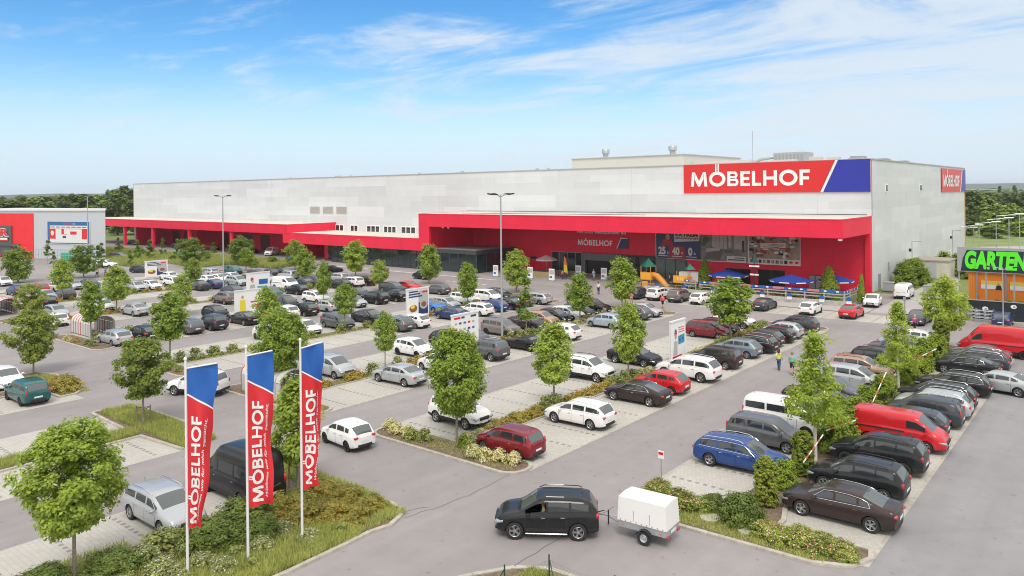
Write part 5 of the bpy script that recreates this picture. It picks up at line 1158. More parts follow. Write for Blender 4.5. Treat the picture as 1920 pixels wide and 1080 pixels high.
# the big signs: word with the long umlaut, slanted white bar and blue end field
def word(par_mb, x0, z0, hgt, width, y, mi, mtx=None, umlaut=None):
    """M O B E L H O F with two bars standing on the first O, geometric heavy letters"""
    t = hgt * .22; widths = dict(M=1.12, O=1.06, B=.72, E=.60, L=.56, H=.84, F=.58); gap = .12
    tot = sum(widths[c_] for c_ in 'MOBELHOF') * hgt + gap * hgt * 7; k = width / tot; x = x0
    def q(pts):
        par_mb.add([(p[0], y, p[1]) for p in pts], [tuple(range(len(pts)))], mi, mtx)
    for n_, ch in enumerate('MOBELHOF'):
        w_ = widths[ch] * hgt * k; tt = t * k * 1.02 if k < 1 else t
        X = lambda a: x + a
        if ch == 'M':
            q([(X(0), z0), (X(tt), z0), (X(tt * 1.45), z0 + hgt), (X(tt * .45), z0 + hgt)][:4]); q([(X(w_ - tt), z0), (X(w_), z0), (X(w_ - tt * .45), z0 + hgt), (X(w_ - tt * 1.45), z0 + hgt)])
            q([(X(tt * 1.1), z0 + hgt * .62), (X(w_ / 2 - tt * .35), z0 + hgt * .0), (X(w_ / 2), z0 + hgt * .38), (X(tt * 1.45), z0 + hgt)]); q([(X(w_ / 2 - tt * .35), z0), (X(w_ / 2 + tt * .35), z0), (X(w_ / 2), z0 + hgt * .38)])
            q([(X(w_ / 2 + tt * .35), z0), (X(w_ - tt * 1.1), z0 + hgt * .62), (X(w_ - tt * 1.45), z0 + hgt), (X(w_ / 2), z0 + hgt * .38)])
        elif ch == 'O':
            cx, cz, ro, ri = X(w_ / 2), z0 + hgt / 2, (w_ / 2 * 1.02, hgt * .52), (w_ / 2 - tt, hgt * .52 - t)
            for a in range(28):
                a0, a1 = 2 * math.pi * a / 28, 2 * math.pi * (a + 1) / 28
                q([(cx + ri[0] * math.cos(a0), cz + ri[1] * math.sin(a0)), (cx + ro[0] * math.cos(a0), cz + ro[1] * math.sin(a0)), (cx + ro[0] * math.cos(a1), cz + ro[1] * math.sin(a1)), (cx + ri[0] * math.cos(a1), cz + ri[1] * math.sin(a1))])
            if n_ == 1 and umlaut:
                for s_ in (-1, 1):
                    xa = cx + s_ * tt * .42; q([(xa - tt * .24, z0 + hgt * .98), (xa + tt * .24, z0 + hgt * .98), (xa + tt * .24, umlaut), (xa - tt * .24, umlaut)])
        elif ch == 'B':
            q([(X(0), z0), (X(tt), z0), (X(tt), z0 + hgt), (X(0), z0 + hgt)])
            for c0, hh, ww in ((z0, hgt * .54, w_), (z0 + hgt * .50, hgt * .50, w_ * .93)):
                r1 = hh / 2; cx = X(ww) - r1; tv = t * .80
                q([(X(tt), c0), (cx, c0), (cx, c0 + tv), (X(tt), c0 + tv)]); q([(X(tt), c0 + hh - tv), (cx, c0 + hh - tv), (cx, c0 + hh), (X(tt), c0 + hh)])
                for a in range(10):
                    a0, a1 = -math.pi / 2 + math.pi * a / 10, -math.pi / 2 + math.pi * (a + 1) / 10; ri_ = r1 - tv
                    q([(cx + ri_ * math.cos(a0) * .9, c0 + r1 + ri_ * math.sin(a0)), (cx + r1 * math.cos(a0), c0 + r1 + r1 * math.sin(a0)), (cx + r1 * math.cos(a1), c0 + r1 + r1 * math.sin(a1)), (cx + ri_ * math.cos(a1) * .9, c0 + r1 + ri_ * math.sin(a1))])
        elif ch in 'ELF':
            q([(X(0), z0), (X(tt), z0), (X(tt), z0 + hgt), (X(0), z0 + hgt)])
            bars = dict(E=(0, .40, .80), L=(0,), F=(.36, .80))[ch]
            for bz in bars: q([(X(tt), z0 + bz * hgt), (X(w_ * (.93 if bz in (.4, .36) else 1)), z0 + bz * hgt), (X(w_ * (.93 if bz in (.4, .36) else 1)), z0 + bz * hgt + t * .9), (X(tt), z0 + bz * hgt + t * .9)])
        elif ch == 'H':
            q([(X(0), z0), (X(tt), z0), (X(tt), z0 + hgt), (X(0), z0 + hgt)]); q([(X(w_ - tt), z0), (X(w_), z0), (X(w_), z0 + hgt), (X(w_ - tt), z0 + hgt)]); q([(X(tt), z0 + hgt * .40), (X(w_ - tt), z0 + hgt * .40), (X(w_ - tt), z0 + hgt * .40 + t * .9), (X(tt), z0 + hgt * .40 + t * .9)])
        x += w_ + gap * hgt * k
def big_sign(label, W_, H_, loc, rz, small=False):
    s_ = thing('store_sign', label, 'sign', loc, rz)
    m2 = MB(); d = H_ * .46; xb = W_ * (.775 if not small else .80)
    m2.box((0, -.10, 0), (W_, 0, H_), 0); mo = m2.build('panel', m_sred if not small else m_red, s_)
    m2 = MB(); m2.prism([(xb, 0), (W_, 0), (W_, H_), (xb + d, H_)], 0, .03, 0, Matrix(((1, 0, 0, 0), (0, 0, -1, -.10), (0, 1, 0, 0), (0, 0, 0, 1)))); m2.build('blue_field', m_sblue if not small else m_navy, s_)
    m2 = MB(); m2.prism([(xb - H_ * .08, 0), (xb, 0), (xb + d, H_), (xb + d - H_ * .08, H_)], 0, .04, 0, Matrix(((1, 0, 0, 0), (0, 0, -1, -.10), (0, 1, 0, 0), (0, 0, 0, 1)))); m2.build('white_bar', m_swhite, s_)
    m2 = MB(); word(m2, W_ * .045, H_ * (.23 if not small else .17), H_ * .50, W_ * .665, -.145, 0, None, H_ * .995 if not small else H_ * .84); m2.build('lettering', m_swhite, s_)
    return s_
big_sign('huge red and blue lettered sign on the white front wall', 28.4, 4.6, (-57.0, FY - .06, 14.05), 0)
big_sign('red and blue lettered sign on the far end of the white side wall', 25.5, 4.5, (-28.42, 162.0, 13.7), R(90))
es = big_sign('smaller lettered sign above the store entrance', 11.0, 1.95, (-78.3, FY - .40, 4.58), 0, True)
m2 = MB(); m2.text('Herzlich willkommen im', .3, 2.46, .72, bold=.035, width=10.2, ext=.08); m2.build('greeting', m_swhite, es)
m2 = MB(); m2.box((9.6, -.16, 1.72), (10.9, -.14, 1.84)); m2.build('small_line', m_swhite, es)

# posters on the red wall
def poster(label, x0, x1, z0, z1, y, cols, draw, name='banner'):
    s_ = thing(name, label, 'banner', (x0, y, z0)); m2 = MB(); W_, H_ = x1 - x0, z1 - z0
    m2.box((0, -.05, 0), (W_, 0, H_), 0); draw(m2, W_, H_); m2.build('print', cols, s_)
    m3 = MB(); e = .09
    m3.box((-e, -.09, -e), (W_ + e, -.055, 0)); m3.box((-e, -.09, H_), (W_ + e, -.055, H_ + e)); m3.box((-e, -.09, 0), (0, -.055, H_)); m3.box((W_, -.09, 0), (W_ + e, -.055, H_)); m3.build('frame', m_swhite, s_); return s_
def q_(m2, x0, z0, x1, z1, mi, y=-.06): m2.box((x0, y, z0), (x1, y + .006, z1), mi)
def blob(m2, cx, cz, rx, rz, mi, y=-.062, n=14): m2.add([(cx + rx * math.cos(2 * math.pi * k / n), y, cz + rz * math.sin(2 * math.pi * k / n)) for k in range(n)], [tuple(range(n))], mi)
def p1(m2, W_, H_):
    q_(m2, W_ * .30, 0, W_ * .66, H_ * .45, 1); m2.add([(W_ * .42, -.063, H_ * .62), (W_ * .98, -.063, H_ * .68), (W_, -.063, H_ * 1.0), (W_ * .42, -.063, H_ * 1.0)], [(0, 1, 2, 3)], 2)
    blob(m2, W_ * .27, H_ * .80, .42, .5, 3, -.064); m2.add([(W_ * .1, -.063, H_ * .45), (W_ * .40, -.063, H_ * .45), (W_ * .36, -.063, H_ * .72), (W_ * .18, -.063, H_ * .72)], [(0, 1, 2, 3)], 1)
    for s_, x in (('25', .05), ('40', .37), ('0', .73)): m2.text(s_, W_ * x, H_ * .13, H_ * .30, 2, bold=.05, ext=.07, width=W_ * (.17 if s_ != '0' else .10))
    for x in (.25, .58, .86): m2.text('%', W_ * x, H_ * .17, H_ * .08, 2, bold=.03, ext=.07)
    m2.text('EXTREM', W_ * .45, H_ * .83, H_ * .13, 4, bold=.05, width=W_ * .5, ext=.072); m2.text('SPARWOCHEN', W_ * .45, H_ * .73, H_ * .07, 4, bold=.03, width=W_ * .5, ext=.072)
    for x in (.05, .36, .68): q_(m2, W_ * x, H_ * .07, W_ * (x + .24), H_ * .095, 2, -.066)
poster('advert banner with 25, 40 and 0 percent on dark blue', -62.0, -54.1, 3.35, 7.75, FY - .38, [m_navy, mat('print_red', (.45, .02, .03), .5), m_white2, m_skin, m_black], p1)
pc = [mat('photo_grey', (.24, .235, .235), .5, noise=.25, nscale=.9), mat('photo_light', (.52, .52, .50), .5, noise=.15, nscale=2), m_white2, mat('photo_dark', (.06, .055, .055), .5), mat('photo_green', (.09, .14, .06), .5), mat('photo_mid', (.14, .14, .145), .5)]
def p2(m2, W_, H_):
    q_(m2, W_ * .25, H_ * .45, W_ * .56, H_ * .95, 1); q_(m2, W_ * .60, H_ * .5, W_ * .66, H_ * .95, 1); q_(m2, W_ * .72, H_ * .45, W_ * .95, H_ * .95, 1); q_(m2, W_ * .88, H_ * .35, W_ * .93, H_ * .75, 3, -.064)
    for x in (.33, .41, .49): q_(m2, W_ * x, H_ * .45, W_ * (x + .01), H_ * .95, 0, -.064)
    m2.add([(W_ * .05, -.063, H_ * .05), (W_ * .42, -.063, H_ * .05), (W_ * .5, -.063, H_ * .42), (W_ * .22, -.063, H_ * .5)], [(0, 1, 2, 3)], 5)
    m2.add([(W_ * .12, -.065, H_ * .3), (W_ * .42, -.065, H_ * .38), (W_ * .42, -.065, H_ * .48), (W_ * .12, -.065, H_ * .44)], [(0, 1, 2, 3)], 1); m2.add([(W_ * .5, -.065, H_ * .30), (W_ * .72, -.065, H_ * .30), (W_ * .68, -.065, H_ * .42), (W_ * .53, -.065, H_ * .42)], [(0, 1, 2, 3)], 5)
    blob(m2, W_ * .12, H_ * .75, .6, .5, 4); blob(m2, W_ * .06, H_ * .60, .4, .4, 4, -.064); q_(m2, W_ * .56, 0, W_ * .96, H_ * .20, 2, -.068)
    q_(m2, W_ * .72, H_ * .125, W_ * .93, H_ * .155, 3, -.075); q_(m2, W_ * .59, H_ * .05, W_ * .93, H_ * .09, 3, -.075)
poster('grey photo banner of a living room with white caption', -54.0, -46.2, 3.3, 7.7, FY - .38, pc, p2)
pd = [mat('photo_warm', (.34, .29, .25), .5, noise=.3, nscale=1.2), mat('food_red', (.28, .07, .04), .5), m_white2, mat('food_orange', (.55, .24, .06), .5), mat('food_blue', (.16, .22, .28), .5), m_black, m_sred]
def p3(m2, W_, H_):
    rr = random.Random(2)
    for q in range(110):
        x, z = rr.uniform(0, W_ * .9), rr.uniform(H_ * .22, H_ * .9); blob(m2, x + .3, z + .15, rr.uniform(.15, .5), rr.uniform(.12, .35), rr.choice([0, 1, 2, 3, 4, 1, 0, 2, 5]), -.0575 - q * .00014, 9)
    m2.add([(W_ * .22, -.074, H_ * .52), (W_ * .74, -.074, H_ * .56), (W_ * .74, -.074, H_ * .76), (W_ * .22, -.074, H_ * .72)], [(0, 1, 2, 3)], 6); m2.add([(W_ * .23, -.076, H_ * .535), (W_ * .73, -.076, H_ * .575), (W_ * .73, -.076, H_ * .745), (W_ * .23, -.076, H_ * .705)], [(0, 1, 2, 3)], 2)
    for z, a, c_ in ((.66, .45, .7), (.62, .40, .66), (.575, .28, .6)): q_(m2, W_ * a, H_ * z, W_ * c_, H_ * (z + .02), 5, -.079)
    q_(m2, 0, 0, W_, H_ * .18, 2, -.074)
    for q in range(9): q_(m2, W_ * (.02 + q * .085), H_ * .03, W_ * (.08 + q * .085), H_ * .14, rr.choice([0, 1, 4, 5]), -.077)
    for q in range(2): blob(m2, W_ * (.83 + q * .11), H_ * .09, .3, .18, 6, -.079)
poster('food market banner of dishes with a white caption', -46.0, -38.3, 3.25, 7.65, FY - .38, pd, p3)
m2 = MB(); m2.box((-88.8, FY - .42, 1.9), (-87.3, FY - .37, 2.35)); tag(m2.build('small_sign', m_navy), 'small dark blue plate on the red wall left of the entrance', 'sign')

# ------------------------------------------------------------------ the grey and red hall on the left
HR = R(17.05)
hall = thing('hardware_store', 'grey hall with a bright red front section at the left edge', 'store', (-180.7, 73.9, 0), HR)
def Hh(mb, name, m, sm=False): return mb.build(name, m, hall, sm)
def hw_(x, y): return (-180.7 + x * math.cos(HR) - y * math.sin(HR), 73.9 + x * math.sin(HR) + y * math.cos(HR))
def corr_shade(base):
    def f_(h):
        s = h.n('ShaderNodeSeparateXYZ'); h.t.links.new(h.tc, s.inputs[0]); v = h.m('FRACT', h.m('DIVIDE', s.outputs[0], .5)); h.t.links.new(h.scale(base, h.rng(v, 0, .3, .93, 1.0)), h.b.inputs['Base Color'])  # corrugation shade painted as darker stripes on a flat wall
    return f_
m_gclad = nodemat('grey_corrugated', corr_shade((.52, .55, .60)), .5); m_bred = mat('bright_red_cladding', (.80, .015, .025), .5, noise=.05, nscale=.5)
b = MB(); b.prism([(0, 0), (-14, 11.5), (-60, 22), (-60, 0)][::-1], 0, 11.2); Hh(b, 'wall', m_gclad)
b = MB(); b.prism([(.2, -.2), (-14, 11.8), (-60, 22.2), (-60, -.2)][::-1], 11.2, 11.6); Hh(b, 'roof_edge', mat('pale_fascia', (.62, .62, .62), .6))
b = MB(); b.box((-60, -.14, 0), (-23.8, -.02, 10.7)); Hh(b, 'red_front', m_bred)
b = MB(); b.box((-48, -.42, 0.3), (-31.2, -.15, 7.7)); b.box((-48, -.8, 2.9), (-28.4, -.15, 3.3)); Hh(b, 'entrance_frame', mat('anthracite', (.09, .095, .10), .5))
b = MB(); b.box((-48, -.3, 0.2), (-28.6, -.16, 2.9)); Hh(b, 'glazing', m_glass)
rr = random.Random(4); b = MB()
for q in range(24): x = rr.uniform(-47, -29.5); b.box((x, -.50, .3), (x + rr.uniform(.3, .8), -.45, rr.uniform(.8, 2.4)))
Hh(b, 'window_display', mat('red_display', (.4, .03, .04), .5))
sg = thing('store_sign', 'dark sign ending in ER with red letters at the left edge', 'sign', (*hw_(-31.6, -.45), 4.0), HR)
m2 = MB(); m2.text('ER', -5.75, 1.0, 2.15, 0, bold=.10, width=5.6, ext=.10); m2.build('lettering', m_swhite, sg)
m2 = MB(); m2.text('ER', -5.55, 1.16, 1.86, 0, bold=.045, width=5.2, ext=.16); m2.build('letter_face', m_sred, sg)
m2 = MB(); m2.box((-9, -.14, .05), (-.6, -.10, .9)); m2.build('red_strip', m_sred, sg); m2 = MB(); m2.box((-9, -.18, .3), (-.8, -.15, .75)); m2.build('white_strip', m_swhite, sg)
def p4(m2, W_, H_):
    X0, X1 = W_ * .06, W_ * .95
    q_(m2, X0, H_ * .05, X1, H_ * .82, 1); q_(m2, X0, H_ * .22, X1, H_ * .68, 2, -.066); q_(m2, W_ * .20, H_ * .16, W_ * .82, H_ * .66, 1, -.072); q_(m2, X0, H_ * .05, X1, H_ * .20, 1, -.07)
    q_(m2, W_ * .34, H_ * .42, W_ * .48, H_ * .66, 2, -.076); q_(m2, W_ * .55, H_ * .42, W_ * .70, H_ * .56, 2, -.076); q_(m2, W_ * .40, H_ * .44, W_ * .54, H_ * .66, 1, -.079); q_(m2, W_ * .37, H_ * .26, W_ * .45, H_ * .36, 3, -.08); blob(m2, W_ * .12, H_ * .48, .55, .6, 1, -.075)
    q_(m2, W_ * .38, H_ * .88, W_ * .60, H_ * .945, 2, -.07); q_(m2, W_ * .61, H_ * .88, W_ * .66, H_ * .91, 1, -.07)
    for k in range(7): q_(m2, W_ * (.08 + k * .124), H_ * .735, W_ * (.18 + k * .124), H_ * .77, 3, -.074)
pz = poster('large blue framed kitchen poster on the grey hall', 0, 14.0, 0, 5.2, 0, [mat('poster_blue', (.02, .14, .34), .5), m_white2, m_sred, m_navy], p4)
pz.location = (*hw_(-18.9, -.06), 3.6); pz.rotation_euler = (0, 0, HR)
m2 = MB()
for q in range(14): m2.tube([(-17.5 + q * .9, -4, 0), (-17.5 + q * .9, -4, 2.6)], .05, 5)
m2.tube([(-17.5, -4, 2.6), (-5.8, -4, 2.6)], .06, 5); m2.tube([(-17.5, -4, 1.3), (-5.8, -4, 1.3)], .05, 5); tag(m2.build('display_fence', m_galv, None, False, (-180.7, 73.9, 0), (0, 0, HR)), 'wire display enclosure at the foot of the grey hall', 'fence')
m2 = MB(); m2.bbox((*hw_(-9.5, -2.5), .9), (3, 1.2, 1.8), .1); tag(m2.build('display_stand', mat('bright_green', (.02, .42, .22), .5)), 'green stand in front of the grey hall', 'stand')
b = MB(); b.box((-262, 118, 0), (-256.5, 128, 3.6)); b.box((-262.3, 117.6, 3.6), (-256.2, 128.4, 4.2)); tag(b.build('shed', mat('white_render', (.6, .6, .58), .7)), 'small white shed seen through the far end of the red canopy', 'shed')
# ------------------------------------------------------------------ flags
m_pole = mat('flag_pole_white', (.74, .75, .76), .35)
m_fred = mat('flag_red', (.62, .020, .030), .6); m_fblue = mat('flag_blue', (.015, .11, .42), .6); m_fwhite = mat('flag_white', (.80, .80, .80), .6)
def flag(x, y, top, ang, W_, Hf, sv, label, ph=0, base=0):
    s_ = thing('banner_flag', label, 'flag', (x, y, 0))
    MB().tube([(0, 0, base), (0, 0, top * .5), (0, 0, top + .35)], [.055, .05, .042], 12).build('pole', m_pole, s_, 60)
    m2 = MB(); m2.lathe([(.055, -.02), (.07, .02), (.03, .10), (0, .11)], 12, 'z', (0, 0, top + .36)); m2.build('pole_cap', m_pole, s_, 60)
    d0 = Vector((math.cos(R(ang)), math.sin(R(ang)), 0)); n0 = Vector((d0.y, -d0.x, 0))
    MB().tube([(0, 0, top + .02), tuple(d0 * W_ * 1.02 + Vector((0, 0, top + .16)))], .03, 8).build('top_arm', m_pole, s_, 60)
    def mp(u, v, off=0):
        sw = sv(v); am = .05 + .34 * min(1, v * 1.6) * (1 - sw * .55)
        z = top - v * Hf + (.14 * u * (1 - v)) + .10 * u * v * (-1)
        w = u * W_ * sw + u * (.055 * math.sin(8.5 * v + ph * 3) + .03 * math.sin(19 * v + ph)) * min(1, v * 4); rip = am * math.sin(6.3 * (u * 1.05 - v * .9) + ph) * u + .07 * math.sin(11 * v + ph * 2 + 5 * u) * u + .035 * math.sin(17 * v - 9 * u + ph) * min(1, u * 3) + (1 - sw) * .35 * math.sin(3.14 * u)
        return d0 * (w + .05) + n0 * (rip + off) + Vector((0, 0, z))
    def grid(name, v0, v1, m_, nu=14, nv=40, off=0, ulo=0, uhi=1):
        m2 = MB()
        for j in range(nv + 1):
            for i in range(nu + 1):
                u = ulo + (uhi - ulo) * i / nu; a, b = v0(u), v1(u); m2.v.append(tuple(mp(u, a + (b - a) * j / nv, off)))
        for j in range(nv):
            for i in range(nu): a = j * (nu + 1) + i; m2.f.append([a, a + 1, a + nu + 2, a + nu + 1]); m2.mi.append(0)
        return m2.build(name, m_, s_, 180)
    vb = lambda u: .155 + .115 * u
    grid('blue_field', lambda u: 0, vb, m_fblue, nv=14); grid('white_stripe', vb, lambda u: vb(u) + .011, m_fwhite, nv=2); grid('red_field', lambda u: vb(u) + .011, lambda u: 1 - .03 * u, m_fred)
    for off in (.018, -.018):
        t_ = MB(); word(t_, 0, 0, 1.0, 8.2, 0, 0, None, 1.34)
        m2 = MB(); Lh = W_ * .50; k = Lh; v0 = .965; Lw = Hf * .68
        # subdivide letters so that they follow the cloth
        bm = bmesh.new(); vs = [bm.verts.new(p) for p in t_.v]
        for f_ in t_.f: bm.faces.new([vs[i] for i in f_])
        bmesh.ops.triangulate(bm, faces=bm.faces[:]); 
        for _ in range(2): bmesh.ops.subdivide_edges(bm, edges=[e for e in bm.edges if e.calc_length() > .3], cuts=1)
        bmesh.ops.triangulate(bm, faces=bm.faces[:])
        m2.v = [tuple(mp(.60 - v.co.z * .44, v0 - v.co.x / 8.2 * .665, off)) for v in bm.verts]; bm.verts.index_update(); m2.f = [[v.index for v in f_.verts] for f_ in bm.faces]; m2.mi = [0] * len(m2.f); bm.free()
        m2.build('lettering', m_fwhite, s_)
        vs, fs = text_mesh('Wohnen wie für mich gemacht.', .012, .35); xs = [v[0] for v in vs]; L_ = max(xs) - min(xs)
        m2 = MB(); m2.v = [tuple(mp(.78 - v[1] * .145 + .015 * math.sin(v[0] * 2.1), .93 - (v[0] - min(xs)) / L_ * .60, off)) for v in vs]; m2.f = [list(f_) for f_ in fs]; m2.mi = [0] * len(fs)
        m2.build('slogan', m_fwhite, s_)
flag(-27.8, 14.2, 7.95, 52, 1.10, 6.0, lambda v: 1 - .62 * max(0, v - .12) ** .9, 'leftmost banner flag with folded lower part', .6)
flag(-27.1, 16.3, 8.15, 58, .98, 5.95, lambda v: 1.0 - .10 * v, 'middle banner flag fully spread beside the camper van', 0)
flag(-26.8, 18.6, 8.1, 78, .95, 5.85, lambda v: 1 - .42 * max(0, v - .25), 'rightmost banner flag beside the white small hatchback', 1.2)

# ------------------------------------------------------------------ lamps and poles
def mast(x, y, h, label, arms=4, r=.13):
    s_ = thing('lamp_mast', label, 'street lamp', (x, y, 0)); MB().tube([(0, 0, 0), (0, 0, 1), (0, 0, h)], [r, r * .9, r * .55], 12).build('pole', m_galv, s_, 60)
    MB().tube([(0, 0, 0), (0, 0, .5)], r * 1.3, 12).build('base', m_galv, s_, 60)
    for k in range(arms):
        a = R(10 + 360 * k / arms); d = Vector((math.cos(a), math.sin(a), 0)); e = d * 1.0 + Vector((0, 0, h + .02))
        MB().tube([(0, 0, h - .25), tuple(d * .5 + Vector((0, 0, h - .02))), tuple(e)], .035, 6).build('arm', m_galv, s_, 60)
        m2 = MB(); m2.bbox((0, 0, 0), (.62, .42, .12), .3); m2.build('lamp_head', m_black, s_, None, tuple(d * 1.15 + Vector((0, 0, h + .05))), (0, R(-8), a))
    return s_
mast(-47.6, 56.0, 14.3, 'tall middle lamp mast with four lamp heads'); mast(-105.5, 59.9, 14.4, 'tall left lamp mast with four lamp heads'); mast(-170.0, 66.0, 14.6, 'lamp mast in front of the grey hall poster')
mast(-10.6, 91.5, 6.3, 'lamp post with two dark heads before the garden sign', 2, .07)
def wall_lamp(x, y, h, label):
    s_ = thing('street_lamp', label, 'street lamp', (x, y, 0)); MB().tube([(0, 0, 0), (0, 0, h)], [.07, .05], 8).build('pole', m_grey, s_, 60)
    MB().tube([(0, 0, h), (.9, -.1, h + .05)], .04, 6).build('arm', m_grey, s_); m2 = MB(); m2.bbox((1.0, -.1, h + .04), (.6, .2, .1), .3); m2.build('lamp_head', m_grey, s_)
    m2 = MB(); m2.bbox((-.25, -.1, h - 1.3), (.35, .3, .5), .3); m2.build('floodlight', m_black, s_)
wall_lamp(-26.6, 128.5, 6.3, 'near slim lamp post by the white side wall'); wall_lamp(-26.3, 160, 6.6, 'far slim lamp post by the white side wall')
s_ = thing('parking_sign', 'post with small red and white sign by the rose bed', 'sign post', (-17.75, 32.6, 0)); MB().tube([(0, 0, 0), (0, 0, 2.0)], .03, 8).build('post', m_galv, s_); m2 = MB(); m2.box((-.16, -.03, 1.62), (.16, -.012, 2.0)); m2.build('plate', m_swhite, s_); m2 = MB(); m2.box((-.13, -.036, 1.80), (.13, -.031, 1.93)); m2.build('plate_mark', m_sred, s_)
s_ = thing('post', 'grey post on the pavement corner left of the dark saloon', 'post', (-20.0, 92.8, 0)); MB().tube([(0, 0, 0), (0, 0, 2.3)], .06, 8).build('pole', m_grey, s_); m2 = MB(); m2.box((-.15, -.08, 1.9), (.15, -.06, 2.4)); m2.build('plate', m_grey, s_)
# ------------------------------------------------------------------ advert boards
def adboard(x, y, w_, h, label, draw, cols, rz=90):
    s_ = thing('advert_board', label, 'advert board', (x, y, 0), R(rz)); 
    for xx in (0, w_): m2 = MB(); m2.cbox((xx, .1, h / 2), (.10, .10, h)); m2.build('post', m_pole, s_)
    m2 = MB(); m2.box((-.05, 0, .35), (w_ + .05, .06, h)); m2.build('board', m_fwhite, s_)
    m2 = MB(); m2.box((-.10, -.06, h), (w_ + .10, .16, h + .12)); m2.build('top_rail', m_pole, s_)
    m2 = MB(); draw(m2, w_, h); o = m2.build('print', cols, s_); return s_
bcols = [m_sred, m_navy, mat('print_cyan', (.03, .30, .50), .5), m_skin, mat('print_yellow', (.75, .62, .04), .5), mat('print_brown', (.25, .10, .04), .5), mat('print_grey', (.45, .45, .46), .5), m_fblue, mat('print_violet', (.30, .06, .14), .5)]
def d_glasses(m2, w_, h):
    blob(m2, w_ * .30, h * .74, .22, .34, 8, -.01); blob(m2, w_ * .30, h * .66, .17, .24, 3, -.016); m2.add([(w_ * .12, -.013, h * .24), (w_ * .42, -.013, h * .24), (w_ * .42, -.013, h * .55), (w_ * .2, -.013, h * .56)], [(0, 1, 2, 3)], 6)
    m2.add([(w_ * .48, -.02, h * .46), (w_ * .92, -.02, h * .48), (w_ * .92, -.02, h * .68), (w_ * .48, -.02, h * .66)], [(0, 1, 2, 3)], 2); blob(m2, w_ * .58, h * .56, .16, .12, 7, -.024); blob(m2, w_ * .80, h * .58, .16, .12, 7, -.024); q_(m2, w_ * .08, h * .16, w_ * .72, h * .22, 0, -.02)
    for k in range(3): q_(m2, w_ * .5, h * (.84 - k * .05), w_ * .92, h * (.855 - k * .05), 0, -.02)
def d_food(m2, w_, h):
    for k in range(3): q_(m2, w_ * .08, h * (.90 - k * .08), w_ * (.5 + .1 * k), h * (.945 - k * .08), 1, -.02)
    q_(m2, w_ * .52, h * .16, w_ * .96, h * .94, 6, -.01); q_(m2, w_ * .52, h * .16, w_ * .96, h * .55, 1, -.014); blob(m2, w_ * .28, h * .38, w_ * .18, h * .12, 5, -.02); blob(m2, w_ * .25, h * .44, w_ * .10, h * .07, 4, -.024); blob(m2, w_ * .76, h * .48, w_ * .19, h * .16, 6, -.02); blob(m2, w_ * .76, h * .48, w_ * .12, h * .09, 5, -.024); q_(m2, w_ * .7, h * .86, w_ * .92, h * .92, 0, -.024)
def d_yellow(m2, w_, h):
    blob(m2, w_ * .26, h * .78, .16, .2, 3, -.016); m2.add([(w_ * .15, -.013, h * .18), (w_ * .38, -.013, h * .18), (w_ * .36, -.013, h * .68), (w_ * .17, -.013, h * .68)], [(0, 1, 2, 3)], 4); q_(m2, w_ * .55, h * .55, w_ * .9, h * .6, 0, -.02); q_(m2, w_ * .6, h * .42, w_ * .88, h * .47, 0, -.02)
def d_sofa(m2, w_, h):
    blob(m2, w_ * .22, h * .74, .24, .3, 5, -.012); blob(m2, w_ * .24, h * .66, .16, .22, 3, -.016); m2.add([(w_ * .1, -.013, h * .22), (w_ * .36, -.013, h * .22), (w_ * .34, -.013, h * .52), (w_ * .14, -.013, h * .52)], [(0, 1, 2, 3)], 6); q_(m2, w_ * .08, h * .16, w_ * .34, h * .24, 0, -.02)
    q_(m2, w_ * .52, h * .5, w_ * .92, h * .72, 7, -.02); q_(m2, w_ * .46, h * .32, w_ * .88, h * .42, 2, -.02)
def d_grid(m2, w_, h):
    for i in range(5):
        for j in range(4): q_(m2, w_ * (.08 + i * .17), h * (.28 + j * .16), w_ * (.17 + i * .17), h * (.33 + j * .16), [6, 1, 0, 6, 7][(i * 3 + j) % 5], -.02)
    q_(m2, w_ * .06, h * .9, w_ * .3, h * .95, 0, -.02); q_(m2, w_ * .34, h * .9, w_ * .46, h * .95, 1, -.02); q_(m2, w_ * .7, h * .9, w_ * .92, h * .95, 1, -.02)
adboard(-29.6, 56.3, 2.5, 3.6, 'white advert board with blue glasses in the second hedge strip', d_glasses, bcols)
adboard(-47.1, 48.6, 3.4, 3.5, 'white price board behind the big maple of the flower island', d_grid, bcols)
adboard(-63.9, 58.6, 3.4, 3.5, 'white board with two food pictures in the middle hedge strip', d_food, bcols)
adboard(-80.8, 47.3, 3.6, 3.3, 'white board with a person in yellow shirt', d_yellow, bcols)
adboard(-97.6, 59.0, 3.6, 3.3, 'white board with red haired person and blue sofa', d_sofa, bcols)
adboard(-134.2, 61.5, 3.9, 3.0, 'farthest white board with food pictures near the meadow', d_food, bcols)
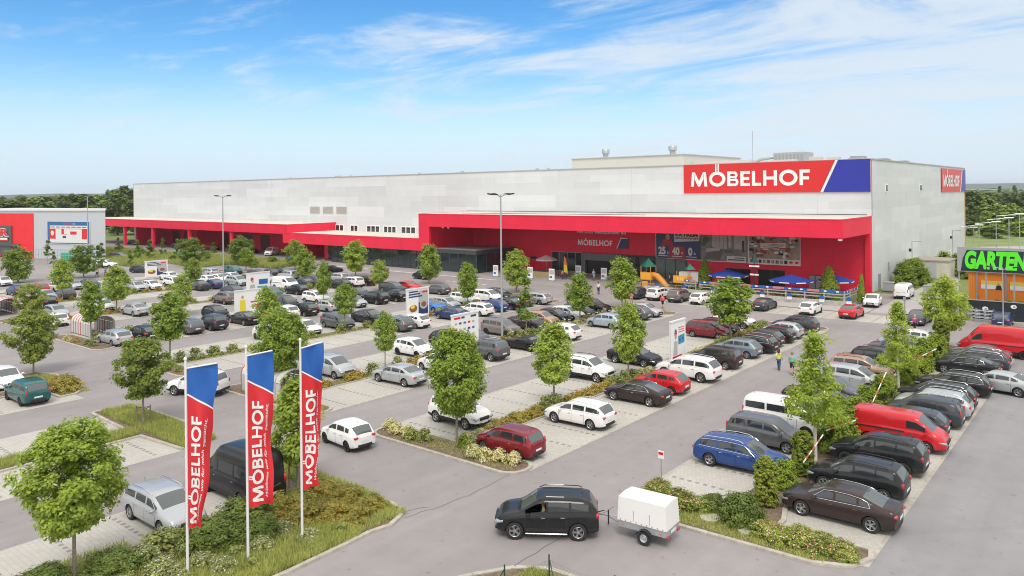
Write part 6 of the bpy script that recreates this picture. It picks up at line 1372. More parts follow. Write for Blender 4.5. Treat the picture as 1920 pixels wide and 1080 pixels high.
# ------------------------------------------------------------------ trolley shelters
def shelter(x, y, L_, label, rz=0, n=8):
    s_ = thing('trolley_shelter', label, 'trolley shelter', (x, y, 0), R(rz)); w_ = 2.4; h = 2.1
    prof = [(-w_ / 2, 0), (-w_ / 2, h * .62)] + [(-w_ / 2 * math.cos(a), h * .62 + h * .38 * math.sin(a)) for a in [R(k * 22.5) for k in range(1, 8)]] + [(w_ / 2, h * .62), (w_ / 2, 0)]
    for k in range(n + 1):
        yy = L_ * k / n; MB().tube([(p[0], yy, p[1]) for p in prof], .04, 6).build('hoop', mat('shelter_red', (.45, .06, .05), .5) if k < n * .6 else m_grey, s_, 60)
    m2 = MB()
    for a, b in zip(prof[1:-1], prof[2:-1]): m2.add([(a[0], 0, a[1]), (b[0], 0, b[1]), (b[0], L_, b[1]), (a[0], L_, a[1])], [(0, 1, 2, 3)])
    m2.build('roof_shell', mat('milky_plastic', (.62, .62, .60), .35), s_, 60)
    m2 = MB(); 
    for sx_ in (-1, 1): m2.add([(sx_ * w_ / 2, 0, .1), (sx_ * w_ / 2, L_, .1), (sx_ * w_ / 2, L_, h * .6), (sx_ * w_ / 2, 0, h * .6)], [(0, 1, 2, 3)])
    m2.build('side_panel', mat('side_plastic', (.55, .56, .55), .3), s_)
    return s_
shelter(-88.0, 33.6, 5.0, 'striped trolley shelter behind the oval maple', -90); shelter(-107.2, 32.4, 7.5, 'trolley shelter at the left edge', 90); shelter(-51.2, 31.6, 5.0, 'trolley shelter half hidden behind the middle flag', -90)
# ------------------------------------------------------------------ box trailers
def trailer(x, y, rz, label, L_=2.15, w_=1.25, h=.98, kind='tarp', sc=1):
    s_ = thing('box_trailer', label, 'trailer', (x, y, .012), R(rz)); s_.scale = (sc,) * 3; z0 = .52
    m2 = MB(); m2.box((-L_ / 2, -w_ / 2, z0 - .05), (L_ / 2, w_ / 2, z0)); m2.box((-L_ / 2, -w_ / 2, z0), (L_ / 2, -w_ / 2 + .03, z0 + .33)); m2.box((-L_ / 2, w_ / 2 - .03, z0), (L_ / 2, w_ / 2, z0 + .33)); m2.box((-L_ / 2 - .02, -w_ / 2, z0), (-L_ / 2, w_ / 2, z0 + .33)); m2.box((L_ / 2, -w_ / 2, z0), (L_ / 2 + .02, w_ / 2, z0 + .33)); m2.build('tray', m_galv, s_)
    t_ = mat('white_tarpaulin', (.76, .76, .75), .6, bump=.35, bscale=2.2); m2 = MB(); bmv = []; nx, nz_ = 10, 6
    def tp(u, v, side): return None
    m2.add([(-L_ / 2 - .03, -w_ / 2 - .03, z0 + .22), (L_ / 2 + .03, -w_ / 2 - .03, z0 + .22), (L_ / 2 + .03, w_ / 2 + .03, z0 + .22), (-L_ / 2 - .03, w_ / 2 + .03, z0 + .22),
            (-L_ / 2 + .02, -w_ / 2 + .02, z0 + .22 + h), (L_ / 2 - .02, -w_ / 2 + .02, z0 + .22 + h), (L_ / 2 - .02, w_ / 2 - .02, z0 + .22 + h), (-L_ / 2 + .02, w_ / 2 - .02, z0 + .22 + h), (-L_ / 2 + .02, 0, z0 + .27 + h), (L_ / 2 - .02, 0, z0 + .27 + h)],
           [(0, 1, 5, 4), (1, 2, 6, 9, 5), (2, 3, 7, 6), (3, 0, 4, 8, 7), (4, 5, 9, 8), (8, 9, 6, 7)]); m2.build('cover', t_, s_)
    m2 = MB()
    for sy in (-1, 1):
        for k in range(9): m2.cbox((-L_ / 2 + .12 + k * (L_ - .24) / 8, sy * (w_ / 2 + .035), z0 + .27), (.035, .02, .05))
        for xx in (-.36, .36): m2.box((xx - .006, sy * (w_ / 2 + .022) - .008, z0 + .3), (xx + .006, sy * (w_ / 2 + .022) + .008, z0 + .24 + h * .5))
    m2.tube([(L_ / 2 + .04, -w_ / 2, z0 + .25), (L_ / 2 + .04, w_ / 2, z0 + .25)], .012, 5); m2.build('lacing', m_grey, s_)
    m2 = MB(); m2.box((-L_ / 2 - .05, -.24, z0 + .02), (-L_ / 2 - .035, .24, z0 + .13)); m2.build('number_plate', PLATE, s_)
    for q in (-1, 1):
        tm = MB(); tm.lathe([(.17, -.07), (.27, -.075), (.29, -.05), (.29, .05), (.27, .075), (.17, .07)], 20, 'y'); tm.lathe([(.17, .03), (0, .03)], 20, 'y'); wo_ = tm.build('wheel', TYRE, s_, 40, (-.15, q * (w_ / 2 + .10), .29), (0, 0, 0 if q > 0 else math.pi))
        rm = MB(); rm.lathe([(.175, .06), (.15, .075), (.12, .05), (.06, .045), (.05, .07), (0, .07)], 18, 'y'); rm.build('rim', ALLOY, wo_, 40)
        m2 = MB(); pr = [(.34 * math.cos(R(a)), .34 * math.sin(R(a))) for a in range(15, 166, 15)]
        for a, b in zip(pr, pr[1:]): m2.add([(a[0] - .15, q * (w_ / 2 + .01), .30 + a[1]), (b[0] - .15, q * (w_ / 2 + .01), .30 + b[1]), (b[0] - .15, q * (w_ / 2 + .22), .30 + b[1]), (a[0] - .15, q * (w_ / 2 + .22), .30 + a[1])], [(0, 1, 2, 3)])
        m2.build('mudguard', DARK, s_, 60)
        for xx in (-.85, .85): m2 = MB(); m2.bbox((xx, q * (w_ / 2 + .012), z0 + .08), (.09, .02, .06), .2); m2.build('reflector', ORANGE, s_)
        m2 = MB(); m2.bbox((-L_ / 2 - .04, q * (w_ / 2 - .12), z0 - .06), (.06, .22, .12), .2); m2.build('tail_light', TAILL, s_)
    m2 = MB(); m2.tube([(L_ / 2, .4, z0 - .03), (L_ / 2 + .9, 0, z0 - .04)], .03, 6); m2.tube([(L_ / 2, -.4, z0 - .03), (L_ / 2 + .9, 0, z0 - .04)], .03, 6); m2.tube([(L_ / 2 + .9, 0, z0 - .04), (L_ / 2 + 1.35, 0, z0 - .06)], .035, 6); m2.build('drawbar', m_galv, s_)
    m2 = MB(); m2.lathe([(.07, -.03), (.07, .05), (0, .07)], 10, 'z', (L_ / 2 + 1.38, 0, z0 - .06)); m2.tube([(L_ / 2 + 1.3, 0, z0), (L_ / 2 + 1.0, 0, z0 + .14)], .02, 5); m2.tube([(L_ / 2 + .75, .1, .15), (L_ / 2 + .75, .1, z0 + .25)], .03, 6); m2.build('coupling', DARK, s_); return s_
trailer(-15.85, 27.95, 184, 'white covered box trailer hitched behind the black SUV')
trailer(-51.6, 104.2, 190, 'tall grey box trailer standing beside the playground', sc=1.35)
# ------------------------------------------------------------------ people
SK = {}
def skin_mesh(name, pts, edges, rad, root=0):
    me = bpy.data.meshes.new(name); me.from_pydata(pts, edges, []); o = bpy.data.objects.new(name, me); C.objects.link(o)
    sk = o.modifiers.new('k', 'SKIN'); sk.use_smooth_shade = True; su = o.modifiers.new('s', 'SUBSURF'); su.levels = 1
    for i, r_ in enumerate(rad): me.skin_vertices[0].data[i].radius = (r_, r_) if not isinstance(r_, tuple) else r_
    me.skin_vertices[0].data[root].use_root = True
    dg = bpy.context.evaluated_depsgraph_get(); dg.update(); res = bpy.data.meshes.new_from_object(o.evaluated_get(dg)); res.name = name; bpy.data.objects.remove(o); return res
def body_parts(pose):
    if pose in SK: return SK[pose]
    # x forward, y left; lengths for a 1.75 m adult
    st_ = dict(walk=(.24, -.26), walk2=(-.20, .22), stand=(.02, -.03), push=(.20, -.22), sit=(0, 0))[pose]
    P_ = dict(pel=(0, 0, .96), sp=(.01, 0, 1.14), ch=(.02, 0, 1.34), nk=(.02, 0, 1.49), hb=(.04, 0, 1.57), ht=(.045, 0, 1.70))
    E_ = [('pel', 'sp'), ('sp', 'ch'), ('ch', 'nk'), ('nk', 'hb'), ('hb', 'ht')]
    RR = dict(pel=(.145, .10), sp=(.13, .095), ch=(.155, .105), nk=.055, hb=.085, ht=.085)
    for s_, nm in ((1, 'l'), (-1, 'r')):
        f_ = st_[0] if s_ > 0 else st_[1]
        P_['hp' + nm] = (0, s_ * .09, .90); P_['kn' + nm] = (f_ * .55 + .05, s_ * .095, .50); P_['an' + nm] = (f_, s_ * .095, .09 + max(0, -f_) * .25); P_['to' + nm] = (f_ + .15, s_ * .10, .04 + max(0, -f_) * .1)
        if pose == 'sit': P_['kn' + nm] = (.42, s_ * .10, .92); P_['an' + nm] = (.62, s_ * .10, .55); P_['to' + nm] = (.76, s_ * .10, .52)
        P_['sh' + nm] = (.02, s_ * .18, 1.41)
        af = -f_ * .8
        if pose in ('push', 'sit'): P_['el' + nm] = (.12, s_ * .24, 1.16); P_['wr' + nm] = (.36, s_ * .18, 1.12); P_['hd' + nm] = (.44, s_ * .17, 1.13); P_['th' + nm] = (.40, s_ * .13, 1.15)
        else: P_['el' + nm] = (af * .5 - .02, s_ * .23, 1.13); P_['wr' + nm] = (af + .05, s_ * .23, .90); P_['hd' + nm] = (af + .08, s_ * .225, .80); P_['th' + nm] = (af + .10, s_ * .20, .85)
        E_ += [('pel', 'hp' + nm), ('hp' + nm, 'kn' + nm), ('kn' + nm, 'an' + nm), ('an' + nm, 'to' + nm), ('ch', 'sh' + nm), ('sh' + nm, 'el' + nm), ('el' + nm, 'wr' + nm), ('wr' + nm, 'hd' + nm), ('wr' + nm, 'th' + nm)]
        RR.update({'hp' + nm: .085, 'kn' + nm: .055, 'an' + nm: .038, 'to' + nm: .035, 'sh' + nm: .055, 'el' + nm: .038, 'wr' + nm: .026, 'hd' + nm: (.035, .018), 'th' + nm: .012})
    def sub(keys, grow, name, root):
        ks = [k for k in P_ if k in keys]; ix = {k: i for i, k in enumerate(ks)}
        return skin_mesh(name, [P_[k] for k in ks], [(ix[a], ix[b]) for a, b in E_ if a in ix and b in ix], [tuple(q + grow for q in (RR[k] if isinstance(RR[k], tuple) else (RR[k], RR[k]))) for k in ks], ix[root])
    b_ = sub(list(P_), 0, 'body', 'pel'); sh = sub(['pel', 'sp', 'ch', 'shl', 'shr', 'ell', 'elr'], .022, 'shirt', 'sp'); tr = sub(['pel', 'hpl', 'hpr', 'knl', 'knr', 'anl', 'anr'], .020, 'trousers', 'pel'); so_ = sub(['pel', 'hpl', 'hpr', 'knl', 'knr'], .024, 'shorts', 'pel')
    hm = MB(); hm.lathe([(0, .125), (.06, .115), (.105, .06), (.112, 0), (.10, -.06), (.07, -.11)], 12, 'z', (.02, 0, 1.68)); hr = hm.build('hair', DARK, None, 80); hme = hr.data; bpy.data.objects.remove(hr)
    SK[pose] = (b_, sh, tr, so_, hme, P_); return SK[pose]
def cloth(c_): return mat('cloth_%d_%d_%d' % tuple(int(v * 255) for v in c_), c_, .85)
def person(x, y, rz, pose, label, top, bot, hair=(.06, .035, .02), h=1.72, shorts=False, longhair=False, z=0, parent=None, group=None):
    b_, sh, tr, so_, hm, P_ = body_parts(pose); k = h / 1.78
    r_ = thing('person', label, 'person', (x, y, z + .01), R(rz), group); r_.scale = (k, k, k)
    for me, nm, m_ in ((b_, 'body', m_skin), (sh, 'shirt', cloth(top)), (so_ if shorts else tr, 'shorts' if shorts else 'trousers', cloth(bot)), (hm, 'hair', cloth(hair))):
        if not me.materials: me.materials.append(m_)
        o = link(nm, me, r_); o.material_slots[0].link = 'OBJECT'; o.material_slots[0].material = m_
        if nm == 'hair' and longhair: o.scale = (1, 1.05, 1.7); o.location = (-.03, 0, -1.20)
    for s_ in ('l', 'r'):
        p = P_['an' + s_]; m2 = MB(); m2.bbox((p[0] + .06, p[1], p[2] - .045), (.26, .095, .09), .3); m2.build('shoe', cloth((.06, .06, .07)), r_)
    return r_
person(-22.2, 60.3, 100, 'walk', 'woman in lime top and blue jeans walking in the aisle', (.62, .72, .16), (.03, .10, .22), (.10, .04, .02), 1.70, longhair=True)
person(-20.9, 59.6, 110, 'walk2', 'man in turquoise shirt half hidden by the pointed lime', (.08, .50, .45), (.02, .02, .025), (.30, .18, .12), 1.78, True)
person(-45.2, 83.8, 100, 'walk', 'person in coral shirt and dark shorts crossing towards the terrace', (.75, .10, .10), (.02, .02, .04), h=1.75, shorts=True)
person(-70.6, 86.5, 60, 'walk2', 'person in grey shirt and shorts walking to the entrance', (.35, .37, .42), (.10, .12, .18), h=1.68, shorts=True)
person(-58.6, 90.0, 95, 'stand', 'person in white shirt and dark trousers on the forecourt', (.75, .72, .70), (.03, .03, .035), h=1.78)
person(-51.2, 85.0, -80, 'walk', 'person in dark clothes behind the tall maple', (.02, .02, .025), (.02, .02, .02), h=1.75); person(-50.2, 84.8, -80, 'walk2', 'person in pink top beside the one in dark clothes', (.70, .30, .28), (.5, .35, .3), h=1.6, shorts=True)
person(-17.4, 84.9, -90, 'walk', 'person in pink and black top near the dark saloon', (.45, .06, .25), (.02, .02, .03), (.55, .35, .15), 1.65, longhair=True)
person(-55.7, 105.6, 20, 'stand', 'person in white shirt between playground and box trailer', (.78, .78, .78), (.05, .07, .12)); person(-69.0, 104.6, -100, 'walk', 'person in pale blue top walking out of the entrance', (.40, .60, .70), (.25, .45, .52), (.4, .25, .15))
person(-68.2, 103.5, -90, 'walk2', 'child in light blue right at the entrance', (.20, .45, .55), (.12, .25, .3), (.3, .2, .1), 1.25); person(-73.3, 101.8, -60, 'walk', 'person in red next to the beach flag', (.62, .05, .06), (.03, .03, .05), h=1.6)
person(-144.5, 57.6, 200, 'push', 'person in white pushing something near the large dark maple', (.72, .72, .72), (.03, .03, .04)); person(-143.4, 58.6, 210, 'walk', 'person in black beside the one in white at the far left', (.03, .03, .035), (.30, .08, .07))
person(-58.0, 101.0, 0, 'stand', 'child in navy below the yellow slide', (.03, .05, .12), (.03, .03, .05), h=1.3)
hd = Vector((math.cos(DA), math.sin(DA), 0)); lf = Vector((-hd.y, hd.x, 0)); dp = Vector((-19.54, 25.85, 0)) + hd * .12 + lf * .48
drv = person(dp.x, dp.y, math.degrees(DA), 'sit', 'driver in striped green shirt seen through the open window of the black SUV', (.10, .22, .16), (.05, .05, .06), (.25, .15, .1), 1.72, z=-.22)
for ch in list(duster.children):      # the driver's window is open
    if ch.name.startswith('side_window'):
        me = ch.data.copy(); bm = bmesh.new(); bm.from_mesh(me)
        dl = [f_ for f_ in bm.faces if f_.calc_center_median().y > 0 and -.03 < f_.calc_center_median().x < .95]
        bmesh.ops.delete(bm, geom=dl, context='FACES'); bm.to_mesh(me); bm.free(); ch.data = me
m2 = MB(); m2.bbox((-.22, .42, .95), (.14, .48, .75), .3); m2.bbox((-.22, -.42, .95), (.14, .48, .75), .3); m2.bbox((0, 0, .55), (1.8, 1.5, .1), .1); m2.build('seat', DARK, duster)
# ------------------------------------------------------------------ terrace with fence, umbrellas, playground
m_tim = mat('grey_timber', (.40, .40, .42), .8, noise=.15, nscale=3)
terr = MB(); terr.box((-55.5, 97.4, 0), (-27.6, 97.75, .65)); tag(terr.build('retaining_wall', m_conc), 'low concrete wall below the terrace fence', 'wall')
def fence(x0, y0, x1, y1, n, label, z=.6):
    s_ = thing('fence', label, 'fence', (x0, y0, z)); d = Vector((x1 - x0, y1 - y0, 0)); L_ = d.length; a = math.atan2(d.y, d.x); s_.rotation_euler = (0, 0, a)
    for q in range(n + 1): m2 = MB(); m2.cbox((L_ * q / n, 0, .62), (.14, .14, 1.25)); m2.build('post', m_tim, s_)
    for zz in (.45, .82): m2 = MB(); m2.cbox((L_ / 2, -.09, zz), (L_, .04, .12)); m2.build('rail', m_tim, s_)
    m2 = MB(); k = max(2, int(L_ / 1.4))
    for q in range(k):
        a0, a1 = L_ * q / k, L_ * (q + 1) / k; m2.box((a0, -.15, 1.0), (a1, -.125, 1.30), (q % 3)); 
        if q % 3 != 1: blob(m2, (a0 + a1) / 2, 1.15, .2, .10, 3, -.157)
    m2.build('banner_strip', [m_fblue, mat('strip_pink', (.55, .20, .24), .6), m_fblue, m_swhite], s_)
fence(-47.0, 98.0, -27.9, 98.0, 8, 'grey timber fence with blue and pink advert strip in front of the terrace'); fence(-27.9, 98.2, -27.9, 105.4, 3, 'side piece of the terrace fence by the white rounded car'); fence(-49.6, 98.6, -47.8, 98.3, 1, 'short piece of terrace fence beside the box trailer')
def umbrella(x, y, r_, h, m_, label, z=0, band=True):
    s_ = thing('sunshade', label, 'sunshade', (x, y, z)); MB().tube([(0, 0, 0), (0, 0, h)], .04, 8).build('pole', m_grey, s_); m2 = MB(); n = 8
    for k in range(n):
        a0, a1 = 2 * math.pi * (k + .5) / n, 2 * math.pi * (k + 1.5) / n; p0 = (r_ * math.cos(a0), r_ * math.sin(a0), h - .75); p1 = (r_ * math.cos(a1), r_ * math.sin(a1), h - .75)
        m2.add([p0, p1, (0, 0, h)], [(0, 1, 2)]); m2.add([(p0[0], p0[1], h - .98), (p1[0], p1[1], h - .98), p1, p0], [(0, 1, 2, 3)])
    m2.build('canopy', m_, s_)
    if band:
        m2 = MB()
        for k in range(n):
            a = 2 * math.pi * (k + 1) / n; mt = Matrix.Rotation(a + math.pi / 2, 4, 'Z'); ap = r_ * math.cos(math.pi / n) + .01; m2.add([(-.65, -ap, h - .92), (.65, -ap, h - .92), (.65, -ap, h - .79), (-.65, -ap, h - .79)], [(0, 1, 2, 3)], 0, mt @ Matrix.Rotation(math.pi, 4, 'Z'))
        m2.build('lettering_band', m_swhite, s_)
    m2 = MB(); m2.lathe([(.3, 0), (.3, .08), (0, .1)], 10); m2.build('foot', m_conc, s_)
    return s_
m_ub = mat('umbrella_blue', (.012, .05, .32), .7); m_uw = mat('umbrella_white', (.72, .70, .68), .7)
umbrella(-45.3, 103.6, 2.9, 3.1, m_ub, 'left blue sunshade on the terrace'); umbrella(-35.6, 101.6, 2.9, 3.15, m_ub, 'big blue sunshade in the middle of the terrace'); umbrella(-31.5, 106.8, 2.4, 2.9, m_ub, 'blue sunshade half hidden by the right thuja'); umbrella(-81.8, 108.8, 2.0, 3.2, m_uw, 'white sunshade left of the entrance', band=False)
def bench_table(x, y, rz, label, m_):
    s_ = thing('picnic_table', label, 'table', (x, y, 0), R(rz)); m2 = MB(); m2.box((-1.0, -.35, .72), (1.0, .35, .76)); m2.build('table_top', m_, s_)
    for yy in (-.75, .75): m2 = MB(); m2.box((-1.0, yy - .14, .42), (1.0, yy + .14, .46)); m2.build('seat', m_, s_)
    m2 = MB(); 
    for xx in (-.8, .8): m2.box((xx - .04, -.75, .36), (xx + .04, .75, .42)); m2.box((xx - .04, -.3, 0), (xx + .04, -.2, .72)); m2.box((xx - .04, .2, 0), (xx + .04, .3, .72))
    m2.build('frame', m_grey, s_)
m_or = mat('orange_table', (.60, .22, .06), .6); m_pk = mat('rose_table', (.45, .14, .14), .6)
for q, (x, y) in enumerate([(-45, 101), (-42.4, 102.2), (-40.2, 100.6), (-37.6, 100.8), (-34.4, 100.4), (-36.2, 104.4), (-32.8, 102.8), (-39.5, 104.5)]): bench_table(x, y, q * 40, 'terrace table with benches among the blue sunshades', m_or if q % 2 else m_pk); 
for o in list(C.objects):
    if o.name.startswith('picnic_table'): o['group'] = 'tables on the terrace'
s_ = thing('signpost_totem', 'dark pole with little green roof and white boards above the terrace fence', 'signpost', (-40.2, 100.4, 0)); MB().tube([(0, 0, 0), (0, 0, 5.6)], .06, 8).build('pole', m_black, s_)
m2 = MB(); m2.lathe([(.55, 4.7), (.16, 5.6), (0, 5.9)], 4); m2.build('roof', mat('dark_green', (.01, .06, .05), .6), s_)
for z, w_ in ((4.0, 1.4), (2.85, 1.2)): m2 = MB(); m2.box((-w_ / 2, -.05, z), (w_ / 2, .05, z + .22)); m2.build('board', m_swhite, s_)
# playground
m_py = mat('play_orange', (.80, .36, .03), .45); m_pg = mat('play_green', (.01, .24, .16), .5); m_pw = mat('play_wood', (.40, .22, .10), .7)
s_ = thing('playground', 'orange play tower with tube slide and green roof', 'playground', (-56.0, 99.6, 0))
m2 = MB()
for xx in (-.8, .8):
    for yy in (-.8, .8): MB().tube([(xx, yy, 0), (xx, yy, 3.4)], .07, 8).build('post', m_pw, s_, 60); m2 = MB(); m2.lathe([(1.35, 3.3), (.5, 4.1), (0, 4.5)], 4); m2.build('roof', m_pg, s_)
m2 = MB(); m2.box((-.85, -.85, 1.35), (.85, .85, 1.45)); m2.box((-.85, -.9, 1.45), (.85, -.82, 2.5)); m2.box((.82, -.82, 1.45), (.9, 0, 2.5)); m2.box((-.9, -.82, 1.45), (-.82, .82, 2.5)); m2.build('tower_panel', m_py, s_)
MB().tube([(.8, -.1, 2.1), (1.6, -.2, 1.95), (2.7, -.6, 1.2), (3.4, -.9, .6), (3.9, -1.0, .45)], .45, 12).build('slide', mat('slide_orange', (.62, .26, .03), .4), s_, 60)
m2 = MB(); 
for xx in (4.6, 6.4): MB().tube([(xx, 0, 0), (xx, 0, 2.9)], .06, 8).build('post', m_pw, s_)
m2 = MB(); m2.box((4.4, -.7, 1.3), (6.6, -.62, 2.3)); m2.box((4.4, -.62, 1.2), (6.6, .6, 1.3)); m2.box((6.52, -.6, 1.3), (6.6, .6, 2.2)); m2.build('play_cabin', m_py, s_)
m2 = MB(); 
for q in range(4): m2.box((5.0 + q * .26, -.74, 1.6), (5.14 + q * .26, -.70, 2.1))
m2.build('cabin_window', mat('pale_yellow', (.8, .62, .2), .5), s_); m2 = MB(); m2.lathe([(.9, 3.0), (.2, 3.6), (0, 3.9)], 4, 'z', (5.6, 2.2, 0)); m2.tube([(5.6, 2.2, 0), (5.6, 2.2, 3.4)], .05, 6); m2.build('roof', m_pg, s_)
m2 = MB(); m2.tube([(-1, -1.5, .6), (7.2, -1.5, .6)], .03, 6); m2.tube([(-1, -1.5, 1.0), (7.2, -1.5, 1.0)], .03, 6)
for q in range(9): m2.tube([(-1 + q * 1.02, -1.5, 0), (-1 + q * 1.02, -1.5, 1.0)], .03, 6)
m2.build('railing', m_grey, s_); m2 = MB(); m2.box((-.4, -1.2, 0), (.5, -1.1, 1.2)); m2.build('entrance_panel', m_py, s_)
m2 = MB(); m2.bbox((-50.7, 102.0, .9), (1.6, .1, .45), .1); m2.tube([(-51.3, 102.05, 0), (-51.3, 102.05, .8)], .04, 6); m2.tube([(-50.1, 102.05, 0), (-50.1, 102.05, .8)], .04, 6); tag(m2.build('board', mat('bright_blue_board', (.01, .20, .55), .5)), 'low bright blue board under the grey box trailer', 'board')
for x, y, lab in ((-53.2, 97.0, 'small blue and white parking marker left of the white crossover'), (-48.9, 97.0, 'small blue and white parking marker right of the white crossover'), (-44.6, 97.0, 'small blue and white parking marker above the grey brown crossover'), (-37.8, 97.0, 'small blue and white parking marker above the dark grey coupe'), (-34.2, 96.8, 'small blue and white parking marker between coupe and white hatchback'), (-30.2, 96.8, 'small blue and white parking marker left of the red hatchback'), (-27.0, 96.8, 'small blue and white parking marker by the terrace corner')):
    s_ = thing('parking_marker', lab, 'sign', (x, y, .11)); MB().tube([(0, 0, 0), (0, 0, .5)], .03, 6).build('post', m_grey, s_); m2 = MB(); m2.box((-.3, -.03, .4), (.3, 0, .75)); m2.build('white_part', m_swhite, s_); m2 = MB(); m2.lathe([(.28, 0), (.28, .04), (0, .04)], 12, 'y', (0, -.06, .95)); m2.build('blue_disc', m_fblue, s_)
# forecourt things
def aboard(x, y, label, rz=0):
    s_ = thing('pavement_sign', label, 'sign', (x, y, 0), R(rz)); m2 = MB(); m2.box((-.55, -.05, .15), (.55, .05, 2.0)); m2.build('board', m_swhite, s_); m2 = MB(); q_(m2, -.45, 1.1, .45, 1.8, 0, -.06); q_(m2, -.4, .5, .1, .8, 1, -.06); m2.build('print', [mat('print_grey', (.45, .45, .46), .5), m_fblue], s_); m2 = MB(); m2.box((-.6, -.3, 0), (.6, .3, .15)); m2.build('foot', m_grey, s_)
for x, y, lab in ((-85.2, 98.7, 'white standing sign left of the middle lamp mast'), (-78.3, 99.5, 'white standing sign at the left end of the wicker screen'), (-73.5, 99.1, 'white standing sign in front of the bicycles'), (-73.0, 106.0, 'white standing sign at the left glass of the entrance'), (-67.2, 104.9, 'white and blue standing sign right of the entrance door')): aboard(x, y, lab)
m_wick = mat('wicker', (.36, .27, .15), .9, noise=.3, nscale=8)
for x0, x1, y, lab in ((-86.0, -83.0, 101.2, 'wicker screen left of the full maple'), (-80.4, -75.0, 101.6, 'long wicker screen left of the bicycles')): m2 = MB(); m2.box((x0, y, 0), (x1, y + .5, 1.0)); tag(m2.build('planter_screen', m_wick), lab, 'planter')
s_ = thing('beach_flag', 'orange and yellow beach flag at the entrance', 'flag', (-74.6, 104.0, 0)); MB().tube([(0, 0, 0), (0, 0, 2.4), (.15, 0, 3.6)], [.03, .02, .01], 6).build('pole', m_grey, s_)
m2 = MB(); m2.add([(.02, 0, 2.2), (.6, .05, 2.2), (.45, 0, 3.3), (.15, 0, 3.7)], [(0, 1, 2, 3)], 0); m2.add([(.0, 0, 1.0), (.75, .1, .7), (.65, .05, 1.7), (.6, .05, 2.2), (.02, 0, 2.2)], [(0, 1, 2, 3, 4)], 1); m2.build('cloth', [mat('flag_orange', (.80, .18, .04), .6), mat('flag_lemon', (.70, .65, .03), .6)], s_)
def bike(x, y, rz):
    s_ = thing('bicycle', 'dark bicycle in the stand left of the entrance', 'bicycle', (x, y, 0), R(rz), 'bicycles left of the entrance')
    for xx in (-.52, .52):
        m2 = MB(); pr = [(xx + .33 * math.cos(R(a)), 0, .34 + .33 * math.sin(R(a))) for a in range(0, 361, 24)]; m2.tube(pr, .022, 5, cap=False); m2.build('wheel', TYRE, s_)
    m2 = MB(); m2.tube([(-.52, 0, .34), (-.12, 0, .30), (.35, 0, .78), (-.2, 0, .82), (-.52, 0, .34)], .02, 5); m2.tube([(.52, 0, .34), (.38, 0, .98), (.40, 0, 1.02)], .02, 5); m2.tube([(-.12, 0, .3), (-.22, 0, .95)], .02, 5); m2.build('frame', m_black, s_); m2 = MB(); m2.bbox((-.22, 0, .97), (.26, .14, .06), .3); m2.build('saddle', DARK, s_); m2 = MB(); m2.tube([(.36, -.28, 1.04), (.42, 0, 1.02), (.36, .28, 1.04)], .018, 5); m2.build('handlebar', m_galv, s_)
for q in range(7): bike(-75.4 + q * .62, 102.6 + (q % 2) * .3, 84 + q * 3)
# side of the building: substation, containers, path
s_ = thing('substation', 'small cream transformer hut beside the white side wall', 'hut', (-25.6, 139, 0)); m2 = MB(); m2.box((-3.0, -2.8, 0), (2.6, 3.6, 2.75)); m2.build('wall', mat('cream_render', (.58, .54, .47), .8, noise=.08, nscale=1), s_); m2 = MB(); m2.box((-3.15, -2.95, 2.75), (2.75, 3.75, 2.95)); m2.build('roof', mat('hut_roof', (.34, .30, .25), .9), s_); m2 = MB(); m2.box((-1.2, -2.84, .1), (.9, -2.8, 2.45)); dd = m2.build('door', mat('pale_grey_door', (.42, .45, .48), .5), s_); m2 = MB(); m2.add([(-.35, -2.86, 1.55), (-.05, -2.86, 1.55), (-.2, -2.86, 1.85)], [(0, 1, 2)]); m2.build('warning_sign', mat('warn_yellow', (.75, .45, .02), .5), dd)
def container(x, y, rz, label):
    s_ = thing('waste_container', label, 'waste container', (x, y, 0), R(rz)); m2 = MB(); m2.prism([(-.7, -.5), (.7, -.5), (.6, .5), (-.6, .5)], .2, 1.25); m2.build('bin', m_galv, s_); m2 = MB(); m2.bbox((0, 0, 1.32), (1.5, 1.15, .14), .4); m2.build('lid', m_grey, s_)
    m2 = MB(); 
    for xx in (-.5, .5):
        for yy in (-.35, .35): m2.lathe([(.1, -.03), (.1, .03)], 8, 'y', (xx, yy, .1))
    m2.build('wheel', TYRE, s_)
container(-26.9, 115.6, 5, 'grey waste container left of the white minibus'); container(-21.6, 114.4, 2, 'grey waste container right of the white minibus'); container(-21.4, 116.0, 2, 'second grey waste container behind the one right of the minibus')
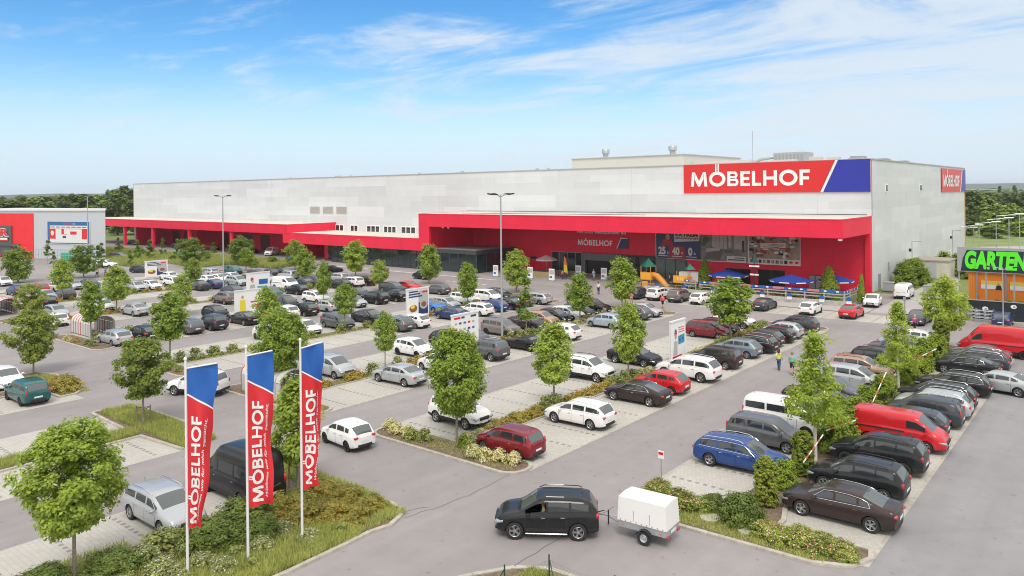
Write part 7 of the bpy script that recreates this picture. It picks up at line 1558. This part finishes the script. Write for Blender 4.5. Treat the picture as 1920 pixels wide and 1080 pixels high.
# garden centre sign, orange containers and black fence
GX, GY = -15.4, 96.6
s_ = thing('garden_centre', 'orange sheet wall of a garden centre with advert panels', 'shop', (GX, GY, 0))
def rib_shade(h):
    s = h.n('ShaderNodeSeparateXYZ'); h.t.links.new(h.tc, s.inputs[0]); v = h.m('FRACT', h.m('DIVIDE', s.outputs[0], .22)); h.t.links.new(h.scale((.88, .24, .015), h.rng(v, 0, .35, .82, 1.0)), h.b.inputs['Base Color'])  # darker stripe per rib paints its shade; the sheet is flat
m_ora = nodemat('orange_sheet', rib_shade, .5)
m2 = MB(); m2.box((.5, 3.4, 0), (22, 7, 4.9)); m2.build('wall', m_ora, s_)
for q in range(8): m2 = MB(); m2.box((1.25 + q * 2.75, 3.28, .0), (1.45 + q * 2.75, 3.4, 5.0)); m2.build('post', m_grey, s_)
for q in range(7):
    m2 = MB(); x = 1.75 + q * 2.75; m2.box((x, 3.34, 3.05), (x + 2.1, 3.39, 3.95), 0); m2.box((x, 3.33, 3.55), (x + 2.1, 3.338, 3.95), 1); blob(m2, x + 1.68, 3.62, .12, .14, 2, 3.325); m2.add([(x + 1.35, 3.32, 3.0), (x + 2.0, 3.32, 3.0), (x + 1.9, 3.32, 3.5), (x + 1.5, 3.32, 3.5)], [(0, 1, 2, 3)], 3)
    m2.build('advert', [m_swhite, mat('advert_yellow', (.78, .62, .06), .5), m_skin, m_black, m_sred], s_)
m2 = MB(); m2.box((0.3, 3.2, 4.9), (22, 7.1, 5.05)); m2.build('top_rail', m_grey, s_)
s_ = thing('garden_sign', 'long dark sign with bright green GARTENCENTER letters', 'sign', (GX, GY, 0))
m2 = MB(); m2.box((-.2, .9, 5.1), (22, 1.1, 7.85)); m2.build('panel', mat('sign_grey', (.33, .33, .35), .5), s_); m2 = MB(); m2.prism([(.15, 5.2), (22, 5.2), (22, 7.55), (.75, 7.55), (.35, 6.6)], 0, .03, 0, Matrix(((1, 0, 0, 0), (0, 0, -1, .89), (0, 1, 0, 0), (0, 0, 0, 1)))); m2.build('dark_field', mat('sign_darkblue', (.010, .025, .04), .4), s_)
m2 = MB(); m2.text('GARTENCENTER', .55, 5.45, 2.05, 0, Matrix.Translation((0, .84, 0)), bold=.055, width=11.3, ext=.05, shear=.14); m2.build('lettering', mat('sign_green', (.10, .80, .02), .4), s_)
for q in range(9): m2 = MB(); m2.box((-.15 + q * 2.6, 1.12, 0), (0 + q * 2.6, 1.3, 7.8)); m2.build('post', m_grey, s_)
s_ = thing('black_fence', 'black screened fence below the orange garden centre', 'fence', (GX, GY - .4, .12)); m2 = MB(); m2.box((1.0, .2, 0), (20, .25, 2.0)); m2.build('screen', mat('black_screen', (.016, .022, .026), .8, noise=.3, nscale=1), s_)
m2 = MB(); m2.box((.9, .15, 2.0), (20, .3, 2.08)); m2.build('top_rail', m_galv, s_)
for q in range(8): m2 = MB(); m2.box((1 + q * 2.6, .26, 0), (1.08 + q * 2.6, .34, 2.05)); m2.build('post', m_galv, s_)
rr = random.Random(6)
for q in range(14): shrub('darkbush', GX + 3.6 + q * 1.0, GY + .9, .42, .55, 'clipped green plant in the planter above the black fence', 'plants above the black fence', z=1.75)
m2 = MB(); m2.box((GX + 3, GY + .5, .12), (GX + 18, GY + 1.3, 1.8)); tag(m2.build('planter', m_black), 'long black planter behind the black fence', 'planter')
def trolley(x, y, z, rz): 
    m2 = MB()
    for a in (0, .35, .7): m2.tube([(-.4, -.25, .3 + a), (.4, -.25, .4 + a), (.4, .25, .4 + a), (-.4, .25, .3 + a), (-.4, -.25, .3 + a)], .025, 4)
    for p in ((-.4, -.25), (.4, -.25), (.4, .25), (-.4, .25)): m2.tube([(p[0], p[1], 0), (p[0], p[1], 1.1)], .02, 4)
    o = m2.build('trolley', m_galv, None, False, (x, y, z), (0, 0, R(rz))); tag(o, 'wire plant trolley stacked left of the black fence', 'trolley', 'trolleys by the garden centre')
for q in range(12): trolley(GX - 1.0 + (q % 6) * .8, GY - 1.4 + (q // 6) * .9, .12, q * 5)
for x, z in ((2.6, 1.2), (5.2, 1.6), (8.0, 1.1), (9.4, 1.5)): m2 = MB(); blob(m2, 0, 0, .28, .22, 0, -.02); blob(m2, .05, -.02, .12, .1, 1, -.03); o = m2.build('small_sign', [m_swhite, mat('strip_pink', (.55, .20, .24), .6)], None, False, (GX + x, GY - .25, z + .1)); tag(o, 'small white round sign fixed to the black fence', 'sign', 'round signs on the black fence')
# sheds / ramp with awning right behind
s_ = thing('market_roof', 'white sloping shade roof on slim posts behind the garden sign', 'shade roof', (-20, 158, 0)); m2 = MB(); m2.add([(0, 0, 1.6), (22, -12, 7.0), (26, 0, 7.0), (4, 14, 1.8)], [(0, 1, 2, 3)]); m2.build('roof', mat('shade_white', (.66, .66, .66), .6), s_); m2 = MB(); m2.box((0, -.2, 0), (25, 0, 1.5), 0, Matrix.Rotation(R(-26), 4, 'Z')); m2.build('parapet', mat('ramp_grey', (.40, .40, .40), .8), s_)
for q, (px, d, h) in enumerate([(1825, 172, 5.4), (1835, 158, 6.6), (1867, 150, 7.6), (1891, 142, 8.7), (1911, 136, 9.6)]):
    x, y = pol(px, d); s_ = thing('street_lamp', 'slim white lamp post in the row behind the garden sign', 'street lamp', (x, y, 0), R(200), 'lamp posts behind the garden sign'); MB().tube([(0, 0, 0), (0, 0, h)], .07, 6).build('pole', m_galv, s_); MB().tube([(0, 0, h), (3.6, 0, h - .35)], .07, 6).build('arm', m_galv, s_); m2 = MB(); m2.bbox((0, 0, h + .05), (1.6, .5, .2), .4); m2.build('lamp_head', m_swhite, s_)
sheet('lawn', [pol(1800, 175), pol(1990, 175), pol(1990, 300), pol(1790, 300)], .004, mat('mown_lawn', (.19, .24, .07), .95, noise=.2, nscale=.2), 'yellowish lawn behind the white building')
sheet('far_path', [pol(1800, 168), pol(1990, 168), pol(1990, 185), pol(1800, 185)], .010, m_walk, 'pale path in front of the lawn')
# near wire fence at the bottom
s_ = thing('wire_fence', 'green wire mesh fence round the near corner island', 'fence', (0, 0, 0)); fp = [(-19.3, 18.0), (-17.6, 20.7), (-16.8, 22.3), (-14.1, 22.5), (-12.6, 20.5)]; m_gw = mat('fence_green', (.012, .06, .035), .5)
for p in fp: MB().tube([(p[0], p[1], 0), (p[0], p[1], 1.15)], .028, 8).build('post', m_gw, s_, 60)
MB().tube([(fp[2][0], fp[2][1], 1.05), (fp[2][0] + .75, fp[2][1] - .5, 0)], .02, 6).build('brace', m_gw, s_); MB().tube([(fp[1][0], fp[1][1], 1.0), (fp[1][0] - .35, fp[1][1] - .6, 0)], .02, 6).build('brace', m_gw, s_)
m2 = MB()
for a, b in zip(fp, fp[1:]):
    A, B = Vector((*a, 0)), Vector((*b, 0)); L_ = (B - A).length; sag = lambda t_: -.12 * math.sin(math.pi * t_)
    for z in (.95, .7, .45, .2): m2.tube([A.lerp(B, k / 6) + Vector((0, 0, z + sag(k / 6))) for k in range(7)], .0035, 3, cap=False)
    k = int(L_ / .14)
    for q in range(k):
        t0, t1 = q / k, min(1, q / k + .25); 
        m2.tube([A.lerp(B, t0) + Vector((0, 0, .12)), A.lerp(B, t1) + Vector((0, 0, .92 + sag(t1)))], .0022, 3, cap=False); m2.tube([A.lerp(B, t1) + Vector((0, 0, .12)), A.lerp(B, t0) + Vector((0, 0, .92 + sag(t0)))], .0022, 3, cap=False)
m2.build('mesh', m_gw, s_)
# round shaft covers in the rose bed
for x, y, lab in ((-14.6, 31.2, 'round concrete shaft cover left in the rose bed'), (-12.8, 31.0, 'round concrete shaft cover beside the large rose bush')): m2 = MB(); m2.lathe([(.45, 0), (.45, .12), (0, .13)], 20, 'z', (x, y, 0)); tag(m2.build('shaft_cover', m_conc, None, 40), lab, 'shaft cover')
# blue waste bin under the canopy
m2 = MB(); m2.bbox((0, 0, .55), (.9, .7, 1.1), .15); o = m2.build('blue_bin', mat('bin_blue', (.01, .22, .6), .5), None, False, (-145.6, 98.8, 0)); tag(o, 'bright blue bin before the red column by the delivery van', 'bin')
# ------------------------------------------------------------------ air
hz_ = MB(); hz_.box((-4700, -1400, -1.5), (4700, 7400, 60)); ho = hz_.build('haze', []); 
hm_ = bpy.data.materials.new('haze_volume'); hm_.use_nodes = True; t = hm_.node_tree; t.nodes.clear(); pv = t.nodes.new('ShaderNodeVolumePrincipled'); pv.inputs['Color'].default_value = (.80, .88, 1, 1); pv.inputs['Density'].default_value = .00012; pv.inputs['Anisotropy'].default_value = 0
ou = t.nodes.new('ShaderNodeOutputMaterial'); t.links.new(pv.outputs[0], ou.inputs['Volume']); ho.data.materials.clear(); ho.data.materials.append(hm_); ho['kind'] = 'stuff'; ho['label'] = 'thin pale air haze'
for k_, p_ in PROTO.items():
    for ch in list(p_.children_recursive): bpy.data.objects.remove(ch)
    bpy.data.objects.remove(p_)
